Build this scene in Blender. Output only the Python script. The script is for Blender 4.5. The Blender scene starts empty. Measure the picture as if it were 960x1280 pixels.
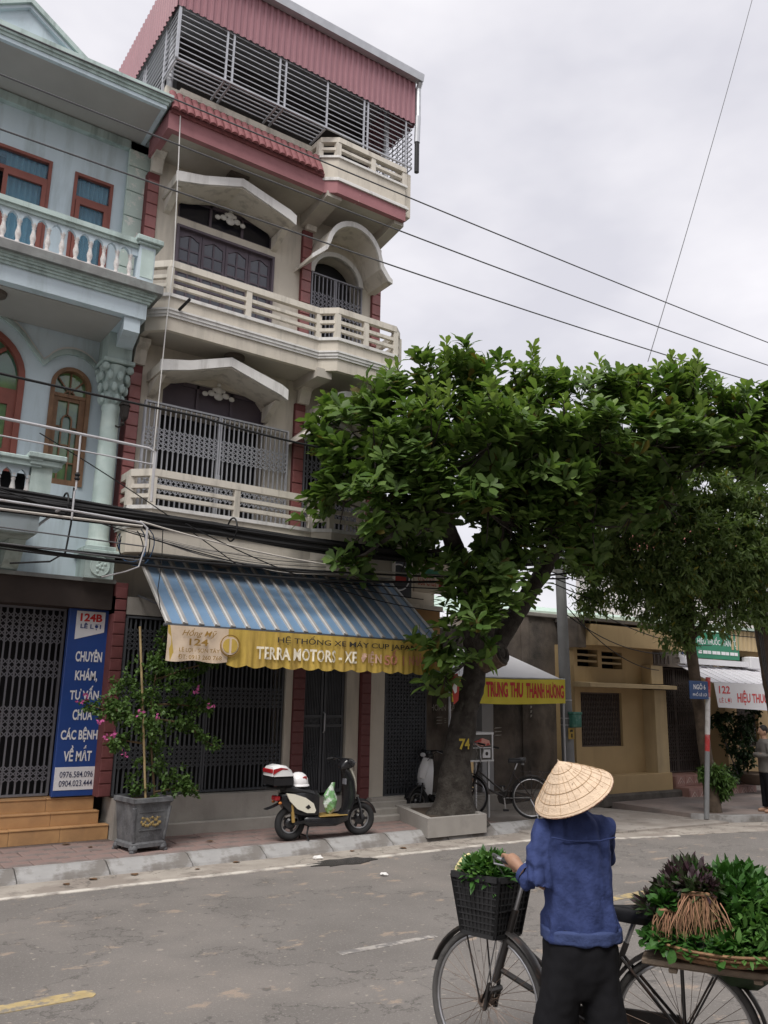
import bpy, bmesh, math, random
import numpy as np
from mathutils import Vector, Matrix, Euler, noise as mnoise
random.seed(7); RNG = np.random.default_rng(7)
SC = bpy.context.scene
COL = SC.collection
PI = math.pi
def rad(a): return math.radians(a)

# ------------------------------------------------------------------ camera
CAMH = 1.95
_F, _P, _R, _YW = 1030.0, rad(12.65), rad(1.15), rad(34.9)
cam = bpy.data.cameras.new('camera')
camo = bpy.data.objects.new('camera', cam); COL.objects.link(camo)
cam.sensor_fit = 'VERTICAL'; cam.sensor_height = 36.0; cam.lens = 36.0 * _F / 1280.0
cam.clip_start = 0.05; cam.clip_end = 2000
_fw = Vector((math.sin(_YW)*math.cos(_P), math.cos(_YW)*math.cos(_P), math.sin(_P)))
_r0 = Vector((math.cos(_YW), -math.sin(_YW), 0)); _u0 = _r0.cross(_fw)
_r = math.cos(_R)*_r0 + math.sin(_R)*_u0; _u = -math.sin(_R)*_r0 + math.cos(_R)*_u0
mw = Matrix.Identity(4)
for i in range(3):
    mw[i][0] = _r[i]; mw[i][1] = _u[i]; mw[i][2] = -_fw[i]
mw.translation = Vector((0, 0, CAMH)); camo.matrix_world = mw
SC.camera = camo
SC.render.resolution_x, SC.render.resolution_y = 768, 1024

# ------------------------------------------------------------------ sky, sun, exposure
SUN_EL, SUN_AZ = 58.0, 228.0          # azimuth measured from +Y clockwise: the light comes from behind the viewer
world = bpy.data.worlds.new('World'); SC.world = world; world.use_nodes = True
wn, wl = world.node_tree.nodes, world.node_tree.links
for n in list(wn): wn.remove(n)
w_out = wn.new('ShaderNodeOutputWorld'); w_bg = wn.new('ShaderNodeBackground')
w_sky = wn.new('ShaderNodeTexSky'); w_sky.sky_type = 'NISHITA'; w_sky.sun_disc = False
w_sky.sun_elevation = rad(SUN_EL); w_sky.sun_rotation = rad(SUN_AZ); w_sky.air_density = 1.0; w_sky.dust_density = 3.0
w_tc = wn.new('ShaderNodeTexCoord'); w_map = wn.new('ShaderNodeMapping'); w_map.inputs['Scale'].default_value = (1.6, 1.6, 3.4)
w_no = wn.new('ShaderNodeTexNoise'); w_no.inputs['Scale'].default_value = 1.5; w_no.inputs['Detail'].default_value = 5; w_no.inputs['Roughness'].default_value = .5
w_cr = wn.new('ShaderNodeValToRGB')
w_cr.color_ramp.elements[0].position = .33; w_cr.color_ramp.elements[0].color = (3.6, 3.55, 3.85, 1)
w_cr.color_ramp.elements[1].position = .68; w_cr.color_ramp.elements[1].color = (5.4, 5.25, 5.35, 1)
w_mx = wn.new('ShaderNodeMixRGB'); w_mx.inputs[0].default_value = .94
wl.new(w_tc.outputs['Generated'], w_map.inputs[0]); wl.new(w_map.outputs[0], w_no.inputs['Vector'])
wl.new(w_no.outputs['Fac'], w_cr.inputs[0])
wl.new(w_sky.outputs[0], w_mx.inputs[1]); wl.new(w_cr.outputs[0], w_mx.inputs[2])
wl.new(w_mx.outputs[0], w_bg.inputs[0]); w_bg.inputs[1].default_value = .1
wl.new(w_bg.outputs[0], w_out.inputs[0])
sun = bpy.data.lights.new('sun', 'SUN'); sun.energy = 1.5; sun.angle = rad(28); sun.color = (1.0, .965, .92)
suno = bpy.data.objects.new('sun', sun); COL.objects.link(suno); suno.location = (-8, -8, 30)
_a, _e = rad(SUN_AZ), rad(SUN_EL)
_sd = Vector((math.sin(_a)*math.cos(_e), math.cos(_a)*math.cos(_e), math.sin(_e)))
suno.rotation_euler = (-_sd).to_track_quat('-Z', 'Y').to_euler()
vs = SC.view_settings; vs.view_transform = 'Standard'; vs.look = 'None'; vs.exposure = 1.08; vs.gamma = 1.0
vs.use_curve_mapping = False
SC.render.engine = 'CYCLES'
SC.cycles.max_bounces = 6; SC.cycles.transparent_max_bounces = 8

# ------------------------------------------------------------------ materials
MATS = {}
def mat(name, col, rough=.75, var=.18, scale=6.0, bump=0.0, bscale=80.0, metal=0.0, stain=None, st_amt=.5, st_scale=1.2,
        st_stretch=(1, 1, .12), st_lo=.5, st_hi=.72, spec=.3, transl=0.0, island=0.0, col2=None, c2_scale=3, c2_lo=.45, c2_hi=.6, alpha=1.0, dead=None, speck=None, speck_scale=120):
    m = bpy.data.materials.new(name); m.use_nodes = True; MATS[name] = m
    N, L = m.node_tree.nodes, m.node_tree.links
    b = N['Principled BSDF']; out = N['Material Output']
    b.inputs['Roughness'].default_value = rough; b.inputs['Metallic'].default_value = metal
    b.inputs['Specular IOR Level'].default_value = spec
    tc = N.new('ShaderNodeTexCoord')
    def noise(sc, det=5, stretch=None, ro=.55):
        n = N.new('ShaderNodeTexNoise'); n.inputs['Scale'].default_value = sc; n.inputs['Detail'].default_value = det
        n.inputs['Roughness'].default_value = ro
        if stretch:
            mp = N.new('ShaderNodeMapping'); mp.inputs['Scale'].default_value = stretch
            L.new(tc.outputs['Object'], mp.inputs[0]); L.new(mp.outputs[0], n.inputs['Vector'])
        else: L.new(tc.outputs['Object'], n.inputs['Vector'])
        return n.outputs['Fac']
    def ramp(src, lo, hi):
        r = N.new('ShaderNodeMapRange'); r.inputs['From Min'].default_value = lo; r.inputs['From Max'].default_value = hi
        L.new(src, r.inputs['Value']); return r.outputs['Result']
    def mixc(f, a, c, mode='MIX'):
        x = N.new('ShaderNodeMixRGB'); x.blend_type = mode
        if hasattr(f, 'node'): L.new(f, x.inputs[0])
        else: x.inputs[0].default_value = f
        for i, v in ((1, a), (2, c)):
            if hasattr(v, 'node'): L.new(v, x.inputs[i])
            else: x.inputs[i].default_value = (*v, 1)
        return x.outputs[0]
    c = tuple(col)
    lo = tuple(v*(1-var) for v in col); hi = tuple(min(1, v*(1+var)) for v in col)
    o = mixc(ramp(noise(scale), .3, .7), lo, hi) if var else mixc(0, c, c)
    if col2: o = mixc(ramp(noise(c2_scale, 6), c2_lo, c2_hi), o, tuple(col2))
    if speck: o = mixc(ramp(noise(speck_scale, 2), .58, .7), o, tuple(speck))
    if island:
        g = N.new('ShaderNodeNewGeometry')
        if dead: o = mixc(ramp(g.outputs['Random Per Island'], .955, .965), o, tuple(dead))
        o = mixc(ramp(g.outputs['Random Per Island'], 0, .95), o, mixc(1, o, (1-island, 1-island*.8, 1-island), 'MULTIPLY'))
    if stain:
        f = ramp(noise(st_scale, 7, st_stretch, .65), st_lo, st_hi)
        mm = N.new('ShaderNodeMath'); mm.operation = 'MULTIPLY'; mm.inputs[1].default_value = st_amt; L.new(f, mm.inputs[0])
        o = mixc(mm.outputs[0], o, tuple(stain))
    L.new(o, b.inputs['Base Color'])
    if bump:
        bp = N.new('ShaderNodeBump'); bp.inputs['Strength'].default_value = bump; bp.inputs['Distance'].default_value = .02
        L.new(noise(bscale, 4), bp.inputs['Height']); L.new(bp.outputs[0], b.inputs['Normal'])
    if transl:
        t = N.new('ShaderNodeBsdfTranslucent'); L.new(mixc(1, o, (1.25, 1.35, .7), 'MULTIPLY'), t.inputs['Color'])
        s = N.new('ShaderNodeMixShader'); s.inputs[0].default_value = transl
        L.new(b.outputs[0], s.inputs[1]); L.new(t.outputs[0], s.inputs[2]); L.new(s.outputs[0], out.inputs['Surface'])
    if alpha < 1:
        b.inputs['Alpha'].default_value = alpha
    return m

# ------------------------------------------------------------------ mesh builder
class MB:
    def __init__(s): s.v = []; s.f = []
    def add(s, vs, fs):
        n = len(s.v); s.v += [tuple(p) for p in vs]; s.f += [tuple(i+n for i in f) for f in fs]; return s
    def box(s, x0, x1, y0, y1, z0, z1):
        return s.add([(x0,y0,z0),(x1,y0,z0),(x1,y1,z0),(x0,y1,z0),(x0,y0,z1),(x1,y0,z1),(x1,y1,z1),(x0,y1,z1)],
              [(0,3,2,1),(4,5,6,7),(0,1,5,4),(1,2,6,5),(2,3,7,6),(3,0,4,7)])
    def bev(s, x0, x1, y0, y1, z0, z1, b=.01):
        """a box with its eight corners' edges chamfered"""
        bm = bmesh.new(); bmesh.ops.create_cube(bm, size=1)
        for v in bm.verts: v.co = Vector(((x0+x1)/2+v.co.x*(x1-x0), (y0+y1)/2+v.co.y*(y1-y0), (z0+z1)/2+v.co.z*(z1-z0)))
        bmesh.ops.bevel(bm, geom=bm.edges[:], offset=b, segments=1, affect='EDGES', profile=.5)
        s.bm(bm); bm.free(); return s
    def bm(s, bm):
        bm.verts.index_update()
        return s.add([v.co[:] for v in bm.verts], [[v.index for v in f.verts] for f in bm.faces])
    def bar(s, p, q, w, h=None, up=(0,0,1)):
        h = h or w; p, q = Vector(p), Vector(q); d = (q-p).normalized(); u = Vector(up)
        if abs(d.dot(u)) > .97: u = Vector((0,1,0))
        a = d.cross(u).normalized(); c = a.cross(d).normalized()
        a *= w/2; c *= h/2
        vs = [p-a-c, p+a-c, p+a+c, p-a+c, q-a-c, q+a-c, q+a+c, q-a+c]
        return s.add(vs, [(0,1,2,3),(7,6,5,4),(0,4,5,1),(1,5,6,2),(2,6,7,3),(3,7,4,0)])
    def tube(s, pts, r, n=8, caps=True):
        pts = [Vector(p) for p in pts]; k = len(pts)
        rs = r if isinstance(r, (list, tuple)) else [r]*k
        rings = []; a = None
        for i in range(k):
            t = (pts[min(i+1,k-1)]-pts[max(i-1,0)])
            t = t.normalized() if t.length > 1e-9 else Vector((0,0,1))
            if a is None:
                ref = Vector((0,0,1)) if abs(t.z) < .9 else Vector((1,0,0)); a = t.cross(ref).normalized()
            else:
                a = (a - t*a.dot(t)).normalized()
            b = t.cross(a)
            rings.append([pts[i] + (a*math.cos(2*PI*j/n)+b*math.sin(2*PI*j/n))*rs[i] for j in range(n)])
        vs = [p for ring in rings for p in ring]; fs = []
        for i in range(k-1):
            for j in range(n):
                fs.append((i*n+j, i*n+(j+1)%n, (i+1)*n+(j+1)%n, (i+1)*n+j))
        if caps: fs.append(tuple(range(n))[::-1]); fs.append(tuple((k-1)*n+j for j in range(n)))
        return s.add(vs, fs)
    def loft(s, rings, caps=True):
        n = len(rings[0]); vs = [p for r_ in rings for p in r_]; fs = []
        for i in range(len(rings)-1):
            for j in range(n): fs.append((i*n+j, i*n+(j+1)%n, (i+1)*n+(j+1)%n, (i+1)*n+j))
        if caps: fs.append(tuple(range(n))[::-1]); fs.append(tuple((len(rings)-1)*n+j for j in range(n)))
        return s.add(vs, fs)
    def lathe(s, prof, n=20, c=(0,0,0), M_=None, caps=True):
        rings = []
        for r, z in prof:
            ring = [Vector((r*math.cos(2*PI*j/n), r*math.sin(2*PI*j/n), z)) for j in range(n)]
            if M_ is not None: ring = [M_ @ p for p in ring]
            rings.append([p+Vector(c) for p in ring])
        return s.loft(rings, caps)
    def torus(s, c, ax, R, r, n=36, m=8):
        """ring of radius R about the axis ax"""
        ax = Vector(ax).normalized(); a = ax.cross(Vector((0,0,1)))
        if a.length < .1: a = Vector((1,0,0))
        a.normalize(); b = ax.cross(a); c = Vector(c); vs = []; fs = []
        for i in range(n):
            d = a*math.cos(2*PI*i/n)+b*math.sin(2*PI*i/n)
            for j in range(m):
                vs.append(c+d*(R+r*math.cos(2*PI*j/m))+ax*r*math.sin(2*PI*j/m))
        for i in range(n):
            for j in range(m):
                fs.append((i*m+j, ((i+1)%n)*m+j, ((i+1)%n)*m+(j+1)%m, i*m+(j+1)%m))
        return s.add(vs, fs)
    def ball(s, c, rx, ry=None, rz=None, n=12, m=8):
        ry = ry or rx; rz = rz or rx; pr = []
        for i in range(m+1):
            t = -PI/2+PI*i/m; pr.append((max(.001, math.cos(t)), math.sin(t)))
        return s.lathe(pr, n, c, Matrix.Diagonal((rx, ry, rz)))
    def prism(s, poly, fn, d0, d1):
        """poly: 2-d outline; fn(u, v, d) gives the point"""
        n = len(poly); vs = [fn(u, v, d0) for u, v in poly]+[fn(u, v, d1) for u, v in poly]
        fs = [tuple(range(n)), tuple(range(2*n-1, n-1, -1))]+[(i, i+n, (i+1)%n+n, (i+1)%n) for i in range(n)]
        return s.add(vs, fs)
    def strip(s, poly, z0, z1, o0, o1, closed=False):
        """band along an xy polyline between the offsets o0 (inner) and o1 (outer, to the right of travel)"""
        def off(d):
            out = []; k = len(poly)
            for i in range(k):
                p = Vector(poly[i])
                n1 = n2 = None
                if i > 0 or closed: e = (p-Vector(poly[i-1])).normalized(); n1 = Vector((e.y, -e.x))
                if i < k-1 or closed: e = (Vector(poly[(i+1)%k])-p).normalized(); n2 = Vector((e.y, -e.x))
                n1 = n1 or n2; n2 = n2 or n1
                m_ = (n1+n2); m_ = m_/max(.3, m_.dot(n1)); out.append(p+m_*d)
            return out
        A, B = off(o0), off(o1); k = len(poly)
        rings = [[(A[i].x,A[i].y,z0),(B[i].x,B[i].y,z0),(B[i].x,B[i].y,z1),(A[i].x,A[i].y,z1)] for i in range(k)]
        if closed:
            vs = [p for r_ in rings for p in r_]
            return s.add(vs, [(i*4+j, i*4+(j+1)%4, ((i+1)%k)*4+(j+1)%4, ((i+1)%k)*4+j) for i in range(k) for j in range(4)])
        return s.loft(rings)
    def xf(s, M_, start=0):
        for i in range(start, len(s.v)): s.v[i] = tuple(M_ @ Vector(s.v[i]))
        return s

def mesh_of(mb, name, m, smooth=False):
    me = bpy.data.meshes.new(name); me.from_pydata(mb.v, [], mb.f); 
    bm = bmesh.new(); bm.from_mesh(me); bmesh.ops.recalc_face_normals(bm, faces=bm.faces[:]); bm.to_mesh(me); bm.free()
    me.materials.append(m if not isinstance(m, str) else MATS[m])
    if smooth:
        me.polygons.foreach_set('use_smooth', [True]*len(me.polygons))
        try: me.set_sharp_from_angle(angle=rad(smooth if not isinstance(smooth, bool) else 40))
        except Exception: pass
    me.update(); return me
def origin(o):
    p = Vector((0,0,0))
    while o is not None: p = p+Vector(o.location); o = o.parent
    return p
def part(name, mb, m, parent=None, smooth=False, label=None, kind=None, local=False):
    """link the builder's shape as one mesh object; world coordinates unless local"""
    if parent is not None and not local:
        q = origin(parent)
        if q.length > 0: mb.v = [(x-q.x, y-q.y, z-q.z) for x, y, z in mb.v]
    o = bpy.data.objects.new(name, mesh_of(mb, name, m, smooth)); COL.objects.link(o)
    if parent is not None: o.parent = parent
    if label: o['label'] = label
    if kind: o['kind'] = kind
    return o
def tag(o, label, cat, group=None, kind=None):
    o['label'] = label; o['category'] = cat
    if group: o['group'] = group
    if kind: o['kind'] = kind
    return o
def thing(name, label, cat, loc=(0,0,0), group=None, rz=0):
    o = bpy.data.objects.new(name, None); COL.objects.link(o); o.empty_display_size = .2
    o.location = loc; o.rotation_euler = (0, 0, rz); return tag(o, label, cat, group)
def struct(name, mb, m, smooth=False):
    o = part(name, mb, m, None, smooth); o['kind'] = 'structure'; return o
def twin(o, parent, loc=None, rot=None, scale=None, label=None):
    c = o.copy(); COL.objects.link(c); c.parent = parent
    if loc is not None: c.location = loc
    if rot is not None: c.rotation_euler = rot
    if scale is not None: c.scale = scale
    if label: c['label'] = label
    return c
def copy_tree(o, parent=None):
    kids = list(o.children); c = o.copy(); COL.objects.link(c); c.parent = parent
    for k in kids: copy_tree(k, c)
    return c

def wall_mesh(x0, x1, z0, z1, y, t, holes=()):
    """a wall sheet facing -Y with openings (lists of (x, z) outlines), t thick"""
    bm = bmesh.new()
    def loop(pts):
        vs = [bm.verts.new((px, y, pz)) for px, pz in pts]
        for i in range(len(vs)): bm.edges.new((vs[i], vs[(i+1)%len(vs)]))
    loop([(x0,z0),(x1,z0),(x1,z1),(x0,z1)])
    for h in holes: loop(h)
    bmesh.ops.triangle_fill(bm, use_beauty=True, use_dissolve=False, edges=bm.edges[:])
    r = bmesh.ops.extrude_face_region(bm, geom=bm.faces[:])
    for v in [e for e in r['geom'] if isinstance(e, bmesh.types.BMVert)]: v.co.y += t
    bmesh.ops.recalc_face_normals(bm, faces=bm.faces[:])
    mb = MB(); mb.bm(bm); bm.free(); return mb
def arch(xa, xb, zb, zs, rise=None, n=14):
    """outline of an opening with a round head: sides xa..xb, bottom zb, spring zs"""
    c = (xa+xb)/2; w = (xb-xa)/2; rise = rise or w
    return [(xa, zb), (xb, zb)]+[(c+w*math.cos(PI*i/n), zs+rise*math.sin(PI*i/n)) for i in range(n+1)]
def frame_mb(x0, x1, z0, z1, y0, y1, t, b=None):
    b = b or t; O = [(x0,z0),(x1,z0),(x1,z1),(x0,z1)]; I = [(x0+t,z0+b),(x1-t,z0+b),(x1-t,z1-t),(x0+t,z1-t)]; vs = []; fs = []
    for (a,c),(d,e) in zip(O, I): vs += [(a,y0,c),(d,y0,e),(d,y1,e),(a,y1,c)]
    for i in range(4):
        for j in range(4): fs.append((i*4+j, i*4+(j+1)%4, ((i+1)%4)*4+(j+1)%4, ((i+1)%4)*4+j))
    return MB().add(vs, fs)
def rect(x0, x1, z0, z1): return [(x0,z0),(x1,z0),(x1,z1),(x0,z1)]

# ------------------------------------------------------------------ lettering
def text_mb(s, w, h, fn, d=.003, bold=.0, shear=0, squeeze=True):
    """s set into a box w x h; fn(u, v, depth) maps it into the place; returns a builder"""
    cu = bpy.data.curves.new('lettering', 'FONT'); cu.body = s; cu.size = 1; cu.offset = bold; cu.shear = shear
    cu.resolution_u = 3
    o = bpy.data.objects.new('lettering', cu); COL.objects.link(o)
    dg = bpy.context.evaluated_depsgraph_get(); me = bpy.data.meshes.new_from_object(o.evaluated_get(dg))
    n = len(me.vertices); co = np.zeros(n*3, 'f'); me.vertices.foreach_get('co', co); co = co.reshape(-1, 3)
    fs = [tuple(p.vertices) for p in me.polygons]
    bpy.data.objects.remove(o); bpy.data.curves.remove(cu); bpy.data.meshes.remove(me)
    lo, hi = co.min(0), co.max(0); sx = w/(hi[0]-lo[0]); sy = h/(hi[1]-lo[1])
    if not squeeze: sx = min(sx, sy*1.15)
    mb = MB(); W = (hi[0]-lo[0])*sx
    vs = [fn((p[0]-lo[0])*sx+(w-W)/2, (p[1]-lo[1])*sy, d) for p in co]
    return mb.add(vs, fs)
def wall_text(s, x, z, w, h, y, m, parent, bold=.0, shear=0, name='lettering', wave=None):
    """lettering whose lower corner is (x, z) on a face at y looking towards -Y"""
    fn = (lambda u, v, d: (x+u, y-d+(wave(x+u, z+v) if wave else 0), z+v))
    mb = text_mb(s, w, h, fn, .004, bold, shear)
    return part(name, mb, m, parent)
# ------------------------------------------------------------------ materials in use
mat('asphalt', (.20,.185,.172), .88, .14, 1.1, .5, 160, col2=(.25,.225,.205), c2_scale=.55, c2_lo=.5, c2_hi=.74, speck=(.28,.26,.245), speck_scale=55, spec=.2,
    stain=(.38,.30,.235), st_amt=.75, st_scale=2.6, st_stretch=(.8,1.3,1), st_lo=.60, st_hi=.65)
mat('gutter_concrete', (.36,.325,.285), .9, .16, 2.2, .3, 90, col2=(.27,.235,.205), c2_scale=2, stain=(.13,.115,.10), st_amt=.7, st_scale=3, st_stretch=(1,1,1), st_lo=.56, st_hi=.7)
mat('apron_concrete', (.33,.30,.27), .9, .16, 1.2, .3, 90, col2=(.25,.22,.195), c2_scale=1.1, stain=(.15,.13,.115), st_amt=.6, st_scale=1.6, st_stretch=(1,1,1), st_lo=.54, st_hi=.7)
mat('white_line', (.62,.58,.52), .8, .15, 5, stain=(.25,.22,.2), st_amt=.85, st_scale=4, st_stretch=(1,1,1), st_lo=.44, st_hi=.6)
mat('yellow_line', (.42,.325,.165), .85, .2, 9, stain=(.2,.185,.17), st_amt=.9, st_scale=11, st_stretch=(1,1,1), st_lo=.48, st_hi=.6)
mat('paving_bed', (.13,.10,.09), .95, .2, 5)
mat('paver', (.255,.18,.162), .85, .16, 3.2, .25, 120, col2=(.21,.17,.158), c2_scale=2.2, stain=(.11,.095,.088), st_amt=.6, st_scale=2.0, st_stretch=(1,1,1), st_lo=.5, st_hi=.7)
mat('far_paving', (.25,.205,.185), .88, .14, 2.5, .25, 90, col2=(.2,.175,.165), c2_scale=1.4, stain=(.13,.115,.105), st_amt=.6, st_scale=1.5, st_stretch=(1,1,1), st_lo=.5, st_hi=.68)
mat('worn_line', (.40,.37,.34), .85, .15, 5, stain=(.185,.175,.168), st_amt=1.0, st_scale=7, st_stretch=(1,1,1), st_lo=.45, st_hi=.55)
mat('kerb_stone', (.34,.335,.33), .85, .14, 3, .25, 90, col2=(.25,.24,.235), c2_scale=2.4, stain=(.15,.135,.12), st_amt=.75, st_scale=4, st_stretch=(1,1,1), st_lo=.46, st_hi=.6)
mat('far_ground', (.24,.22,.2), .95, .1, .3)
mat('dirt', (.08,.06,.045), .95, .3, 10, .5, 40)
mat('dead_leaf', (.13,.075,.04), .8, .3, 8)
mat('litter_white', (.75,.74,.72), .7, .05)
mat('wet_asphalt', (.05,.047,.045), .25, .1, 4, spec=.5)

def add_cracks(m, dark, sc, wd, amt):
    N, L = m.node_tree.nodes, m.node_tree.links; b = N['Principled BSDF']; src = b.inputs['Base Color'].links[0].from_socket
    tc = N.new('ShaderNodeTexCoord'); no = N.new('ShaderNodeTexNoise'); no.inputs['Scale'].default_value = sc; no.inputs['Detail'].default_value = 8; no.inputs['Roughness'].default_value = .62
    L.new(tc.outputs['Object'], no.inputs['Vector'])
    a = N.new('ShaderNodeMath'); a.operation = 'SUBTRACT'; a.inputs[1].default_value = .5; L.new(no.outputs['Fac'], a.inputs[0])
    c = N.new('ShaderNodeMath'); c.operation = 'ABSOLUTE'; L.new(a.outputs[0], c.inputs[0])
    r = N.new('ShaderNodeMapRange'); r.inputs['From Min'].default_value = 0; r.inputs['From Max'].default_value = wd; r.inputs['To Min'].default_value = amt; r.inputs['To Max'].default_value = 0; L.new(c.outputs[0], r.inputs['Value'])
    x = N.new('ShaderNodeMixRGB'); L.new(r.outputs[0], x.inputs[0]); L.new(src, x.inputs[1]); x.inputs[2].default_value = (*dark, 1); L.new(x.outputs[0], b.inputs['Base Color'])
def add_flecks(m, col, sc, lo, hi, amt):
    N, L = m.node_tree.nodes, m.node_tree.links; b = N['Principled BSDF']; src = b.inputs['Base Color'].links[0].from_socket
    tc = N.new('ShaderNodeTexCoord'); no = N.new('ShaderNodeTexNoise'); no.inputs['Scale'].default_value = sc; no.inputs['Detail'].default_value = 3; L.new(tc.outputs['Object'], no.inputs['Vector'])
    r = N.new('ShaderNodeMapRange'); r.inputs['From Min'].default_value = lo; r.inputs['From Max'].default_value = hi; r.inputs['To Max'].default_value = amt; L.new(no.outputs['Fac'], r.inputs['Value'])
    x = N.new('ShaderNodeMixRGB'); L.new(r.outputs[0], x.inputs[0]); L.new(src, x.inputs[1]); x.inputs[2].default_value = (*col, 1); L.new(x.outputs[0], b.inputs['Base Color'])
add_cracks(MATS['asphalt'], (.07,.065,.06), .55, .006, .6); add_flecks(MATS['asphalt'], (.36,.32,.28), 15, .66, .70, .8); add_flecks(MATS['asphalt'], (.10,.095,.09), 7, .66, .72, .7); add_flecks(MATS['asphalt'], (.11,.105,.10), 190, .55, .68, .7)
add_cracks(MATS['gutter_concrete'], (.10,.09,.08), .8, .008, .8); add_flecks(MATS['gutter_concrete'], (.10,.085,.07), 22, .67, .71, .8); add_cracks(MATS['apron_concrete'], (.12,.11,.10), .5, .006, .7)
# ------------------------------------------------------------------ ground, road, pavement
struct('ground', MB().box(-350, 350, -350, 350, -.5, -.02), 'far_ground')
struct('road', MB().box(-120, 160, -9, 9.05, -.019, 0), 'asphalt')
# concrete gutter along the kerb and the mouth of the lane
struct('gutter_strip', MB().prism([(-30,8.93),(7.4,9.02),(9.0,8.98),(10.3,8.46),(13.6,7.62),(40,7.1),(40,9.2),(9.4,9.75),(-30,9.75)], lambda u, v, d: (u, v, d), -.01, .004), 'gutter_concrete')
struct('lane_apron', MB().prism([(9.25,9.35),(10.6,8.75),(13.1,8.55),(13.1,9.3),(12.55,10.95),(12.6,30),(11.2,30),(11.2,11.95),(9.25,11.95)], lambda u, v, d: (u, v, d), -.01, .03), 'apron_concrete')
# painted edge line and centre dashes
struct('edge_line', MB().prism([(-30,8.84),(7.4,8.93),(9.0,8.90),(10.25,8.38),(11.2,8.13),(11.24,8.21),(10.28,8.47),(9.0,9.0),(7.4,9.03),(-30,8.94)], lambda u, v, d: (u, v, d), -.005, .008), 'white_line')
for xa, xb in ((-1.6,1.93), (6.55,8.7), (10.6,13)):
    struct('centre_line_mark', MB().prism([(xa,5.94),(xb-.03,5.93),(xb,5.97),(xb,6.05),(xb-.06,6.08),(xa,6.07)], lambda u, v, d: (u, v, d), -.005, .005), 'yellow_line')
struct('worn_line', MB().prism([(3.77,5.84),(4.72,5.85),(4.72,5.92),(3.77,5.93)], lambda u, v, d: (u, v, d), -.005, .004), 'worn_line')
# pavement before the houses
side = struct('pavement', MB().box(-12, 9.25, 9.8, 12.1, -.01, .1), 'paving_bed')
tile = None; tw = .30
for i in range(27):
    for j in range(5):
        x = 1.2+i*tw+(.15 if j % 2 else 0)+tw/2; y = 9.835+j*tw*.95+.14
        if x+.15 > 9.22 or (x-.15 < 3.7 and y > 11.1 ): continue
        if tile is None: tile = part('paver', MB().bev(-.146,.146,-.138,.138,-.02,.02,.006), 'paver', side); o = tile
        else: o = twin(tile, side)
        o.location = (x, y, .1+random.uniform(-.004,.004)); o.rotation_euler = (random.uniform(-.012,.012), random.uniform(-.012,.012), random.uniform(-.008,.008))
kerb = struct('kerb', MB().box(-12, 9.2, 9.70, 9.80, -.01, .02), 'paving_bed')
ks = None
for i in range(12):
    x = -1.62+i*.95
    if ks is None:
        ks = part('kerb_stone', MB().prism([(-.15,-.01),(-.12,.035),(.06,.118),(.14,.122),(.14,-.01)], lambda u, v, d: (d, u, v), -.468, .468), 'kerb_stone', kerb); o = ks
    else: o = twin(ks, kerb)
    o.location = (x+.47, 9.68+random.uniform(-.01,.01), random.uniform(-.006,.006)); o.rotation_euler = (random.uniform(-.01,.01), 0, random.uniform(-.012,.012))
# the pavement beyond the lane
side2 = struct('far_pavement', MB().prism([(12.95,9.05),(13.35,8.72),(14.2,8.42),(40,7.9),(40,12),(12.95,11.6)], lambda u, v, d: (u, v, d), -.01, .1), 'far_paving')
kerb2 = struct('far_kerb', MB().prism([(12.85,9.1),(13.25,8.60),(14.15,8.27),(40,7.75),(40,7.9),(14.2,8.42),(13.35,8.72),(12.95,9.15)], lambda u, v, d: (u, v, d), -.01, .11), 'kerb_stone')

# small litter
def leaf_litter(x, y, z, a, s=.09):
    mb = MB(); pts = []
    for t in range(9): pts.append((s*(t/8-.5), .35*s*math.sin(PI*t/8)))
    top = [(u, v, .004+.02*s*10*abs(v/s)) for u, v in pts]; bot = [(u, -v, .004+.02*s*10*abs(v/s)) for u, v in pts]
    mb.add(top+bot, [(i, i+1, 9+i+1, 9+i) for i in range(8)])
    M_ = Matrix.Translation((x, y, z)) @ Matrix.Rotation(a, 4, 'Z'); mb.xf(M_)
    return mb
from_px = [(2.6,9.3),(2.9,9.4),(3.35,9.42),(4.05,9.35),(4.6,9.5),(5.6,9.3),(6.2,9.45),(6.9,9.3),(3.0,10.9),(3.2,10.6),(4.6,10.3)]
for i, (x, y) in enumerate(from_px):
    o = part('fallen_leaf', leaf_litter(x, y, .006 if y < 9.6 else .125, random.uniform(0, 6), random.uniform(.07,.13)), 'dead_leaf')
    tag(o, 'small dry brown leaf lying in the gutter' if y < 9.6 else 'small dry brown leaf lying on the pavers', 'leaf', 'dry leaves along the kerb' if y < 9.6 else 'dry leaves on the pavers')
def scrap(x, y, s):
    bm = bmesh.new(); bmesh.ops.create_icosphere(bm, subdivisions=2, radius=s)
    for v in bm.verts: v.co *= 1+.5*mnoise.noise(v.co*30); v.co.z *= .4
    mb = MB(); mb.bm(bm); bm.free(); return mb.xf(Matrix.Translation((x, y, .004+s*.35)))
tag(part('paper_scrap', scrap(5.72, 8.05, .045), 'litter_white'), 'crumpled white paper scrap on the open asphalt', 'litter')
tag(part('paper_scrap', scrap(5.55, 9.22, .06), 'litter_white'), 'crumpled white paper scrap in the gutter behind the puddle', 'litter')
pud = [(5.75+.42*math.cos(t*PI/10)*(1+.25*math.sin(3*t)), 8.92+.17*math.sin(t*PI/10)*(1+.2*math.cos(2*t))) for t in range(20)]
struct('puddle', MB().prism(pud, lambda u, v, d: (u, v, d), -.005, .011), 'wet_asphalt')
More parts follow.
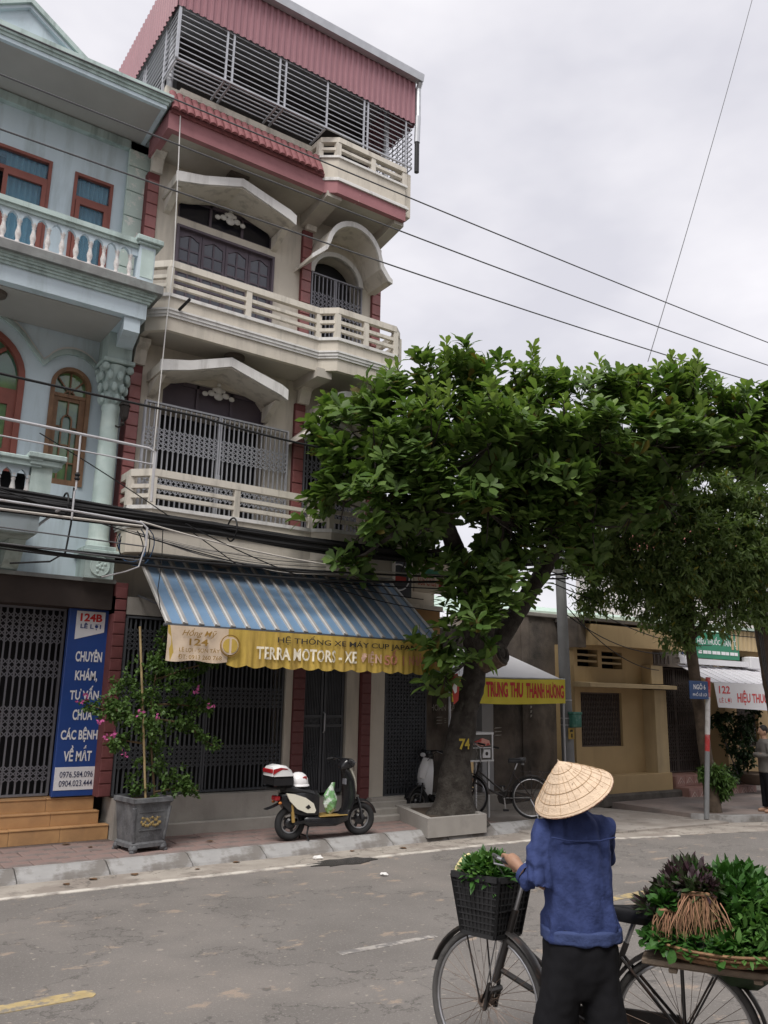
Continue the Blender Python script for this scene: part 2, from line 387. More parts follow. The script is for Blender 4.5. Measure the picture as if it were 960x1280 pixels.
# ------------------------------------------------------------------ house materials
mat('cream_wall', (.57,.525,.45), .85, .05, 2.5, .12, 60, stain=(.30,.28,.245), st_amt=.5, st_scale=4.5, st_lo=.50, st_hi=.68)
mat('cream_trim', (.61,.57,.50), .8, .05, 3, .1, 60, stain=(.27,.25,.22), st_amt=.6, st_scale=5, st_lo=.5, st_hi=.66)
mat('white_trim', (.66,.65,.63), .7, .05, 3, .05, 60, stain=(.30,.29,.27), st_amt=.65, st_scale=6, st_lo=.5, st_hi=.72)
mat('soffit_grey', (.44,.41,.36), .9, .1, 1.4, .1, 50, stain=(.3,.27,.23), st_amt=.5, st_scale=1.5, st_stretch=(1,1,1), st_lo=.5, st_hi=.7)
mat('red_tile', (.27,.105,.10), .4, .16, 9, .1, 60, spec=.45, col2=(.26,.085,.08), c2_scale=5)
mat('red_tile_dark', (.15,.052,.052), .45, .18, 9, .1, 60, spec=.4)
mat('red_joint', (.15,.05,.05), .8, .1)
mat('maroon_paint', (.32,.145,.155), .75, .1, 4, .1, 60, stain=(.62,.56,.47), st_amt=.9, st_scale=1.6, st_stretch=(1.6,1,.8), st_lo=.69, st_hi=.71)
mat('roof_tile', (.22,.08,.085), .7, .25, 12, .2, 60)
mat('cladding', (.31,.15,.172), .5, .06, 2, 0, spec=.4, stain=(.26,.12,.145), st_amt=.4, st_scale=2)
mat('galv', (.50,.51,.53), .4, .1, 6, metal=.6, spec=.5)
mat('bar_grey', (.42,.43,.46), .45, .08, 8, metal=.3, spec=.4)
mat('gate_grey', (.22,.22,.245), .5, .1, 6, metal=.3)
mat('gate_dark', (.085,.09,.10), .5, .12, 6, metal=.3)
mat('shutter_purple', (.105,.085,.105), .55, .1, 5)
mat('dark_pane', (.022,.022,.03), .12, .05, 2, spec=.6)
mat('pane_grey', (.06,.065,.085), .15, .1, 3, spec=.6)
mat('interior_dark', (.02,.02,.022), .9, .1, 2)
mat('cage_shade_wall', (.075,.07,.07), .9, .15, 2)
mat('lamp_cover', (.12,.10,.085), .6, .1)
mat('ledge_concrete', (.34,.32,.29), .9, .12, 2, .2, 60, stain=(.17,.155,.14), st_amt=.6, st_scale=1.5, st_stretch=(1,1,.6), st_lo=.46, st_hi=.7)
mat('black_plastic', (.018,.018,.019), .45, .1, 10)
mat('slab_concrete', (.28,.26,.235), .95, .2, 2, .2, 50)

W = 11.4
H = thing('townhouse', 'narrow four storey cream house with maroon tile pilasters and a caged roof terrace', 'house', (5.6, 12.5, 0))

# --- body and facade walls
part('body', MB().box(3.46, 7.72, 11.78, 19, 0, 10.15).box(3.46, 7.72, 17.9, 19, 10.15, 13), 'slab_concrete', H)
def chamfer_poly(x0, x1, z0, z1, zc, c): return [(x0,z0),(x1,z0),(x1,zc),(x1-c,z1),(x0+c,z1),(x0,zc)]
for fl, zf in ((2, 4.02), (3, 7.16)):
    dz = 3.10 if fl == 3 else 0
    holes = [rect(3.90, 5.60, zf+.02, 5.99+dz if fl == 3 else 6.06), chamfer_poly(3.90, 5.60, 6.13+dz, 6.57+dz, 6.36+dz, .2), arch(6.36, 7.28, zf+.02, 5.98+dz, .42)]
    part('wall', wall_mesh(3.56, 7.76, zf-.3 if fl == 2 else zf-.1, zf+2.92 if fl == 3 else zf+3.06, W, .28, holes), 'cream_wall', H)
    part('room', MB().box(3.6, 7.7, W+.30, W+.34, zf-.1, zf+2.9), 'interior_dark', H)
part('wall', MB().box(3.45, 8.9, 11.48, 11.7, 3.0, 3.73), 'cream_wall', H)
part('side_wall', MB().box(7.72, 7.78, 11.4, 19, 3.7, 10.0), 'cream_wall', H)

# --- glazed tile pilasters
def pilaster(x0, x1, z0, z1, y, step=.205, m='red_tile'):
    p = part('pilaster', MB().box(x0, x1, y, W+.2, z0, z1), 'red_joint', H)
    n = int((z1-z0)/step); proto = None
    for i in range(n):
        z = z0+i*step
        if proto is None: proto = part('tile', MB().bev(x0+.006, x1-.006, y-.014, y+.02, z+.008, z+step-.008, .005), m, p)
        else: twin(proto, p, loc=(0, random.uniform(-.003,.002), i*step))
    return p
def corbel(x0, x1, y0, y1, z0, z1, m='cream_trim'):
    prof = [(y1,z0),(y1-.06,z0),(y1-.09,z0+.25*(z1-z0)),(y0+.12,z0+.62*(z1-z0)),(y0,z0+.78*(z1-z0)),(y0,z1),(y1,z1)]
    return part('corbel', MB().prism(prof, lambda u, v, d: (d, u, v), x0, x1), m, H)
for z0, z1 in ((3.84, 6.62), (7.2, 9.78)):
    pilaster(3.38, 3.56, z0, z1, 11.36); pilaster(6.10, 6.29, z0, z1, 11.34); pilaster(7.56, 7.75, z0, z1, 11.35)
    corbel(3.40, 3.57, 11.12, 11.37, z1, z1+.34); corbel(6.13, 6.32, 11.08, 11.34, z1, z1+.34)
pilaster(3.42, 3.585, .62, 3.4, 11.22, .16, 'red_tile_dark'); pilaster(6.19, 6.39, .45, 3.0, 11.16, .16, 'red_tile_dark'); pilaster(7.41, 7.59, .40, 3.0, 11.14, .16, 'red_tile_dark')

# --- third floor french shutters, transoms
def shutter_leaf(x0, x1, z0, z1, y):
    lf = part('shutter', MB().box(x0+.004, x1-.004, y, y+.04, z0, z1), 'shutter_purple', H)
    fx = .045
    mb = MB(); w = x1-x0
    # raised frame round six panes with a curved head
    mb.box(x0+.004, x0+fx, y-.02, y, z0, z1).box(x1-fx, x1-.004, y-.02, y, z0, z1)
    xm = (x0+x1)/2; mb.box(xm-.014, xm+.014, y-.02, y, z0, z1-.1)
    head = [(x0+fx, z1)]+[(x0+fx+(w-2*fx)*t/8, z1-.10-.035*math.cos(PI*2*t/8)) for t in range(9)]+[(x1-fx, z1)]
    mb.prism(head, lambda u, v, d: (u, d, v), y-.02, y)
    k = 0; z = z1-.32
    while z > z0+.02: mb.box(x0+fx, x1-fx, y-.018, y, z-.014, z+.014); z -= .2
    part('frame', mb, 'shutter_purple', lf)
    pg = MB()
    z = z1-.32
    part('pane', MB().box(x0+fx, x1-fx, y-.006, y+.001, z0+.02, z1-.09), 'pane_grey', lf)
    return lf
part('window_frame', MB().box(3.90, 3.94, 11.36, 11.5, 7.2, 9.09).box(5.56, 5.60, 11.36, 11.5, 7.2, 9.09).box(3.94, 5.56, 11.36, 11.5, 9.05, 9.09), 'shutter_purple', H)
for i in range(4): shutter_leaf(3.94+i*.405, 3.94+(i+1)*.405, 7.24, 9.05, 11.45)
for dz in (0, 3.10):
    z0 = 6.13+dz; xs = (3.90, 4.47, 5.03, 5.60)
    tr = part('transom_window', MB().prism([(3.9,z0),(5.6,z0),(5.6,z0+.05),(3.9,z0+.05)], lambda u, v, d: (u, d, v), W+.06, W+.14), 'shutter_purple', H)
    part('frame', MB().box(3.9, 3.95, W+.06, W+.14, z0+.05, z0+.25).box(5.55, 5.6, W+.06, W+.14, z0+.05, z0+.25).box(4.45, 4.49, W+.06, W+.14, z0+.05, z0+.44).box(5.01, 5.05, W+.06, W+.14, z0+.05, z0+.44).box(4.05, 5.45, W+.06, W+.14, z0+.385, z0+.45), 'shutter_purple', tr)
    for a, b in ((3.95,4.45),(4.49,5.01),(5.05,5.55)): part('pane', MB().box(a, b, W+.10, W+.115, z0+.05, z0+.39), 'dark_pane' if dz else 'shutter_purple', tr)

# --- gabled hoods over the windows, with plaster relief
def gable_hood(z, x0=3.64, x1=5.66, y0=10.82):
    xm = 4.70; th = .15; rise = .30
    hd = part('window_hood', MB().prism([(x0,z),(x0+.42,z+.09),(xm,z+rise),(x1-.1,z+.06),(x1,z+.02),(x1,z+.02+th),(x1-.1,z+.08+th),(xm,z+rise+th),(x0+.42,z+.09+th),(x0,z+th)],
            lambda u, v, d: (u, d, v), y0, W+.02), 'cream_trim', H)
    part('edge_moulding', MB().prism([(x0-.012,z-.012),(x0+.012,z-.0),(x0+.42,z+.082+.02),(xm,z+rise+.02),(x1-.1,z+.065),(x1+.012,z+.01),(x1+.012,z+.03+th),(x1-.1,z+.09+th),(xm,z+rise+th+.014),(x0+.42,z+.1+th),(x0-.012,z+th+.012)],
            lambda u, v, d: (u, d, v), y0-.03, y0-.002), 'white_trim', hd)
    # tapered brackets at each end
    part('bracket', MB().prism([(W,z-.22),(W-.07,z-.2),(y0+.12,z),(W,z)], lambda u, v, d: (d, u, v), x0+.03, x0+.13), 'cream_trim', hd)
    part('bracket', MB().prism([(W,z-.22),(W-.07,z-.2),(y0+.12,z+.02),(W,z+.02)], lambda u, v, d: (d, u, v), x1-.13, x1-.03), 'cream_trim', hd)
    orn = MB()
    for (dx, dzz, r) in ((0,.10,.075),(-.12,.03,.06),(.12,.03,.06),(-.22,0,.05),(.22,0,.05),(0,0,.08),(-.07,.1,.04),(.07,.1,.04),(0,.19,.035)):
        orn.ball((4.78+dx, W-.005, z+.04+dzz), r, .03, r*.8, 10, 6)
    part('relief', orn, 'white_trim', hd, True)
gable_hood(6.40); gable_hood(9.42)
def arch_hood(z, xa=5.98, xb=7.60, y0=10.80):
    xc = 6.82; w = .56; t = .06; n = 16
    outer = [(xa,z-.05)]+[(xc-w-.02, z+.22-.02)]+[(xc-w*math.cos(PI*i/n), z+.22+.60*math.sin(PI*i/n)) for i in range(1, n)]+[(xc+w+.03, z+.20),(xb-.05,z+.03),(xb,z)]
    inner = [(xb,z-t),(xb-.10,z-.03),(xc+w-.03,z+.15)]+[(xc+(w-t)*math.cos(PI*i/n), z+.20+(.60-t)*math.sin(PI*i/n)) for i in range(1, n)]+[(xc-w+.0,z+.14),(xa,z-.05-t)]
    ring = outer+inner
    hd = part('arch_hood', MB(), 'cream_trim', H)
    # built as quads between the outer and the inner curve
    m_ = len(outer); mb = MB()
    inn = inner[::-1]
    k = min(len(outer), len(inn))
    vs = []; fs = []
    for i in range(k):
        o_, i_ = outer[i], inn[i]
        vs += [(o_[0],y0,o_[1]),(i_[0],y0,i_[1]),(i_[0],W,i_[1]),(o_[0],W,o_[1])]
    for i in range(k-1):
        for j in range(4): fs.append((i*4+j, i*4+(j+1)%4, (i+1)*4+(j+1)%4, (i+1)*4+j))
    fs += [(3,2,1,0), tuple((k-1)*4+j for j in range(4))]
    mb.add(vs, fs); q = origin(hd); mb.v = [(x-q.x,y-q.y,zz-q.z) for x,y,zz in mb.v]
    hd.data = mesh_of(mb, 'arch_hood', MATS['cream_trim'])
    e = MB(); vs = []; fs = []
    for i in range(k):
        o_, i_ = outer[i], inn[i]
        vs += [(o_[0],y0-.035,o_[1]+.012),(i_[0],y0-.035,i_[1]-.005),(i_[0],y0-.003,i_[1]-.005),(o_[0],y0-.003,o_[1]+.012)]
    for i in range(k-1):
        for j in range(4): fs.append((i*4+j, i*4+(j+1)%4, (i+1)*4+(j+1)%4, (i+1)*4+j))
    fs += [(3,2,1,0), tuple((k-1)*4+j for j in range(4))]
    part('edge_moulding', e.add(vs, fs), 'white_trim', hd)
    # plaster ring on the wall round the arched opening
    a1 = arch(6.27, 7.37, z-.1, z+.02, .50)[2:]; a0 = arch(6.36, 7.28, z-.1, z+.02, .42)[2:]
    r_ = MB(); vs = []; fs = []
    for i in range(len(a1)): vs += [(a1[i][0],W-.05,a1[i][1]),(a0[i][0],W-.05,a0[i][1]),(a0[i][0],W+.05,a0[i][1]),(a1[i][0],W+.05,a1[i][1])]
    for i in range(len(a1)-1):
        for j in range(4): fs.append((i*4+j, i*4+(j+1)%4, (i+1)*4+(j+1)%4, (i+1)*4+j))
    part('arch_surround', r_.add(vs, fs), 'white_trim', hd)
arch_hood(5.98); arch_hood(9.06)

# --- folding lattice gates
def folding_gate(parent, x0, x1, z0, z1, y, sp=.082, zones=None, m='gate_grey', bw=.018, mid=True, top=True):
    g = part('folding_gate', frame_mb(x0, x1, z0, z1, y-.028, y+.028, .026), m, parent)
    n = max(2, int(round((x1-x0)/sp))); sp = (x1-x0)/n; proto = None
    for i in range(n+1):
        x = x0+i*sp
        if proto is None: proto = part('bar', MB().box(x-bw/2, x+bw/2, y-.012, y+.012, z0+.02, z1-.03), m, g)
        else: twin(proto, g, loc=(i*sp, 0, 0))
    if mid:
        xm = x0+sp*round(n*.5); part('meeting_post', MB().box(xm-.03, xm-.004, y-.03, y+.03, z0+.02, z1-.03).box(xm+.004, xm+.03, y-.03, y+.03, z0+.02, z1-.03).bev(xm-.035, xm+.035, y-.05, y-.03, (z0+z1)/2-.06, (z0+z1)/2+.06, .008), m, g)
    lat = MB()
    for za, zb in zones or [(z0+.1, z1-.2)]:
        st = sp*.95; k = max(1, int(round((zb-za)/st))); st = (zb-za)/k
        for i in range(n):
            for j in range(k):
                xa, xb = x0+i*sp, x0+(i+1)*sp
                if (i+j) % 2 == 0: lat.bar((xa,y-.014,za+j*st),(xb,y-.014,za+(j+1)*st), .012, .005, (0,1,0))
                else: lat.bar((xa,y-.014,za+(j+1)*st),(xb,y-.014,za+j*st), .012, .005, (0,1,0))
                if (i+j) % 2: lat.bar((xa,y-.022,za+j*st),(xb,y-.022,za+(j+1)*st), .012, .005, (0,1,0))
                else: lat.bar((xa,y-.022,za+(j+1)*st),(xb,y-.022,za+j*st), .012, .005, (0,1,0))
    part('lattice', lat, m, g, kind='stuff')
    return g
folding_gate(H, 3.62, 5.98, 4.1, 6.10, 11.31, .080, [(4.35,4.55),(4.75,5.07),(5.38,5.72)], 'bar_grey')
folding_gate(H, 6.30, 7.34, 4.1, 6.02, 11.36, .080, [(4.75,5.02),(5.38,5.72)], 'gate_grey')
folding_gate(H, 6.30, 7.34, 7.3, 9.06, 11.36, .080, [(8.35,8.72)], 'gate_grey')

# --- balconies
def balcony(zb, zf, zr, m1, m2):
    """zb bottom of the slab, zf foot of the railing, zr top of the railing; m1, m2 heights of the mouldings"""
    P = [(3.40,11.4),(3.40,10.93),(3.64,10.70),(6.12,10.70),(6.36,10.50),(7.50,10.50),(7.70,10.68),(7.74,11.4)]
    b = part('balcony', MB().strip(P, zb, zf, -.08, 0), 'cream_wall', H)
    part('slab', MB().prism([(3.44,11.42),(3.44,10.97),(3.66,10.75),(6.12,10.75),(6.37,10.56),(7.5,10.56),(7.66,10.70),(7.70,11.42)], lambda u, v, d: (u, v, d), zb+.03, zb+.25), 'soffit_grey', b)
    for a, c, o in ((zf-.03, zf+.02, .03), (m1, m1+.03, .055), (m1-.05, m1, .04), (m1-.09, m1-.05, .025)):
        part('moulding', MB().strip(P, a, c, -.04, o), 'white_trim', b)
    part('handrail', MB().strip(P, zr-.10, zr, -.075, .012), 'cream_trim', b)
    hgt = zr-.10-zf-.02; t = .055
    for k in (1, 2): z = zf+.02+hgt*k/3; part('rail', MB().strip(P, z-t/2, z+t/2, -.06, 0), 'cream_trim', b)
    pts = [(3.40,10.93),(3.64,10.70),(4.88,10.70),(6.12,10.70),(6.36,10.50),(6.90,10.50),(7.50,10.50),(7.70,10.68)]
    for x, y in pts:
        part('post', MB().box(x-.045, x+.045, y-.006, y+.075, zf+.02, zr-.10), 'cream_trim', b)
    if zb > 5: part('beam', MB().box(6.08, 6.34, 10.62, 11.4, zb-.12, zb+.03), 'soffit_grey', b)
    part('ceiling_lamp', MB().lathe([(.16,zb+.03),(.16,zb-.02),(.10,zb-.05),(.001,zb-.055)], 16, (4.85,11.05,0)), 'lamp_cover', b)
balcony(6.98, 7.52, 8.06, 7.27, 0)
balcony(3.78, 4.40, 4.93, 4.20, 0)

# --- top storey: eave slab, maroon fascia, tile skirt, parapet
P4 = [(3.36,11.4),(3.36,10.55),(6.02,10.55),(6.20,10.42),(7.60,10.42),(7.66,11.4)]
ev = part('eave', MB().strip([(3.36,11.4),(3.36,10.55),(6.02,10.55)], 10.04, 10.34, -.1, 0), 'maroon_paint', H)
part('eave_fascia', MB().strip([(6.02,10.55),(6.20,10.42),(7.60,10.42),(7.66,11.4)], 10.04, 10.28, -.1, 0), 'maroon_paint', ev)
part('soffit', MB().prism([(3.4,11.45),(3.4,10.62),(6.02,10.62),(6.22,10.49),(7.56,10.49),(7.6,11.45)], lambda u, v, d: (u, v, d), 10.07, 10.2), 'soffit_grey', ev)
part('beam', MB().prism([(10.50,10.07),(10.50,9.98),(11.4,9.84),(11.4,10.07)], lambda u, v, d: (d, u, v), 6.06, 6.34), 'soffit_grey', ev)
part('beam', MB().prism([(10.50,10.07),(10.50,9.98),(11.4,9.84),(11.4,10.07)], lambda u, v, d: (d, u, v), 7.42, 7.62), 'soffit_grey', ev)
part('ceiling_lamp', MB().box(4.55, 4.87, 10.95, 11.2, 10.03, 10.09), 'lamp_cover', ev)
sk = part('skirt_roof', MB().prism([(10.52,10.30),(10.50,10.34),(10.70,10.70),(10.92,10.72),(10.92,10.30)], lambda u, v, d: (d, u, v), 3.38, 6.0), 'roof_tile', H)
rt = None
for i in range(22):
    for j in range(3):
        x = 3.42+i*.118; f = j/3
        p0 = Vector((0, 10.455+.20*f, 10.32+.36*f)); p1 = Vector((0, 10.455+.20*(f+.42), 10.345+.36*(f+.42)))
        if rt is None:
            mb = MB(); n = 6; e = p1-p0
            rings = [[Vector((.055*math.cos(PI*a/n), 0, 0))+pp+Vector((0,-.87,.49))*(.045*math.sin(PI*a/n)) for a in range(n+1)] for pp in (Vector((0,0,0)), e)]
            rt = part('roof_tile', mb.loft([[tuple(q) for q in r_] for r_ in rings]), 'roof_tile', sk, local=True); o = rt
        else: o = twin(rt, sk)
        o.location = p0+Vector((x,0,0))-origin(sk); o.rotation_euler = (0, random.uniform(-.05,.05), 0)
# parapet of the first bay stands back behind the skirt, the second bay's is proud
pr = part('parapet', MB().box(3.62, 5.98, 10.93, 11.03, 10.5, 10.82), 'cream_trim', H)
part('handrail', MB().box(3.62, 5.98, 10.90, 11.06, 10.97, 11.08), 'cream_trim', pr)
for x in (3.68, 4.83, 5.94): part('post', MB().box(x-.06, x+.06, 10.91, 11.05, 10.82, 10.97), 'cream_trim', pr)
part('end_block', MB().box(3.38, 3.62, 10.88, 11.06, 10.3, 11.0), 'cream_trim', pr)
PB = [(5.96,11.0),(5.98,10.62),(6.22,10.44),(7.60,10.44),(7.66,11.4)]
pb = part('bay_parapet', MB().strip(PB, 10.28, 10.72, -.1, 0), 'cream_wall', H)
part('moulding', MB().strip(PB, 10.26, 10.30, -.05, .05), 'white_trim', pb); part('moulding', MB().strip(PB, 10.30, 10.33, -.05, .03), 'white_trim', pb)
part('moulding', MB().strip(PB, 10.70, 10.74, -.05, .03), 'white_trim', pb)
part('handrail', MB().strip(PB, 11.0, 11.09, -.09, .015), 'cream_trim', pb); part('rail', MB().strip(PB, 10.86, 10.91, -.07, 0), 'cream_trim', pb)
for x, y in ((5.98,10.62),(6.22,10.44),(6.92,10.44),(7.58,10.44)): part('post', MB().box(x-.045, x+.045, y-.005, y+.09, 10.74, 11.0), 'cream_trim', pb)
part('pillar', MB().box(7.62, 7.76, 10.5, 10.66, 10.2, 11.05), 'cream_wall', pb)
part('terrace_floor', MB().box(3.4, 7.7, 11.05, 18, 10.1, 10.3), 'slab_concrete', H)

# --- caged terrace under a corrugated sheet roof
YC = 10.45
cage = part('terrace_cage', MB().bar((3.36,YC,12.1),(3.36,YC,11.17), .04).bar((3.36,YC,11.17),(7.74,YC,11.17), .03).bar((3.36,YC,11.17),(3.36,10.98,11.17), .03).bar((3.36,10.98,12.1),(3.36,10.98,10.9), .035), 'bar_grey', H)
for x in (4.14, 4.25, 5.06, 5.17, 5.96, 6.70, 6.78, 7.60): part('upright', MB().box(x-.015, x+.015, YC-.012, YC+.012, 11.17 if x < 6 else 11.05, 12.12), 'bar_grey', cage)
for x in (4.14, 4.25, 5.06, 5.17, 5.96): part('floor_strut', MB().box(x-.015, x+.015, YC, 10.98, 11.155, 11.18), 'bar_grey', cage)
pb_ = None
for k in range(9):
    z = 11.26+k*.098
    if pb_ is None: pb_ = part('bar', MB().box(3.36, 7.74, YC-.006, YC+.006, z-.006, z+.006), 'bar_grey', cage)
    else: twin(pb_, cage, loc=(0, 0, k*.098))
pb_ = None
for k in range(5):
    y = 10.52+k*.09
    if pb_ is None: pb_ = part('floor_bar', MB().box(3.36, 5.96, y-.008, y+.008, 11.16, 11.176), 'bar_grey', cage)
    else: twin(pb_, cage, loc=(0, k*.09, 0))
pb_ = None
for k in range(11):
    z = 11.10+k*.098
    if pb_ is None: pb_ = part('side_bar', MB().box(3.352, 3.368, YC, 14.5, z-.008, z+.008), 'bar_grey', cage)
    else: twin(pb_, cage, loc=(0, 0, k*.098))
for y in (11.9, 12.0, 13.5): part('side_upright', MB().box(3.345, 3.375, y-.015, y+.015, 10.3, 12.1), 'bar_grey', cage)
pb_ = None
for k in range(9):
    z = 11.15+k*.1
    if pb_ is None: pb_ = part('side_bar', MB().box(7.735, 7.75, YC, 13, z-.008, z+.008), 'bar_grey', cage)
    else: twin(pb_, cage, loc=(0, 0, k*.1))
for k in range(8): part('side_upright', MB().box(7.735, 7.75, YC+.12+k*.16, YC+.135+k*.16, 11.1, 12.1), 'bar_grey', cage)
part('steel_post', MB().tube([(3.45,10.95,10.4),(3.45,10.95,12.9)], .05, 10), 'galv', H); part('steel_post', MB().tube([(7.42,10.8,10.9),(7.42,10.8,12.9)], .05, 10), 'galv', H)
def corrugated(p0, pu, pv, nu, depth, nrm):
    """sheet p0 + a*pu + b*pv ribbed along pv"""
    p0, pu, pv, nrm = Vector(p0), Vector(pu), Vector(pv), Vector(nrm); prof = []
    for i in range(nu):
        for f, h in ((0,0),(.42,0),(.55,1),(.85,1)): prof.append(((i+f)/nu, h))
    prof.append((1, 0)); vs = []; k = len(prof)
    for dd in (0, .006):
        for b in (0, 1):
            vs += [p0+pu*a+pv*b+nrm*(depth*h+dd) for a, h in prof]
    fs = [(i, i+1, k+i+1, k+i) for i in range(k-1)]+[(2*k+i, 3*k+i, 3*k+i+1, 2*k+i+1) for i in range(k-1)]
    return MB().add(vs, fs)
part('terrace_shade_box', MB().box(3.9, 7.7, 12.0, 17.8, 10.3, 12.95), 'cage_shade_wall', H)  # added dark box, its colour stands for the shade under the sheet roof
rf = part('sheet_roof', MB().box(3.30, 7.82, 10.40, 18.2, 12.98, 13.01), 'galv', H)
part('front_cladding', corrugated((3.32,10.43,12.06), (4.46,0,0), (0,0,.93), 40, .022, (0,-1,0)), 'cladding', rf)
part('side_cladding', corrugated((3.31,10.43,12.06), (0,7.6,0), (0,0,.93), 66, .022, (-1,0,0)), 'cladding', rf)
part('side_cladding', corrugated((7.79,10.43,12.06), (0,7.6,0), (0,0,.93), 66, .022, (1,0,0)), 'cladding', rf)
part('gutter', MB().prism([(10.40,12.90),(10.28,12.90),(10.25,13.03),(10.28,13.03),(10.30,12.93),(10.39,12.93),(10.40,13.03)], lambda u, v, d: (d, u, v), 3.28, 7.86), 'galv', rf)
part('downpipe', MB().tube([(7.83,10.34,12.9),(7.83,10.40,12.80),(7.83,10.40,12.2)], .05, 10).tube([(7.83,10.40,12.22),(7.83,10.42,11.7)], .055, 10), 'galv', rf)
part('downpipe', MB().tube([(7.83,10.42,11.75),(7.83,10.42,11.1)], .045, 10), 'black_plastic', rf)

# --- ground floor
part('lintel', MB().box(3.42, 8.9, 11.22, 11.5, 2.98, 3.22), 'slab_concrete', H)
part('inner_wall', MB().box(3.45, 8.95, 11.62, 11.7, .3, 3.0), 'interior_dark', H)
folding_gate(H, 3.60, 6.05, .62, 2.96, 11.24, .068, [(.95,1.25),(1.75,2.05),(2.5,2.8)], 'gate_dark', .022)
part('jamb', MB().box(6.07, 6.185, 11.18, 11.6, .58, 2.98), 'cream_wall', H)
part('pier', MB().box(7.17, 7.40, 11.2, 11.6, .42, 2.98), 'cream_wall', H); part('pier', MB().box(7.60, 7.87, 11.16, 11.6, .42, 2.98), 'cream_wall', H)
# double steel door with slats and scroll panels
dr = part('steel_door', MB().box(6.40, 7.16, 11.32, 11.36, .50, 2.96), 'gate_dark', H)
for a, b in ((6.41,6.77),(6.79,7.15)):
    lf = part('door_leaf', MB().box(a, b, 11.28, 11.32, .52, 2.94), 'gate_dark', dr)
for a, b in ((6.41,6.77),(6.79,7.15)):
    f = MB(); f.box(a, a+.04, 11.25, 11.28, .52, 2.94).box(b-.04, b, 11.25, 11.28, .52, 2.94)
    for z in (.52, 1.48, 1.62, 2.9): f.box(a+.04, b-.04, 11.25, 11.28, z, z+.04)
    part('door_frame', f, 'gate_dark', dr)
    sl = MB()
    for k in range(9): x = a+.055+k*.029; sl.box(x, x+.012, 11.262, 11.28, .56, 1.48).box(x, x+.012, 11.262, 11.28, 1.66, 2.9)
    part('slat_panel', sl, 'gate_dark', dr, kind='stuff')
    sc = MB()
    for k in range(3): sc.torus((a+.09+k*.09, 11.265, 1.57), (0,1,0), .035, .006, 14, 5)
    for k in range(8): t = k*PI/4; sc.torus(((a+b)/2+.06*math.cos(t), 11.258, 1.05+.13*math.sin(t)), (0,1,0), .035, .005, 10, 4)
    part('scroll', sc, 'gate_dark', dr)
part('door_handle', MB().tube([(6.78,11.24,1.40),(6.78,11.20,1.42),(6.78,11.20,1.68),(6.78,11.24,1.70)], .012, 8), 'bar_grey', dr)
folding_gate(H, 7.89, 8.74, .42, 2.96, 11.2, .06, [], 'gate_dark', .03, mid=False)
part('backing_sheet', MB().box(7.88, 8.76, 11.24, 11.26, .42, 2.96), 'interior_dark', H)
# raised concrete base and steps
bs = part('base', MB().box(3.61, 6.15, 11.06, 11.75, 0, .60).box(6.15, 7.55, 11.14, 11.75, 0, .47).box(7.55, 9.0, 11.0, 11.75, 0, .42), 'ledge_concrete', H)
part('plinth', MB().bev(3.85, 6.3, 10.96, 11.06, .1, .27, .012), 'ledge_concrete', bs)
for k in range(3): part('step', MB().bev(7.0+.15*k, 8.2, 10.72+.12*k, 11.12, .1, .2+.085*k, .01), 'ledge_concrete', bs)
# thin white conduit down the facade
cd = part('conduit', MB().tube([(3.52,10.53,10.3),(3.56,10.56,9.6),(3.64,10.64,8.0),(3.60,10.62,7.0),(3.58,10.64,4.95)], .008, 6), 'white_trim', H)
fl = part('wall_spout', MB().tube([(3.78,10.66,7.30),(3.86,10.46,7.42)], .022, 8), 'black_plastic', H)

# ------------------------------------------------------------------ awning over the shop front
mat('awning_blue', (.135,.225,.345), .55, .12, 3, spec=.4, stain=(.20,.20,.20), st_amt=.6, st_scale=3, st_stretch=(2,.4,.4), st_lo=.52, st_hi=.72)
mat('awning_white', (.52,.51,.49), .6, .08, 5, stain=(.3,.28,.26), st_amt=.6, st_scale=4, st_stretch=(2,.5,.5), st_lo=.5, st_hi=.7)
mat('awning_grey', (.27,.27,.27), .6, .12, 5)
mat('cloth_yellow', (.50,.35,.075), .75, .12, 3, .1, 40, stain=(.30,.19,.06), st_amt=.75, st_scale=3, st_stretch=(2,1,.3), st_lo=.46, st_hi=.7)
mat('cloth_pale', (.62,.50,.38), .75, .08, 3, .1, 40, stain=(.45,.33,.22), st_amt=.6, st_scale=3, st_stretch=(1,1,.6), st_lo=.5, st_hi=.7)
mat('print_gold', (.26,.15,.03), .7, .15, 6); mat('print_black', (.035,.03,.025), .7, .1); mat('print_white', (.78,.72,.58), .7, .12, 20)
mat('print_faded_red', (.50,.22,.14), .7, .2, 20); mat('print_pink', (.64,.42,.32), .7, .2, 20)
AW = thing('awning', 'blue and white striped sheet metal awning with a scalloped yellow valance', 'awning', (5.8, 11.3, 3.8))
def awn(x, t, lift=0):
    """t 0 at the wall, 1 at the drip edge"""
    return Vector((x + (.0 if x < 5 else -.0), 11.30-1.40*t, 3.86-1.075*t)) + Vector((0,-.61,.79))*lift
n = 20; x0, x1 = 3.66, 7.98; pw = (x1-x0)/n
pan = rib = gry = None
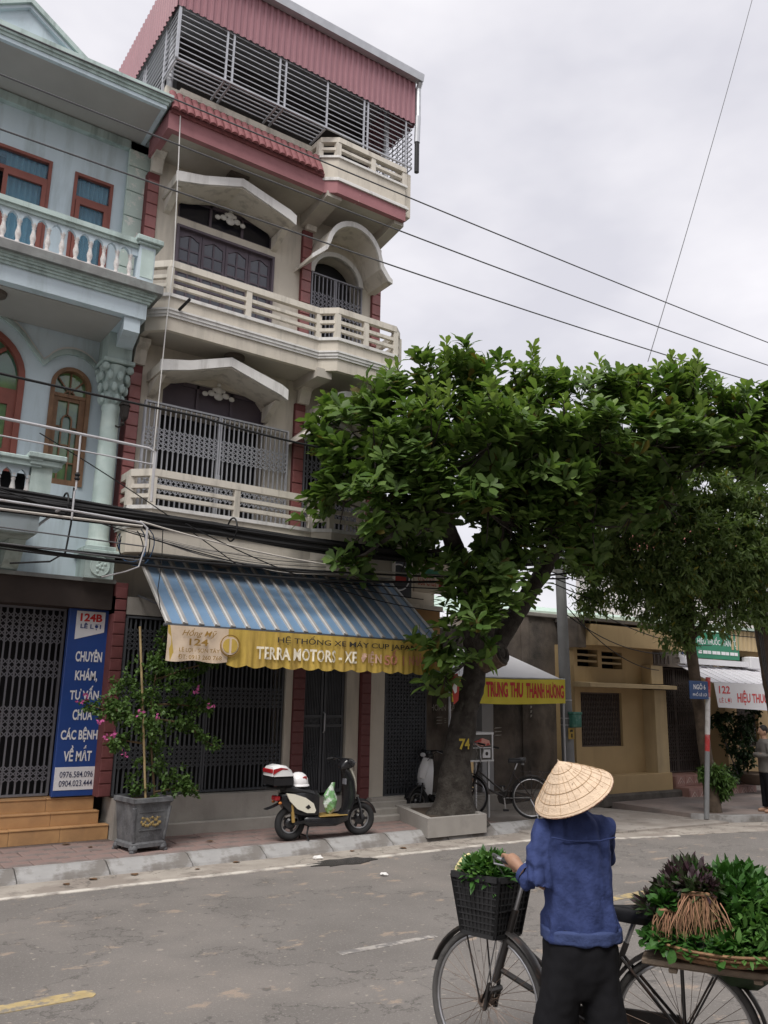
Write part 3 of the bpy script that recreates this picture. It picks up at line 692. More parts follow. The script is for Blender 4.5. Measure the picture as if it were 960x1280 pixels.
for i in range(n):
    xa = x0+i*pw
    if pan is None:
        mk = lambda a, b, lo, hi: MB().add([awn(a,0,lo),awn(b,0,lo),awn(b,1,lo),awn(a,1,lo),awn(a,0,hi),awn(b,0,hi),awn(b,1,hi),awn(a,1,hi)], [(0,3,2,1),(4,5,6,7),(0,1,5,4),(1,2,6,5),(2,3,7,6),(3,0,4,7)])
        pan = part('pan', mk(xa+.075, xa+pw, 0, .006), 'awning_blue', AW)
        rib = part('rib', mk(xa, xa+.024, 0, .035), 'awning_white', AW)
        gry = part('side_flute', mk(xa+.024, xa+.075, 0, .018), 'awning_grey', AW)
    else:
        for pr_ in (pan, rib, gry): twin(pr_, AW, loc=(i*pw, 0, 0), rot=(random.uniform(-.002,.002), 0, 0))
part('rib', mk(x1, x1+.03, 0, .035), 'awning_white', AW)
part('edge_bar', MB().tube([awn(x0-.02,1.0,-.02),awn(x1+.04,1.0,-.02)], .022, 8), 'gate_dark', AW)
for x in (3.72, 5.1, 6.5, 7.9): part('strut', MB().bar(awn(x,0,-.03), awn(x,.99,-.03), .025), 'gate_dark', AW)
part('brace', MB().bar((3.74,11.25,3.25), awn(3.74,.75,-.03), .02), 'gate_dark', AW)
part('rolled_cover', MB().tube([(3.5,11.24,3.93),(5.6,11.22,3.90),(8.1,11.24,3.9)], [.05,.075,.05], 8), 'black_plastic', AW)
YV = 9.885
def vfold(x, z): return (.012*math.sin(x*31+.6*math.sin(x*7)) + .006*math.sin(x*67+1))*min(1, max(.12, (2.78-z)*3.2))
def vfold_pale(x, z): return (.010*math.sin(x*9+z*6)+.006*math.sin(x*23-z*14))*min(1, max(.1, (2.78-z)*3))
def valance(xa, xb, nx, wave, zb):
    mb = MB(); nz = 6; vs = []; fs = []
    for d in (0, .004):
        for i in range(nx+1):
            x = xa+(xb-xa)*i/nx
            for j in range(nz+1):
                z = 2.765+(zb(x)-2.765)*j/nz; vs.append((x, YV+wave(x, z)+d, z))
    k = (nx+1)*(nz+1)
    for i in range(nx):
        for j in range(nz):
            a = i*(nz+1)+j; q = (a, a+1, a+nz+2, a+nz+1); fs.append(q); fs.append(tuple(k+t for t in q[::-1]))
    return mb.add(vs, fs)
vy = part('valance', valance(4.50, 8.0, 220, vfold, lambda x: 2.315-.035*abs(math.sin((x-4.5)*PI/.27))), 'cloth_yellow', AW, True)
vp = part('valance_end', valance(3.69, 4.50, 50, vfold_pale, lambda x: 2.335-.012*math.sin(x*12)), 'cloth_pale', AW, True)
part('hem', MB().add([(3.685,YV-.004,2.765),(3.715,YV-.006,2.765),(3.80,YV-.008,2.335),(3.74,YV-.006,2.33)], [(0,1,2,3)]), 'cloth_yellow', vp)
vw = lambda f: (lambda x, z: f(x, z)-.022)
wall_text('Hồng Mỹ', 3.87, 2.625, .46, .115, YV, 'print_gold', vp, .004, .35, wave=vw(vfold_pale))
wall_text('124', 3.97, 2.53, .25, .085, YV, 'print_gold', vp, .02, wave=vw(vfold_pale))
wall_text('LÊ LỢI - SƠN TÂY', 3.84, 2.435, .54, .072, YV, 'print_gold', vp, .01, wave=vw(vfold_pale))
wall_text('ĐT: 0913 260 768', 3.83, 2.36, .58, .055, YV, 'print_gold', vp, .006, wave=vw(vfold_pale))
lg = MB(); lg.torus((4.52,YV-.03,2.55), (0,1,0), .135, .007, 32, 5)
part('emblem_ring', lg, 'print_gold', vp)
lg = MB().prism([(4.52+.115*math.cos(t*PI/12), 2.55+.115*math.sin(t*PI/12)) for t in range(24)], lambda u, v, d: (u, d, v), YV-.030, YV-.026); part('emblem_field', lg, 'cloth_pale', vp)
for s in (-1, 1):
    lg = MB().prism([(4.52+s*(.018+.085*math.sin(t*PI/10)), 2.55-.09*math.cos(t*PI/10)) for t in range(11)], lambda u, v, d: (u, d, v), YV-.036, YV-.031); part('emblem_leaf', lg, 'cloth_yellow', vp)
wall_text('HỆ THỐNG XE MÁY CUP JAPAN', 5.20, 2.605, 2.32, .135, YV, 'print_black', vy, .012, wave=vw(vfold))
wall_text('TERRA MOTORS - XE', 4.90, 2.40, 1.56, .165, YV, 'print_white', vy, .022, wave=vw(vfold))
wall_text('ĐIỆN', 6.54, 2.385, .34, .20, YV, 'print_pink', vy, .022, wave=vw(vfold))
wall_text('SỐ 1', 6.95, 2.40, .34, .22, YV, 'print_faded_red', vy, .022, wave=vw(vfold))
wall_text('NHẬT BẢN', 7.38, 2.375, .58, .22, YV, 'print_faded_red', vy, .022, wave=vw(vfold))
# ------------------------------------------------------------------ the pale blue house
mat('blue_wall', (.56,.655,.71), .85, .04, 2, .1, 60, stain=(.36,.43,.44), st_amt=.6, st_scale=4, st_lo=.5, st_hi=.68)
mat('mint_trim', (.43,.525,.505), .8, .08, 3, .1, 60, stain=(.19,.235,.22), st_amt=.7, st_scale=4, st_lo=.47, st_hi=.64)
mat('mint_column', (.50,.61,.58), .75, .1, 3, .1, 60, col2=(.60,.70,.66), c2_scale=3, stain=(.30,.38,.35), st_amt=.6, st_scale=2.4, st_lo=.47, st_hi=.7)
mat('flaked_mint', (.50,.60,.55), .85, .06, 4, .2, 60, stain=(.72,.73,.68), st_amt=.9, st_scale=7, st_stretch=(1,1,1), st_lo=.55, st_hi=.6)
mat('baluster_white', (.66,.65,.64), .8, .08, 12, .15, 60, stain=(.42,.33,.29), st_amt=.6, st_scale=12, st_stretch=(1,1,1), st_lo=.5, st_hi=.64)
mat('grime_grey', (.21,.215,.21), .9, .2, 6, .2, 60, stain=(.34,.40,.38), st_amt=.5, st_scale=4, st_stretch=(1,1,1))
mat('window_brown', (.24,.075,.055), .5, .12, 5, spec=.4)
mat('wood_brown', (.22,.125,.07), .55, .2, 8, spec=.35, stain=(.10,.05,.03), st_amt=.7, st_scale=4, st_stretch=(3,3,.3))
mat('blue_glass', (.10,.23,.34), .08, .15, 2, spec=.7)
mat('curtain_cyan', (.30,.58,.68), .8, .15, 5)
mat('green_glass', (.05,.13,.095), .07, .3, 1.5, spec=.8, col2=(.16,.27,.10), c2_scale=1.3)
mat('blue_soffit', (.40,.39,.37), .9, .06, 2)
mat('dark_fascia', (.045,.034,.03), .75, .2, 3)
mat('tan_tile', (.50,.29,.135), .45, .1, 4, spec=.45, col2=(.42,.24,.115), c2_scale=2.5, stain=(.26,.16,.09), st_amt=.5, st_scale=3, st_stretch=(1,1,1))
mat('lamp_black', (.03,.025,.022), .5, .1)
BH = thing('blue_house', 'pale blue house with mint trim, gabled eave, white balusters and a fluted column', 'house', (1.0, 12.5, 0))
BY = 11.6
part('body', MB().box(-3.5, 3.34, 12.0, 19, 0, 10.4), 'blue_wall', BH)
big_arch = arch(.55, 2.03, 4.1, 6.10, .70)
sm_arch = arch(2.37, 2.92, 4.72, 6.15, .28)
part('wall', wall_mesh(-3.5, 3.44, 3.3, 7.2, BY, .3, [big_arch, sm_arch]), 'blue_wall', BH)
part('wall', wall_mesh(-3.5, 3.44, 7.1, 10.45, BY, .3, [rect(.9, 2.05, 7.3, 9.50), rect(2.37, 2.94, 7.95, 9.48)]), 'blue_wall', BH)
part('room', MB().box(-3.4, 3.3, BY+.32, BY+.36, 3.3, 10.4), 'interior_dark', BH)
# upper corner pilaster in blocks
pl = part('pilaster', MB().box(3.12, 3.43, 11.53, 11.6, 7.3, 10.3), 'mint_trim', BH)
for k in range(7): part('block', MB().bev(3.11, 3.44, 11.50, 11.56, 7.32+k*.425, 7.32+(k+1)*.425-.014, .006), 'flaked_mint', pl)
# eave with mouldings and a gable
E_ = [(-3.5,10.5),(3.30,10.5),(3.33,11.7)]
ea = part('eave', MB().prism([(-3.5,10.55),(3.26,10.55),(3.28,11.75),(-3.5,11.75)], lambda u, v, d: (u, v, d), 10.30, 10.5), 'blue_soffit', BH)
part('moulding', MB().strip(E_, 10.285, 10.345, -.06, .0), 'blue_wall', ea); part('moulding', MB().strip(E_, 10.345, 10.39, -.06, .02), 'mint_trim', ea)
part('moulding', MB().strip(E_, 10.39, 10.43, -.06, .045), 'mint_trim', ea); part('moulding', MB().strip(E_, 10.43, 10.50, -.06, .075), 'mint_trim', ea)
part('cornice', MB().box(-3.5, 3.42, 11.50, 11.6, 10.14, 10.28), 'mint_trim', ea)
gb = part('gable', MB().prism([(.55,10.5),(2.06,10.5),(1.34,10.98)], lambda u, v, d: (u, d, v), 10.56, 10.66), 'blue_wall', BH)
def slope(p, q, th, y0, y1, m):
    (ax,az),(bx,bz) = p, q; part('raking_moulding', MB().prism([(ax,az),(bx,bz),(bx,bz-th),(ax,az-th)], lambda u, v, d: (u, d, v), y0, y1), m, gb)
slope((.40,10.47),(1.34,11.07),.08,10.46,10.60,'mint_trim'); slope((1.34,11.07),(2.22,10.47),.08,10.46,10.60,'mint_trim')
slope((.52,10.47),(1.34,10.985),.05,10.50,10.61,'blue_wall'); slope((1.34,10.985),(2.09,10.47),.05,10.50,10.61,'blue_wall')
part('roof', MB().prism([(.42,10.46),(1.34,11.05),(2.20,10.46)], lambda u, v, d: (u, d, v), 10.64, 13), 'mint_trim', gb)
# upper windows with cyan curtains behind blue glass
def sash(x0, x1, z0, z1, zt, name='window', open_l=None):
    w = part(name, MB().box(x0, x0+.045, 11.58, 11.68, z0, z1).box(x1-.045, x1, 11.58, 11.68, z0, z1).box(x0+.045, x1-.045, 11.58, 11.68, z1-.045, z1).box(x0+.045, x1-.045, 11.58, 11.68, z0, z0+.05).box(x0+.045, x1-.045, 11.585, 11.68, zt-.03, zt+.03), 'window_brown', BH)
    part('pane', MB().box(x0+.045, x1-.045, 11.64, 11.65, zt+.03, z1-.045), 'blue_glass', w)
    return w
def leaf(w, a, b, z0, z1):
    s = part('sash', MB().box(a, a+.06, 11.56, 11.61, z0, z1).box(b-.06, b, 11.56, 11.61, z0, z1).box(a+.06, b-.06, 11.56, 11.61, z1-.06, z1).box(a+.06, b-.06, 11.56, 11.61, z0, z0+.07), 'window_brown', w)
    part('pane', MB().box(a+.06, b-.06, 11.60, 11.605, z0+.07, z1-.06), 'blue_glass', w)
w1 = sash(.9, 2.05, 7.32, 9.50, 9.16); leaf(w1, 1.42, 2.0, 7.38, 9.12)
w2 = sash(2.37, 2.94, 7.95, 9.48, 9.07); leaf(w2, 2.42, 2.89, 8.0, 9.03)
def curtain(w, x0, x1, z0, z1):
    mb = MB(); n = 40; vs = []
    for i in range(n+1):
        x = x0+(x1-x0)*i/n; y = 11.70+.03*math.sin(i*1.1)
        vs += [(x,y,z0),(x,y,z1)]
    part('curtain', mb.add(vs, [(2*i,2*i+1,2*i+3,2*i+2) for i in range(n)]), 'curtain_cyan', w)
for w, a, b in ((w1,1.45,2.0),(w2,2.42,2.9)): curtain(w, a, b, 7.6, 9.45)
for nm in ('blue_glass',):
    m_ = MATS[nm]; b = m_.node_tree.nodes['Principled BSDF']; b.inputs['Alpha'].default_value = .32
# upper balcony
YB = 10.42
def baluster(parent, x, y, z0, z1):
    h = z1-z0
    pr = [(.030,0),(.036,.03),(.030,.08),(.020,.14),(.034,.30),(.038,.42),(.026,.60),(.020,.74),(.028,.80),(.022,.86),(.034,.93),(.034,1.0)]
    return part('baluster', MB().lathe([(r, z0+t*h) for r, t in pr], 10, (x, y, 0)), 'baluster_white', parent, 50)
def arcade(xa, xb, n, y, z0, zs, zt):
    """a thin header with a row of pointed openings"""
    st = (xb-xa)/n; holes = []
    for i in range(n):
        a = xa+i*st+.028; b = xa+(i+1)*st-.028; c = (a+b)/2
        holes.append([(a,zs-.001),(b,zs-.001),(b,zs+.03),(b-.02,zs+.07),(c,zs+.10),(a+.02,zs+.07),(a,zs+.03)])
    mb = MB()
    for i, h in enumerate(holes):
        a, b = xa+i*st, xa+(i+1)*st
        for (u0,v0),(u1,v1) in zip(h[1:-1], h[2:]):
            mb.add([(u0,y-.03,v0),(u0,y-.03,zt),(u1,y-.03,zt),(u1,y-.03,v1),(u0,y+.03,v0),(u0,y+.03,zt),(u1,y+.03,zt),(u1,y+.03,v1)], [(0,1,2,3),(7,6,5,4),(0,3,7,4)])
        mb.box(h[1][0], b+.0, y-.03, y+.03, zs, zt); mb.box(a, h[0][0], y-.03, y+.03, zs, zt)
    return mb
bal = part('balcony', MB().box(-3.5, 3.24, 10.47, 11.7, 6.93, 7.25), 'blue_wall', BH)
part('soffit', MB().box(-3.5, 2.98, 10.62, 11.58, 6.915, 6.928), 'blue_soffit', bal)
part('fascia', MB().strip([(-3.5,10.46),(3.26,10.46),(3.28,11.5)], 6.92, 7.14, -.05, 0), 'blue_wall', bal)
for k, (a, c, o) in enumerate(((7.14,7.18,.03),(7.18,7.215,.05),(7.215,7.25,.075),(7.25,7.28,.10))): part('moulding', MB().strip([(-3.5,10.46),(3.26,10.46),(3.28,11.5)], a, c, -.05, o), 'mint_trim', bal)
part('ledge', MB().strip([(-3.5,10.46),(3.26,10.46),(3.28,11.5)], 7.28, 7.40, -.2, .16), 'grime_grey', bal)
part('base_rail', MB().box(-3.5, 3.06, YB-.05, YB+.06, 7.40, 7.45), 'baluster_white', bal)
proto = None
for i in range(26):
    x = 2.96-i*.178
    if proto is None: proto = baluster(bal, x, YB, 7.45, 7.78)
    else: twin(proto, bal, loc=(-i*.178, 0, 0), rot=(0, 0, 0))
part('arcade', arcade(2.96-26*.178+.0, 2.96+.0, 26, YB, 7.7, 7.76, 7.9), 'blue_wall', bal)
part('arcade', MB().box(2.955, 3.08, YB-.03, YB+.03, 7.78, 7.9), 'blue_wall', bal)
part('handrail', MB().strip([(-3.5,YB),(3.06,YB)], 7.88, 7.93, -.06, .06), 'mint_trim', bal); part('handrail', MB().strip([(-3.5,YB),(3.06,YB)], 7.93, 8.0, -.09, .09), 'mint_trim', bal)
po = part('post', MB().box(3.05, 3.27, YB-.09, YB+.12, 7.40, 7.93), 'blue_wall', bal)
part('inset', MB().box(3.08, 3.255, YB-.096, YB-.089, 7.46, 7.88), 'mint_column', po)
part('cap', MB().bev(3.02, 3.32, YB-.13, YB+.16, 7.93, 7.97, .01).bev(2.99, 3.36, YB-.16, YB+.18, 7.97, 8.05, .012), 'mint_trim', po)
part('beam', MB().prism([(2.98,10.5),(3.2,10.5),(3.40,11.6),(3.16,11.6)], lambda u, v, d: (u, v, d), 6.72, 6.92), 'blue_wall', bal)
part('ceiling_lamp', MB().lathe([(.15,6.915),(.14,6.87),(.08,6.84),(.001,6.835)], 16, (1.42,10.85,0)), 'lamp_cover', bal)
# big arched door and the small arched window
def ring(outer, inner, y0, y1):
    mb = MB(); vs = []; fs = []
    for (a,b),(c,d) in zip(outer, inner): vs += [(a,y0,b),(c,y0,d),(c,y1,d),(a,y1,b)]
    for i in range(len(outer)-1):
        for j in range(4): fs.append((i*4+j, i*4+(j+1)%4, (i+1)*4+(j+1)%4, (i+1)*4+j))
    return mb.add(vs, fs+[(3,2,1,0), tuple((len(outer)-1)*4+j for j in range(4))])
def loop_from(xa, xb, zb, zs, rise): a = arch(xa, xb, zb, zs, rise, 18); return [(xb, zb)]+a[2:]+[(xa, zb)]
bw = part('arched_door', ring(loop_from(.55,2.03,4.1,6.10,.70), loop_from(.63,1.95,4.1,6.10,.62), 11.58, 11.72), 'window_brown', BH)
part('pane', MB().prism(arch(.62, 1.96, 5.92, 6.10, .63), lambda u, v, d: (u, d, v), 11.68, 11.69), 'green_glass', bw)
part('bar', MB().box(.63, 1.95, 11.62, 11.70, 5.86, 5.94).bar((1.29,11.64,5.94),(1.29,11.64,6.7), .05).bar((1.29,11.64,6.1),(1.75,11.64,6.5), .05).bar((1.29,11.64,6.1),(.83,11.64,6.5), .05), 'window_brown', bw)
for a, b in ((.63,1.29),(1.29,1.95)):
    s = part('door_leaf', MB().box(a, a+.10, 11.62, 11.67, 4.1, 5.86).box(b-.10, b, 11.62, 11.67, 4.1, 5.86).box(a+.1, b-.1, 11.62, 11.67, 5.72, 5.86).box(a+.1, b-.1, 11.62, 11.67, 5.02, 5.10), 'window_brown', bw)
    part('pane', MB().box(a+.1, b-.1, 11.65, 11.66, 4.2, 5.72), 'green_glass', bw)
aw = part('arched_window', ring(loop_from(2.37,2.92,4.72,6.15,.28), loop_from(2.425,2.865,4.72,6.15,.225), 11.57, 11.72), 'wood_brown', BH)
part('pane', MB().prism(arch(2.42, 2.87, 4.78, 6.15, .23), lambda u, v, d: (u, d, v), 11.68, 11.69), 'green_glass', aw)
bars = MB().box(2.425, 2.865, 11.62, 11.70, 5.99, 6.04)
bars.box(2.425, 2.50, 11.63, 11.69, 4.8, 5.99).box(2.79, 2.865, 11.63, 11.69, 4.8, 5.99).box(2.425, 2.865, 11.62, 11.70, 4.72, 4.80)
part('sash', bars, 'wood_brown', aw)
tr = MB(); x = 2.645
tr.bar((x,11.655,6.04),(x,11.655,6.36), .022).bar((x-.02,11.655,6.08),(x-.17,11.655,6.27), .022).bar((x+.02,11.655,6.08),(x+.17,11.655,6.27), .022)
for k in range(8): t = PI*k/8; t2 = PI*(k+1)/8; tr.bar((x+.07*math.cos(t),11.655,6.04+.05*math.sin(t)),(x+.07*math.cos(t2),11.655,6.04+.05*math.sin(t2)), .02)
tr.bar((x,11.655,5.72),(x,11.655,5.99), .022).bar((2.5,11.655,5.56),(x-.065,11.655,5.56), .022).bar((2.79,11.655,5.56),(x+.065,11.655,5.56), .022)
for s in (-1,1): tr.bar((x+s*.065,11.655,4.8),(x+s*.065,11.655,5.65), .022)
for k in range(8): t = PI*k/8; t2 = PI*(k+1)/8; tr.bar((x+.065*math.cos(t),11.655,5.65+.09*math.sin(t)),(x+.065*math.cos(t2),11.655,5.65+.09*math.sin(t2)), .022)
tr.bar((2.5,11.655,5.05),(2.79,11.655,5.05), .02); tr.bar((x-.065,11.655,5.3),(x+.065,11.655,5.3), .02)
tr.box(2.5, 2.79, 11.64, 11.67, 5.94, 5.99)
part('tracery', tr, 'wood_brown', aw)
# flowing hood moulding over both arches
def hoodline():
    pts = []
    for i in range(15): t = PI*(1-i/14*.82); pts.append((1.29+.92*math.cos(t), 6.08+.88*math.sin(t)))
    a = pts[-1]; 
    pts += [(2.24,6.36)]
    for i in range(11): t = PI*(.84-.68*i/10); pts.append((2.645+.40*math.cos(t), 6.22+.40*math.sin(t)))
    pts += [(3.06,6.33)]
    return pts
hl = hoodline()
for o, th, d, m_ in ((0,.05,.055,'mint_trim'),(.05,.035,.035,'mint_trim'),(.085,.035,.02,'white_trim')):
    part('hood_moulding', ring([(a,b+o+th) for a, b in hl], [(a,b+o) for a, b in hl], BY-d, BY+.02), m_, BH)
# column with a leafy capital, on a pedestal with a relief panel
cx, cy = 3.15, 11.34
co = part('column', MB().lathe([(.155,3.86),(.16,3.92),(.14,3.96),(.135,4.0),(.13,5.1),(.118,5.80),(.13,5.84),(.118,5.88),(.118,5.9)], 24, (cx,cy,0)), 'mint_column', BH, 50)
cp = MB().lathe([(.12,5.9),(.14,5.95),(.13,6.1),(.16,6.3),(.21,6.46),(.17,6.48)], 20, (cx,cy,0))
for lv, (zz, rr) in enumerate(((5.98,.15),(6.14,.17),(6.30,.20))):
    for k in range(9):
        t = 2*PI*(k+.5*lv)/9; c = Vector((cx+rr*math.cos(t), cy+rr*math.sin(t), zz)); cp.ball(c, .045, .045, .075, 8, 5)
for s in (-1,1):
    for sy in (-1,1): cp.ball((cx+s*.17, cy+sy*.17, 6.42), .06, .06, .06, 8, 6)
part('capital', cp, 'mint_trim', co, 40)
part('abacus', MB().bev(cx-.22, cx+.22, cy-.24, 11.6, 6.48, 6.54, .01).box(cx-.17, cx+.17, cy-.20, 11.6, 6.54, 6.93), 'mint_trim', co)
pe = part('pedestal', MB().box(cx-.19, cx+.19, cy-.2, 11.6, 3.42, 3.74), 'mint_trim', BH)
part('cap', MB().bev(cx-.24, cx+.24, cy-.25, 11.6, 3.74, 3.80, .01).bev(cx-.20, cx+.2, cy-.21, 11.6, 3.80, 3.86, .01), 'mint_trim', pe)
rl = MB().prism([(cx+.12*math.cos(t*PI/10), 3.58+.13*math.sin(t*PI/10)) for t in range(20)], lambda u, v, d: (u, d, v), cy-.215, cy-.2)
for k in range(9): rl.ball((cx+.08*math.cos(k*2.4)*(k/9), cy-.215, 3.58+.1*math.sin(k*2.4)*(k/9)), .022, .012, .022, 8, 5)
part('relief', rl, 'mint_column', pe)
part('rim', MB().torus((cx,cy-.21,3.58), (0,1,0), .125, .010, 20, 6), 'mint_column', pe)
# small lower balcony
b2 = part('lower_balcony', MB().box(-3.5, 2.18, 10.45, 11.6, 3.80, 4.06), 'blue_wall', BH)
part('moulding', MB().strip([(-3.5,10.45),(2.18,10.45),(2.18,11.6)], 4.06, 4.14, -.06, .06), 'mint_trim', b2)
part('soffit', MB().box(-3.5, 2.16, 10.5, 11.6, 3.785, 3.80), 'mint_trim', b2)
proto = None
for i in range(24):
    x = 2.0-i*.165
    if proto is None: proto = baluster(b2, x, 10.46, 4.16, 4.5)
    else: twin(proto, b2, loc=(-i*.165, 0, 0))
part('backboard', MB().box(-3.4, 2.0, 10.62, 10.64, 4.1, 4.55), 'interior_dark', b2)
part('arcade', arcade(2.0-24*.165, 2.0, 24, 10.46, 4.4, 4.46, 4.6), 'blue_wall', b2)
part('handrail', MB().box(-3.5, 2.12, 10.36, 10.58, 4.6, 4.66).bev(-3.5, 2.13, 10.33, 10.61, 4.66, 4.71, .01), 'mint_trim', b2)
po = part('post', MB().box(2.02, 2.26, 10.40, 10.56, 4.14, 4.62), 'mint_column', b2)
part('cap', MB().bev(1.98, 2.36, 10.34, 10.62, 4.62, 4.70, .012).bev(1.95, 2.40, 10.30, 10.66, 4.70, 4.77, .012), 'mint_trim', po)
part('bracket', MB().prism([(11.6,3.4),(11.3,3.42),(11.1,3.55),(10.9,3.78),(11.6,3.78)], lambda u, v, d: (d, u, v), 1.95, 2.15), 'mint_trim', b2)
# ground floor
part('ground_wall', MB().box(2.96, 3.41, 11.56, 11.9, .55, 3.05), 'dark_fascia', BH)
part('lintel', MB().box(-3.5, 3.40, 11.28, 11.9, 3.03, 3.38), 'dark_fascia', BH)
part('lintel_top', MB().box(-3.5, 3.42, 11.24, 11.6, 3.38, 3.43), 'grime_grey', BH)
part('shop_room', MB().box(-3.5, 3.3, 11.95, 11.99, .3, 3.1), 'interior_dark', BH)
folding_gate(BH, -.2, 2.92, .62, 3.03, 11.7, .083, [(.8,1.0),(1.35,1.75),(2.1,2.35),(2.55,2.95)], 'gate_grey', .02)
# tan tiled steps
st = part('steps', MB().box(-3.5, 3.60, 11.23, 12, 0, .275).box(-3.5, 3.50, 11.36, 12, .275, .435).box(-3.5, 3.46, 11.49, 12, .435, .60), 'grime_grey', BH)
def tread(x0, x1, y0, y1, z0, z1): return MB().bev(x0+.002, x1-.002, y0-.012, y0, z0, z1-.012, .003).bev(x0+.002, x1-.002, y0-.022, y1, z1-.012, z1+.008, .004)
for x1_, y0, y1, z0, z1 in ((3.60,11.23,11.36,.10,.275),(3.50,11.36,11.49,.283,.435),(3.46,11.49,11.9,.443,.60)):
    t0 = None
    for i in range(9):
        xb = x1_-i*.6
        if t0 is None: t0 = part('tile', tread(xb-.6, xb, y0, y1, z0, z1), 'tan_tile', st)
        else: twin(t0, st, loc=(-i*.6, 0, random.uniform(-.001,.001)))
# wall lantern on the column
LN = thing('wall_lantern', 'small black lantern fixed to the mint column of the blue house', 'lamp', (3.28, 11.12, 5.7))
part('cage', MB().lathe([(.03,5.66),(.055,5.70),(.07,5.86),(.055,5.87)], 6, (3.28,11.12,0)), 'lamp_black', LN)
part('cap', MB().lathe([(.085,5.87),(.06,5.92),(.015,5.95),(.012,5.99)], 6, (3.28,11.12,0)), 'lamp_black', LN)
part('bracket', MB().tube([(3.28,11.12,5.66),(3.28,11.14,5.60),(3.24,11.20,5.57),(3.20,11.25,5.6)], .014, 6).ball((3.27,11.13,5.61), .03), 'lamp_black', LN)

# ------------------------------------------------------------------ clinic sign
mat('sign_blue', (.022,.065,.26), .35, .06, 3, spec=.45); mat('sign_white', (.78,.78,.80), .4, .03, 3); mat('sign_red', (.55,.03,.03), .4, .05); mat('sign_navy', (.03,.06,.22), .4, .05); mat('sign_ink', (.04,.05,.12), .4, .05)
SG = thing('clinic_sign', 'tall blue board with white lettering and phone numbers beside the gate of the blue house', 'sign', (3.15, 11.5, .62))
SX = 2.905; YS = 11.44
part('board', MB().bev(SX, 3.455, YS, YS+.1, .62, 3.03, .008), 'sign_blue', SG)
pn = part('header_panel', MB().prism([(SX+.09,2.62),(SX+.47,2.73),(SX+.47,3.0),(SX+.09,3.0)], lambda u, v, d: (u, d, v), YS-.006, YS+.001), 'sign_white', SG)
wall_text('124B', SX+.14, 2.865, .29, .105, YS-.007, 'sign_red', pn, .035)
wall_text('LÊ LỢI', SX+.15, 2.755, .27, .09, YS-.007, 'sign_navy', pn, .02)
for s, z, w, h, dx in (('CHUYÊN',2.33,.37,.17,.03),('KHÁM,',2.065,.31,.18,.02),('TƯ VẤN',1.835,.40,.185,.02),('CHỮA',1.575,.27,.18,.02),('CÁC BỆNH',1.295,.50,.195,.005),('VỀ MẮT',1.055,.38,.20,.01)):
    w *= .94; wall_text(s, SX+.27+dx-w/2, z, w, h, YS-.002, 'sign_white', SG, .03)
ph = part('phone_panel', MB().box(SX+.012, SX+.54, YS-.005, YS+.001, .70, .985), 'sign_white', SG)
wall_text('0976.584.096', SX+.075, .855, .42, .075, YS-.006, 'sign_ink', ph, .004)
wall_text('0904.023.444', SX+.075, .745, .42, .075, YS-.006, 'sign_ink', ph, .004)
# ------------------------------------------------------------------ annex with hand-painted boards, stained wall, tent
mat('ochre_wall', (.40,.235,.105), .85, .08, 2, .1, 60, stain=(.2,.13,.08), st_amt=.5, st_scale=2)
mat('grimy_wall', (.155,.13,.11), .95, .25, 3, .3, 40, col2=(.055,.05,.046), c2_scale=1.3, c2_lo=.42, c2_hi=.62, stain=(.25,.21,.175), st_amt=.7, st_scale=1.1, st_stretch=(1.3,1,.5), st_lo=.52, st_hi=.66)
mat('limewash', (.40,.38,.35), .95, .2, 20)
mat('grey_paint', (.38,.385,.40), .8, .06, 2, .1, 50)
mat('board_cream', (.50,.43,.34), .6, .08, 3, stain=(.3,.24,.18), st_amt=.5, st_scale=3); mat('board_green', (.04,.16,.10), .6, .1, 4); mat('board_red', (.38,.05,.04), .6, .1, 4)
mat('sheet_white', (.70,.70,.72), .7, .04, 2); mat('banner_yellow', (.62,.53,.06), .7, .05, 2); mat('banner_red', (.50,.04,.05), .7, .1, 5)
mat('pole_concrete', (.21,.215,.22), .9, .1, 4, .2, 60, stain=(.2,.19,.18), st_amt=.5, st_scale=3)
AN = thing('annex', 'cream and ochre two storey annex behind the tree, joined to the shop', 'building', (8.4, 13, 0))
part('wall', MB().box(7.79, 9.15, 11.50, 15, 3.02, 4.9), 'cream_wall', AN)
part('lower_wall', MB().box(8.75, 9.16, 11.56, 15, 0, 3.02), 'grimy_wall', AN)
part('band', MB().box(7.79, 9.22, 11.42, 11.5, 3.05, 3.45), 'ochre_wall', AN); part('ledge', MB().bev(7.79, 9.25, 11.36, 11.5, 3.45, 3.53, .01), 'cream_trim', AN)
part('roof_slab', MB().bev(7.6, 9.3, 11.2, 15.1, 4.9, 5.02, .015), 'slab_concrete', AN)
HB = thing('repair_board', 'cream board with red and green hand lettering above the ochre band', 'sign', (8.87, 11.2, 3.74))
part('board', MB().bev(8.46, 9.27, 11.18, 11.23, 3.72, 4.36, .006), 'board_cream', HB)
wall_text('Sửa Chữa', 8.54, 3.84, .40, .17, 11.18, 'board_red', HB, .0)
wall_text('M', 8.99, 3.84, .2, .15, 11.18, 'board_red', HB, .03)
part('green_stroke', MB().prism([(8.66,4.05),(8.74,4.14),(8.95,4.13),(9.2,4.12),(9.18,4.05),(8.95,4.06),(8.8,4.02)], lambda u, v, d: (u, d, v), 11.172, 11.179), 'board_green', HB)
for x in (8.52, 9.2): part('bracket', MB().bar((x,11.2,4.1), (x,11.5,4.2), .03), 'gate_dark', HB)
RB = thing('round_emblem_board', 'dark narrow board with a pale ring and a red word beside the cream board', 'sign', (8.25, 11.2, 3.6))
part('board', MB().bev(8.06, 8.42, 11.2, 11.24, 3.6, 4.26, .006), 'gate_dark', RB)
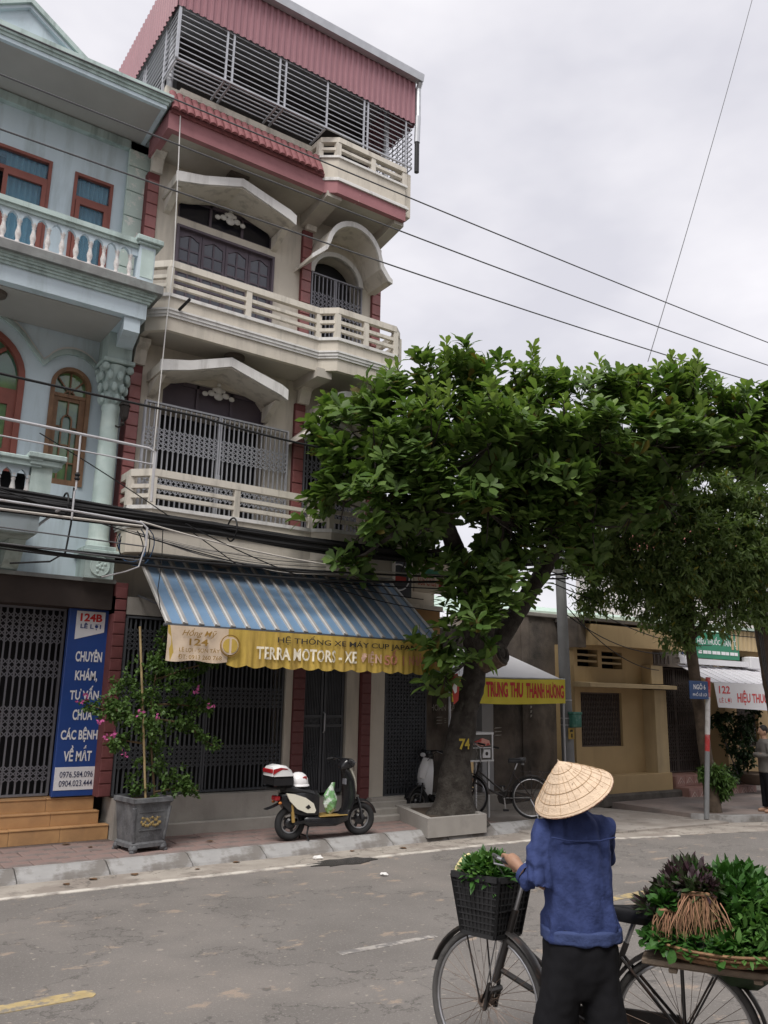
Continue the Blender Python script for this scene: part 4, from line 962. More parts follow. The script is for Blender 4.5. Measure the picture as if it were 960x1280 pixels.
part('ring', MB().torus((8.14,11.19,3.93), (0,1,0), .22, .012, 28, 6), 'sheet_white', RB)
part('red_stroke', MB().prism([(7.98,3.86),(8.27,3.84),(8.28,3.94),(8.0,3.95)], lambda u, v, d: (u, d, v), 11.17, 11.176), 'board_red', RB)
for x in (8.1, 8.38): part('bracket', MB().bar((x,11.22,4.1), (x,11.5,4.15), .025), 'gate_dark', RB)
# stained wall with a grey concrete post and a dark gap
SW = thing('stained_wall', 'tall soot-stained plaster wall with faded painted numbers and a grey post', 'wall', (11, 11.9, 0))
part('wall', MB().box(9.18, 10.12, 11.8, 12.0, 0, 3.2).box(10.78, 12.85, 11.8, 12.0, 0, 3.58), 'grimy_wall', SW)
part('gap_lining', MB().box(10.1, 10.52, 12.25, 12.3, 0, 3.3), 'interior_dark', SW)
part('post', MB().box(10.50, 10.78, 11.76, 12.0, 0, 3.25), 'grey_paint', SW)
part('coping', MB().bev(10.76, 12.9, 11.74, 12.06, 3.58, 3.66, .01), 'slab_concrete', SW)
part('pier', MB().box(11.55, 11.75, 11.77, 11.8, 0, 3.58), 'grimy_wall', SW)
part('base_ledge', MB().bev(9.2, 12.7, 11.45, 11.8, 0, .30, .02), 'ledge_concrete', SW)
wall_text('KHOAN CẮT', 9.24, 1.73, .72, .17, 11.8, 'limewash', SW, .01)
for k, (x, z, w, h) in enumerate(((9.45,1.50,.14,.16),(9.63,1.52,.1,.1),(10.83,1.28,.20,.20),(11.78,1.62,.05,.42))):
    mb = MB()
    for j in range(5 if h > .2 else 3):
        zz = z+h*j/(5 if h > .2 else 3); mb.prism([(x,zz),(x+w*random.uniform(.5,1),zz+.01),(x+w,zz+h/9),(x+w*.2,zz+h/8)], lambda u, v, d: (u, d, v), 11.794, 11.799)
    part('whitewash_mark', mb, 'limewash', SW)
TE = thing('market_canopy', 'small white pitched canopy on steel legs with the yellow banner along its front', 'canopy', (10.3, 11.2, 0))
cv = [(8.95,10.82,2.31),(11.68,10.82,2.33),(11.6,11.72,2.55),(11.0,11.7,2.83),(9.6,11.7,2.84),(8.95,11.72,2.4)]
part('sheet', MB().add([*cv, *[(x,y,z-.012) for x,y,z in cv]], [(0,1,2,3),(0,3,4),(0,4,5),(9,8,7,6),(10,9,6),(11,10,6),(0,6,7,1),(1,7,8,2),(2,8,9,3),(3,9,10,4),(4,10,11,5),(5,11,6,0)]), 'sheet_white', TE)
part('leg', MB().tube([(11.70,10.86,.1),(11.68,10.84,2.32)], .02, 8), 'galv', TE); part('leg', MB().tube([(8.97,10.86,.1),(8.97,10.84,2.3)], .02, 8), 'galv', TE)
part('front_bar', MB().tube([(8.93,10.83,2.305),(11.72,10.83,2.335)], .016, 8), 'galv', TE)
BN = thing('banner', 'yellow cloth banner with tall red lettering hung from the white canopy', 'banner', (10.3, 10.79, 1.9))
bw_ = lambda x, z: .014*math.sin(x*5+z*3)+.006*math.sin(x*17)
mb = MB(); vs = []; fs = []; n = 60
for d in (0, .004):
    for i in range(n+1):
        for j in range(5):
            x = 8.98+(11.69-8.98)*i/n; z = 1.885+.43*j/4+.018*math.sin(x*1.7); vs.append((x, 10.79+bw_(x, z)+d, z))
for i in range(n):
    for j in range(4):
        a = i*5+j; q = (a, a+5, a+6, a+1); fs.append(q); fs.append(tuple(5*(n+1)+t for t in q[::-1]))
part('cloth', mb.add(vs, fs), 'banner_yellow', BN, True)
for s, x, w in (('BÁNH',9.12,.48),('TRUNG',9.72,.52),('THU',10.30,.30),('THANH',10.67,.46),('HƯƠNG',11.18,.47)):
    wall_text(s, x, 1.985, w, .26 if s not in ('BÁNH','HƯƠNG') else .285, 10.79, 'banner_red', BN, .035, wave=lambda x, z: bw_(x, z)-.004)
FL = thing('hanging_flag', 'small red and white paper flag hanging in front of the tree trunk', 'flag', (8.42, 10.2, 2.0))
part('cloth', MB().prism([(0,.20),(.12,.24),(.16,.10),(.13,-.16),(.06,-.22),(.02,-.04)], lambda u, v, d: (7.99+u*.8, d+.02*math.sin(u*30), 2.08+v), 9.60, 9.604), 'board_red', FL)
part('trim', MB().prism([(.0,.02),(.05,.10),(.12,.06),(.16,.10),(.13,-.02),(.06,-.06)], lambda u, v, d: (7.99+u*.8, d, 2.08+v), 9.593, 9.598), 'sheet_white', FL)
part('string', MB().tube([(8.12,9.6,2.30),(8.25,9.7,2.75)], .004, 5), 'black_plastic', FL)
# display cabinet of the bread stall
mat('case_glass', (.10,.095,.085), .1, .1, 3, spec=.6); mat('case_red', (.46,.06,.05), .5, .25, 14, col2=(.6,.3,.25), c2_scale=9, c2_lo=.5, c2_hi=.56); mat('case_frame', (.62,.63,.64), .4, .05, 4, metal=.4)
DC = thing('display_case', 'glass food display case with red lettering standing behind the parked bicycle', 'cabinet', (9.3, 10.6, .55))
part('case', MB().box(9.0, 9.50, 10.42, 10.80, .99, 1.39), 'case_glass', DC)
fr = MB()
for x in (8.99, 9.51):
    for y in (10.41, 10.81): fr.box(x-.012, x+.012, y-.012, y+.012, .98, 1.40)
fr.box(8.97, 9.53, 10.39, 10.83, 1.385, 1.42).box(8.97, 9.53, 10.39, 10.83, .965, .99).box(9.245, 9.26, 10.405, 10.42, .99, 1.18).box(8.99, 9.51, 10.405, 10.42, 1.17, 1.185)
part('frame', fr, 'case_frame', DC)
part('lettering_strip', MB().prism([(9.03,1.24),(9.16,1.28),(9.3,1.33),(9.45,1.29),(9.47,1.22),(9.3,1.2),(9.16,1.22)], lambda u, v, d: (u, d, v), 10.408, 10.416), 'case_red', DC)
part('price_plate', MB().box(9.31, 9.47, 10.408, 10.416, 1.02, 1.15), 'sheet_white', DC); part('dot', MB().lathe([(.03,0),(.03,.003)], 12, (9.39,10.405,1.085), Matrix.Rotation(PI/2,4,'X')), 'print_black', DC)
part('stand', MB().box(9.02, 9.05, 10.44, 10.47, .1, .97).box(9.45, 9.48, 10.44, 10.47, .1, .97).box(9.02, 9.05, 10.75, 10.78, .1, .97).box(9.45, 9.48, 10.75, 10.78, .1, .97), 'case_frame', DC)
# concrete pole with a green meter plate and a yellow tag
PO = thing('utility_pole', 'round grey concrete utility pole between the stained wall and the ochre building', 'pole', (11.9, 11.0, 0))
part('shaft', MB().tube([(11.96,11.0,-.1),(11.87,11.0,4.1),(11.83,11.0,7.4)], [.122,.097,.08], 16), 'pole_concrete', PO, 50)
part('crossarm', MB().bar((11.86,9.9,4.42),(11.86,11.2,4.42), .07), 'galv', PO)
for z in (1.95, 1.62, 1.5): part('band', MB().lathe([(.126-.0065*z,z),(.126-.0065*z,z+.02)], 16, (11.96-.0215*z,11.0,0)), 'galv', PO)
mat('box_green', (.05,.17,.13), .5, .15, 8, stain=(.30,.36,.33), st_amt=.6, st_scale=9, st_stretch=(1,1,1)); mat('tag_yellow', (.36,.24,.05), .6, .25, 10)
MP = thing('meter_box', 'small green metal box strapped to the concrete pole', 'meter box', (11.98, 10.84, 1.62))
part('box', MB().bev(11.84, 12.08, 10.76, 10.88, 1.47, 1.73, .02), 'box_green', MP); part('lid', MB().bev(11.83, 12.09, 10.75, 10.89, 1.7, 1.75, .012), 'box_green', MP); part('face_plate', MB().bev(11.88, 12.04, 10.75, 10.76, 1.52, 1.66, .006), 'box_green', MP)
YT = thing('yellow_tag', 'yellow numbered plate fixed to the pole under the green box', 'sign', (11.88, 10.86, 1.36))
part('plate', MB().bev(11.79, 11.95, 10.84, 10.85, 1.26, 1.46, .005), 'tag_yellow', YT); part('mark', MB().box(11.84, 11.9, 10.83, 10.84, 1.39, 1.43).box(11.86, 11.89, 10.83, 10.84, 1.29, 1.36), 'print_black', YT)

# ------------------------------------------------------------------ ochre single-storey building
mat('yellow_wall', (.44,.32,.17), .85, .06, 2, .1, 60, stain=(.27,.19,.10), st_amt=.55, st_scale=1.4, st_lo=.5, st_hi=.72)
mat('yellow_trim', (.47,.365,.215), .85, .06, 3, .1, 60, stain=(.25,.2,.13), st_amt=.5, st_scale=2, st_lo=.5, st_hi=.7)
mat('dark_stone', (.10,.09,.08), .95, .3, 5, .4, 30)
mat('grille_brown', (.085,.065,.055), .6, .2, 8); mat('gate_rust', (.085,.07,.065), .6, .2, 6)
mat('pattern_tile', (.30,.17,.145), .5, .1, 6, spec=.4); mat('pattern_white', (.48,.36,.32), .5, .1, 8)
YB_ = thing('ochre_building', 'single storey ochre yellow building with a barred window and a recessed folding gate', 'building', (14.5, 12, 0))
YW = 11.3
part('wall', wall_mesh(12.5, 14.95, .5, 3.05, YW, .25, [rect(12.66, 13.88, 1.08, 2.12), rect(12.60, 13.20, 2.62, 2.96), rect(13.32, 13.95, 2.60, 2.94)]), 'yellow_wall', YB_)
part('body', MB().box(12.55, 17.6, 12.4, 18, 0, 3.3), 'yellow_wall', YB_)
part('room', MB().box(12.5, 15.0, 11.62, 11.66, .5, 3.05), 'interior_dark', YB_)
part('side_wall', MB().box(12.5, 12.6, 11.55, 18, .3, 3.05), 'yellow_wall', YB_)
gr = part('window_grille', frame_mb(12.66, 13.88, 1.08, 2.12, 11.36, 11.38, .03), 'grille_brown', YB_); p_ = None
for k in range(25):
    if p_ is None: p_ = part('bar', MB().box(12.67, 12.685, 11.355, 11.375, 1.1, 2.1), 'grille_brown', gr)
    else: twin(p_, gr, loc=(k*.0495, 0, 0))
lat = MB()
for i in range(24):
    for j in range(10):
        a = 12.677+i*.0495; z = 1.12+j*.096; s = (i+j) % 2
        lat.bar((a,11.352,z if s else z+.096),(a+.0495,11.352,z+.096 if s else z), .008, .005, (0,1,0))
part('lattice', lat, 'grille_brown', gr, kind='stuff')
for xa, xb, za in ((12.60,13.20,2.62),(13.32,13.95,2.60)):
    v = part('vent_block', MB().box(xa, xb, 11.32, 11.45, za+.09, za+.13).box(xa, xb, 11.32, 11.45, za+.21, za+.25), 'yellow_trim', YB_)
part('window_canopy', MB().prism([(YW,2.32),(10.86,2.29),(10.86,2.22),(YW,2.22)], lambda u, v, d: (d, u, v), 12.45, 15.12), 'yellow_trim', YB_)
part('pier', MB().box(14.55, 14.93, 11.0, 11.3, .5, 2.2).box(14.55, 14.93, 11.05, 11.3, 2.325, 2.70), 'yellow_trim', YB_)
part('pier', MB().box(17.0, 17.35, 11.0, 11.5, .4, 2.7), 'yellow_wall', YB_)
part('roof_slab', MB().prism([(10.85,3.02),(10.85,3.42),(12,3.55),(12,3.05)], lambda u, v, d: (d, u, v), 12.7, 15.45), 'yellow_wall', YB_)
part('corner_block', MB().box(12.46, 12.7, 11.15, 11.6, 2.98, 3.55), 'grimy_wall', YB_)
part('upper_wall', MB().box(14.95, 17.5, 11.5, 11.7, 2.72, 3.3), 'grimy_wall', YB_)
part('roof_edge', MB().box(12.5, 15.5, 11.0, 18, 3.5, 3.56), 'dark_stone', YB_)
part('plinth', MB().bev(12.4, 14.98, 10.98, 11.35, .22, .56, .01), 'yellow_wall', YB_); part('base', MB().bev(12.3, 15.2, 10.86, 11.4, 0, .23, .03), 'dark_stone', YB_)
folding_gate(YB_, 14.98, 17.0, .48, 2.70, 11.62, .075, [(.7,1.5),(1.75,2.4)], 'gate_rust', .03)
part('gate_back', MB().box(14.95, 17.05, 11.68, 11.7, .4, 2.75), 'interior_dark', YB_)
old = MB()
for k, x in enumerate((14.62, 14.74, 14.86, 14.98, 15.1)): old.box(x, x+.04, 11.02, 11.04, 2.74, 2.92)
part('rusted_lettering', old, 'grille_brown', YB_)
sp = part('steps', MB().box(15.1, 17.5, 10.7, 11.65, 0, .27).box(15.1, 17.35, 11.0, 11.65, .27, .47), 'pattern_tile', YB_)
t0 = None
for r_ in range(2):
    for k in range(8):
        x = 15.12+k*.29; y = (10.7, 11.0)[r_]-.012; z = (.03, .28)[r_]
        if t0 is None: t0 = part('tile', MB().bev(0, .28, 0, .014, 0, .20, .004), 'pattern_tile', sp, local=True); o = t0
        else: o = twin(t0, sp)
        q = origin(sp); o.location = Vector((x, y, z))-q
        c = part('chevron', MB().bar((x+.03,y-.004,z+.05),(x+.14,y-.004,z+.17), .016, .006, (0,1,0)).bar((x+.14,y-.004,z+.17),(x+.25,y-.004,z+.05), .016, .006, (0,1,0)).bar((x+.09,y-.004,z+.05),(x+.14,y-.004,z+.10), .012, .006, (0,1,0)).bar((x+.14,y-.004,z+.10),(x+.19,y-.004,z+.05), .012, .006, (0,1,0)), 'pattern_white', sp)

# ------------------------------------------------------------------ pharmacy
mat('sign_green', (.015,.20,.105), .4, .08, 3, spec=.4); mat('awning_pale', (.55,.54,.57), .65, .08, 3, stain=(.35,.33,.33), st_amt=.5, st_scale=3)
mat('pale_green_roof', (.42,.52,.46), .7, .08, 3); mat('red_roof', (.42,.16,.13), .8, .15, 6); mat('white_block', (.62,.60,.58), .85, .05, 3)
PH = thing('pharmacy', 'yellow shop building with a barred window under the white medicine awning', 'shop', (19, 12, 0))
part('wall', wall_mesh(17.35, 22.5, .3, 3.4, 11.2, .25, [rect(17.75, 18.6, 1.0, 2.2)]), 'yellow_wall', PH)
part('body', MB().box(17.6, 22.5, 11.6, 18, 0, 3.4), 'yellow_wall', PH)
folding_gate(PH, 17.75, 18.6, 1.0, 2.2, 11.3, .07, [(1.1,2.1)], 'gate_rust', .02, mid=False)
part('base', MB().box(17.35, 22.5, 10.9, 11.2, 0, .35), 'ledge_concrete', PH)
part('parapet', corrugated((17.3,11.0,3.15), (5.2,0,0), (0,0,.45), 30, .03, (0,-1,0)), 'yellow_trim', PH)
part('vent_block', MB().box(17.5, 18.3, 11.14, 11.2, 2.85, 2.9).box(17.5, 18.3, 11.14, 11.2, 2.98, 3.03), 'interior_dark', PH)
part('roof', MB().prism([(10.9,3.62),(10.9,3.68),(18,4.6),(18,4.5)], lambda u, v, d: (d, u, v), 17.0, 23), 'pale_green_roof', PH)
PA = thing('pharmacy_awning', 'white sloping awning with red lettering and house number over the pharmacy', 'awning', (16.8, 10.6, 2.7))
pa = [(14.95,9.92,2.37),(18.2,9.92,2.37),(18.9,11.2,2.78),(15.65,11.2,2.76)]
part('sheet', MB().add([*pa, *[(x,y,z-.015) for x,y,z in pa]], [(0,1,2,3),(7,6,5,4),(0,4,5,1),(1,5,6,2),(2,6,7,3),(3,7,4,0)]), 'awning_pale', PA)
for k in range(1, 11):
    t = k/11; part('rib', MB().bar((14.95+3.25*t,9.92,2.378),(15.65+3.25*t,11.2,2.778), .02, .016), 'sheet_white', PA)
part('tube', MB().box(15.4, 18.4, 10.95, 11.1, 2.78, 2.90), 'sheet_white', PA); part('tube_end', MB().bev(17.95, 18.35, 10.88, 11.12, 2.74, 3.02, .02), 'sheet_white', PA)
vl = part('valance', MB().prism([(14.98,2.36),(18.18,2.37),(18.16,1.86),(16.8,1.83),(15.08,1.88)], lambda u, v, d: (u, d, v), 9.90, 9.906), 'sheet_white', PA)
wall_text('122', 15.13, 2.15, .38, .15, 9.90, 'sign_red', vl, .02); wall_text('LÊ LỢI', 15.13, 1.95, .40, .13, 9.90, 'sign_red', vl, .0)
wall_text('HIỆU THUỐC Q', 15.75, 1.93, 1.50, .34, 9.90, 'sign_red', vl, .025)
PS = thing('pharmacy_sign', 'green board with white lettering and a white end panel above the pale awning', 'sign', (16.5, 11, 2.9))
part('board', MB().bev(15.98, 17.68, 10.98, 11.04, 2.92, 3.52, .008), 'sign_green', PS)
part('end_panel', MB().bev(15.40, 15.97, 10.98, 11.04, 2.86, 3.32, .008), 'sign_white', PS)
wall_text('HIỆU THUỐC', 16.1, 3.2, .85, .21, 10.98, 'sign_white', PS, .01); wall_text('TÂN TỘ', 17.05, 3.18, .55, .23, 10.98, 'sign_white', PS, .01)
dash = MB()
for k in range(9): dash.box(16.12+k*.17, 16.12+k*.17+.12+.03*(k % 2), 10.972, 10.979, 3.02, 3.09)
part('small_print', dash, 'sign_white', PS)
dash = MB()
for j in range(2):
    for k in range(4): dash.box(15.5+k*.11, 15.58+k*.11, 10.972, 10.979, 2.97+j*.14, 3.05+j*.14)
part('small_print', dash, 'sign_navy', PS)
# potted creeper and a leaning stick before the pharmacy
mat('pot_brown', (.10,.075,.055), .7, .2, 6)
BP = thing('bowl_planter', 'wide brown bowl planter on the patterned steps of the pharmacy', 'planter', (17.2, 10.6, .27))
part('bowl', MB().lathe([(.15,.27),(.28,.32),(.40,.46),(.42,.5),(.39,.5),(.34,.45),(.001,.44)], 20, (17.2,10.55,0)), 'pot_brown', BP, 50); part('rim', MB().torus((17.2,10.55,.5), (0,0,1), .405, .02, 28, 6), 'pot_brown', BP); part('soil', MB().lathe([(.36,.45),(.001,.47)], 16, (17.2,10.55,0)), 'dirt', BP)
tag(part('leaning_stick', MB().tube([(16.62,10.55,.48),(16.3,10.6,1.15)], .012, 6), 'gate_dark'), 'thin dark stick leaning beside the bowl planter', 'stick')

# ------------------------------------------------------------------ lane sign on a striped post
mat('post_red', (.45,.05,.05), .6, .15, 8, stain=(.5,.45,.42), st_amt=.5, st_scale=9, st_stretch=(1,1,1)); mat('post_white', (.58,.57,.56), .6, .12, 8, stain=(.25,.22,.2), st_amt=.6, st_scale=8, st_stretch=(1,1,1)); mat('street_blue', (.02,.06,.17), .45, .08, 5)
LS = thing('lane_sign_post', 'leaning red and white striped post beside the thin tree', 'post', (13.0, 8.9, .05))
pts = [(13.27,9.08,.04),(13.57,9.08,2.40)]; zs = [.04,.92,1.14,1.42,1.66,2.06,2.40]
for k in range(6):
    f = lambda z: Vector((13.00+.30*(z-.04)/2.36, 8.90, z)); m_ = ['post_white','post_white','post_red','post_white','post_red','post_white'][k] if k < 5 else 'post_red'
    if k == 0: m_ = 'post_white'
    part('shaft_band', MB().tube([f(zs[k]), f(zs[k+1])], .042, 12, caps=True), ['pole_concrete','pole_concrete','post_red','post_white','post_red','post_red'][k] if k != 4 else 'post_white', LS, 50)
NS = thing('lane_name_sign', 'small dark blue enamel street sign on the striped post', 'sign', (12.9, 8.85, 2.05))
part('plate', MB().bev(12.66, 13.20, 8.84, 8.855, 2.02, 2.33, .006), 'street_blue', NS)
wall_text('NGÕ 6', 12.77, 2.185, .34, .105, 8.84, 'sign_white', NS, .012); wall_text('PHỐ LÊ LỢI', 12.74, 2.06, .40, .085, 8.84, 'sign_white', NS, .004)

# ------------------------------------------------------------------ buildings behind the trees
b = thing('far_white_house', 'distant white house with a red tiled roof seen through the branches', 'house', (45, 30, 0))
part('wall', MB().box(38, 52, 26, 34, 0, 9.9), 'white_block', b); part('eave', MB().box(37.4, 52.6, 25.4, 34.6, 9.9, 10.15), 'white_trim', b)
part('roof', MB().add([(37.4,25.4,10.15),(52.6,25.4,10.15),(52.6,34.6,10.15),(37.4,34.6,10.15),(42,30,13),(48,30,13)], [(0,1,5,4),(1,2,5),(2,3,4,5),(3,0,4)]), 'red_roof', b)
for x in (40, 43, 46, 49):
    w = part('window', MB().box(x, x+1.4, 25.96, 26.04, 6.6, 8.6), 'white_trim', b); part('pane', MB().box(x+.12, x+1.28, 25.93, 25.96, 6.7, 8.5), 'dark_pane', w)
b = thing('far_green_shed', 'long shed with a pale green metal roof behind the ochre building', 'building', (24, 21, 0))
part('wall', MB().box(15.5, 33, 18.6, 26, 0, 4.3), 'white_block', b); part('roof', corrugated((15,18.2,4.35), (18.5,0,0), (0,4,1.0), 60, .05, (0,-.25,.97)), 'pale_green_roof', b); part('gable', MB().box(15.4, 33, 18.55, 18.6, 4.2, 4.4), 'white_trim', b)
b = thing('far_cream_house', 'distant two storey cream house behind the stained wall', 'house', (15, 31, 0))
part('wall', MB().box(11.5, 19, 28, 34, 0, 6.4), 'white_block', b); part('roof', MB().bev(11.2, 19.3, 27.6, 34.4, 6.4, 6.65, .03), 'pale_green_roof', b)
for x in (12.6, 15.2, 17.4):
    w = part('window', MB().box(x, x+1.0, 27.96, 28.02, 4.2, 5.6), 'white_trim', b); part('pane', MB().box(x+.1, x+.9, 27.93, 27.96, 4.3, 5.5), 'dark_pane', w)

# ------------------------------------------------------------------ behind the viewer: near pavement, and unseen houses added to shade the shopfronts
mat('opp_cream', (.40,.36,.30), .9, .1, 1); mat('opp_blue', (.30,.35,.38), .9, .1, 1); mat('opp_ochre', (.38,.28,.16), .9, .1, 1); mat('opp_white', (.5,.49,.47), .9, .1, 1)
struct('near_pavement', MB().box(-60, 90, -6.5, -1.6, -.01, .12), 'far_paving')
x = -16
for k, (w, h, m_, l) in enumerate(((6,9.5,'opp_cream','unseen cream four storey house added across the street, farthest west'),(5,12.5,'opp_blue','unseen tall blue grey house added across the street'),(5.5,10,'opp_white','unseen white house added across the street facing the blue house'),(5,12,'opp_ochre','unseen ochre house added across the street facing the caged terrace'),(6,9.5,'opp_cream','unseen cream house added across the street with two rows of windows'),(5,11.5,'opp_white','unseen tall white house added across the street facing the big tree'),(6,8.5,'opp_ochre','unseen low ochre house added across the street'),(6,10,'opp_blue','unseen blue grey house added across the street, farthest east'))):
    b = thing('added_row_house', l, 'house', (x+w/2, -10, 0), 'unseen houses added to shade the fronts')
    part('wall', MB().box(x+.02, x+w-.02, -16, -6.2, 0, h), m_, b); part('roof_slab', MB().box(x-.0, x+w, -16, -5.6, h, h+.18), 'slab_concrete', b)
    for f in range(1, int(h/3.2)):
        part('balcony', MB().box(x+.1, x+w-.1, -6.2, -5.3, f*3.3, f*3.3+.9), 'cream_trim', b)
        for q in (0.25, .6): part('window', MB().box(x+w*q, x+w*q+1.1, -6.24, -6.19, f*3.3+.5, f*3.3+2.3), 'dark_pane', b)
    part('shutter', MB().box(x+.5, x+w-.5, -6.25, -6.19, .1, 2.7), 'gate_grey', b)
    x += w
# ------------------------------------------------------------------ trees and plants
CROWN = [(6.36,10.00,5.83,0.63),(7.01,9.67,6.29,0.56),(7.62,9.26,6.68,0.57),(8.24,8.86,6.55,0.52),(8.94,8.53,6.44,0.52),(9.55,8.11,6.42,0.52),(10.24,7.74,6.47,0.53),(10.93,7.35,6.61,0.53),(11.58,6.95,6.38,0.50),(12.10,6.62,6.27,0.53),(6.12,10.08,5.24,0.45),(6.38,9.37,5.31,0.66),(6.90,8.74,5.38,0.74),(7.54,8.29,5.40,0.74),(8.47,8.10,5.53,0.65),(9.28,7.75,5.65,0.59),(10.13,7.40,5.73,0.55),(10.99,7.02,5.81,0.51),(11.75,6.77,5.71,0.47),(6.20,9.91,4.70,0.47),(6.55,9.20,4.60,0.63),(7.12,8.83,4.51,0.63),(7.94,8.73,4.61,0.65),(8.78,8.59,4.83,0.60),(9.45,8.32,5.01,0.51),(10.12,8.01,5.31,0.50),(10.99,7.61,5.50,0.45),(6.46,9.86,4.25,0.28),(6.95,9.01,4.30,0.26),(7.95,9.11,3.78,0.36),(8.31,8.98,3.67,0.47),(7.86,9.10,3.18,0.36),(7.93,8.94,2.94,0.41),(7.86,9.45,2.66,0.34),(7.84,9.6,2.28,0.24),(8.87,8.95,4.15,0.44),(9.49,8.70,4.42,0.32),(6.48,10.19,3.92,0.17),(7.70,10.17,5.88,0.77),(8.57,9.61,6.18,0.78),(9.64,9.04,5.98,0.79),(10.58,8.34,6.13,0.72),(11.53,7.80,6.19,0.66),(8.21,9.97,4.86,0.77),(9.08,9.41,5.16,0.77),(9.96,8.84,5.45,0.65),(7.60,10.21,4.17,0.50),(8.68,9.03,3.47,0.31)]
CROWN += [(8.51,8.83,4.59,0.53),(9.10,8.58,4.50,0.53),(9.74,8.35,4.61,0.54),(10.38,8.09,4.85,0.53),(10.84,7.83,5.07,0.50),(9.62,8.91,4.24,0.38),(10.24,8.72,4.28,0.36),(8.52,9.20,4.15,0.54),(9.46,9.43,5.49,0.66),(10.51,8.99,5.30,0.67),(11.27,7.36,5.70,0.45),(11.81,7.03,5.52,0.38),(10.89,8.13,5.67,0.57)]
SPRIGS = [(7.56,9.19,6.64,7.45,9.10,7.26),(6.94,9.58,6.35,6.83,9.51,6.85),(8.70,8.55,6.52,8.60,8.41,7.28),(8.52,8.66,6.58,8.38,8.64,7.00),(9.18,8.34,6.51,9.11,8.29,6.87),(9.59,8.05,6.51,9.50,8.01,6.90),(10.43,7.58,6.57,10.38,7.47,7.08),(10.90,7.24,6.64,10.88,7.09,7.22),(11.41,7.04,6.50,11.30,7.01,6.87),(7.92,9.05,6.68,8.01,8.89,7.02),(7.22,9.36,6.42,7.13,9.28,6.95),(6.11,10.15,5.44,5.85,10.30,5.55),(9.96,7.82,6.46,9.86,7.79,6.79),(11.98,6.64,6.52,11.88,6.62,6.82)]
CROWN2 = [(11.81,9.78,4.60,0.50),(12.29,9.44,4.62,0.67),(12.69,8.88,4.73,0.80),(13.39,8.55,4.63,0.81),(14.04,8.26,4.44,0.67),(12.18,9.94,3.99,0.44),(12.70,9.37,3.84,0.58),(13.18,8.80,3.76,0.60),(13.83,8.57,3.87,0.55),(14.17,7.96,5.23,0.52),(13.73,8.47,5.40,0.59),(13.08,8.95,5.32,0.53),(11.87,10.34,3.78,0.30),(12.91,9.15,3.19,0.34),(12.69,9.44,5.42,0.45),(14.47,8.43,3.69,0.35),(11.89,10.13,4.51,0.36)]
CROWN2 += [(11.51,9.32,5.23,0.51),(12.22,8.98,5.57,0.52),(12.90,8.46,5.72,0.52),(13.65,8.13,5.93,0.50),(11.98,9.31,5.89,0.44),(14.00,7.99,4.63,0.52),(11.53,10.01,4.46,0.38),(14.05,7.93,6.57,0.44),(12.48,8.94,4.14,0.57)]
BUSH = [(3.42,10.40,1.99,0.34),(3.83,10.30,2.11,0.35),(4.20,10.40,1.91,0.26),(3.63,10.19,1.71,0.34),(3.29,10.40,1.70,0.23),(4.11,10.40,1.61,0.27),(3.88,10.40,1.32,0.19),(3.63,10.40,0.81,0.17),(3.93,10.30,0.90,0.25),(4.17,10.40,0.93,0.15),(3.64,10.35,1.05,0.13),(3.70,10.40,2.29,0.21)]
BRANCH = [[(3.87,10.35,0.61),(3.76,10.35,1.33),(3.72,10.35,1.80),(3.77,10.35,2.40),(3.82,10.35,2.70),(3.91,10.35,2.94)],[(3.74,10.35,1.62),(3.33,10.35,1.71),(3.08,10.35,1.75),(2.88,10.35,1.81)],[(3.74,10.35,2.10),(4.16,10.35,2.26),(4.48,10.35,2.35),(4.70,10.35,2.39)],[(3.83,10.35,1.62),(4.21,10.35,1.57),(4.44,10.35,1.37),(4.69,10.35,1.24)],[(3.72,10.35,1.80),(4.08,10.35,1.81),(4.41,10.35,1.76),(4.55,10.35,1.79)],[(3.66,10.35,1.33),(3.36,10.35,1.38),(3.31,10.35,1.24)],[(3.85,10.35,0.75),(4.17,10.35,0.79),(4.43,10.35,0.74)]]
FLOWER = [(3.72,10.11,1.67),(3.49,10.11,1.71),(3.23,10.11,1.46),(4.43,10.11,1.80),(4.20,10.11,1.99),(2.85,10.32,1.81),(3.05,10.11,1.60),(3.12,10.11,1.42),(3.35,10.11,1.22),(2.89,10.32,1.88)]
CREEPER = [(16.16,10.50,1.62,0.27),(16.88,10.50,1.53,0.31),(16.68,10.50,1.12,0.34),(16.77,10.50,0.71,0.27),(15.88,10.60,1.53,0.20),(16.31,10.50,0.48,0.17),(17.40,10.60,1.87,0.21)]
mat('almond_leaf', (.15,.225,.065), .52, .1, 30, spec=.3, transl=.36, island=.6, dead=(.24,.15,.05))
mat('young_leaf', (.25,.34,.10), .42, .1, 30, spec=.35, transl=.32, island=.35)
mat('fine_leaf', (.19,.255,.10), .5, .1, 30, spec=.3, transl=.36, island=.5, dead=(.42,.33,.08))
mat('bush_leaf', (.10,.17,.045), .5, .1, 30, spec=.3, transl=.25, island=.5)
mat('dark_leaf', (.025,.05,.018), .5, .1, 30, spec=.3, transl=.15, island=.5)
mat('magenta_bract', (.52,.10,.30), .6, .15, 30, transl=.3, island=.3)
mat('bark', (.040,.034,.029), .95, .35, 9, 1.0, 30, col2=(.065,.058,.05), c2_scale=6, stain=(.13,.125,.105), st_amt=.6, st_scale=7, st_stretch=(1,1,.5), st_lo=.6, st_hi=.72)
mat('bark_cut', (.13,.095,.07), .95, .35, 14, .6, 40, stain=(.05,.04,.03), st_amt=.6, st_scale=6, st_stretch=(1,1,1))
mat('bark_brown', (.10,.075,.055), .9, .3, 9, .6, 40); mat('stem_brown', (.13,.09,.05), .85, .2, 9); mat('bamboo', (.36,.27,.14), .6, .15, 9)
mat('yellow_paint', (.45,.34,.05), .8, .2, 14)

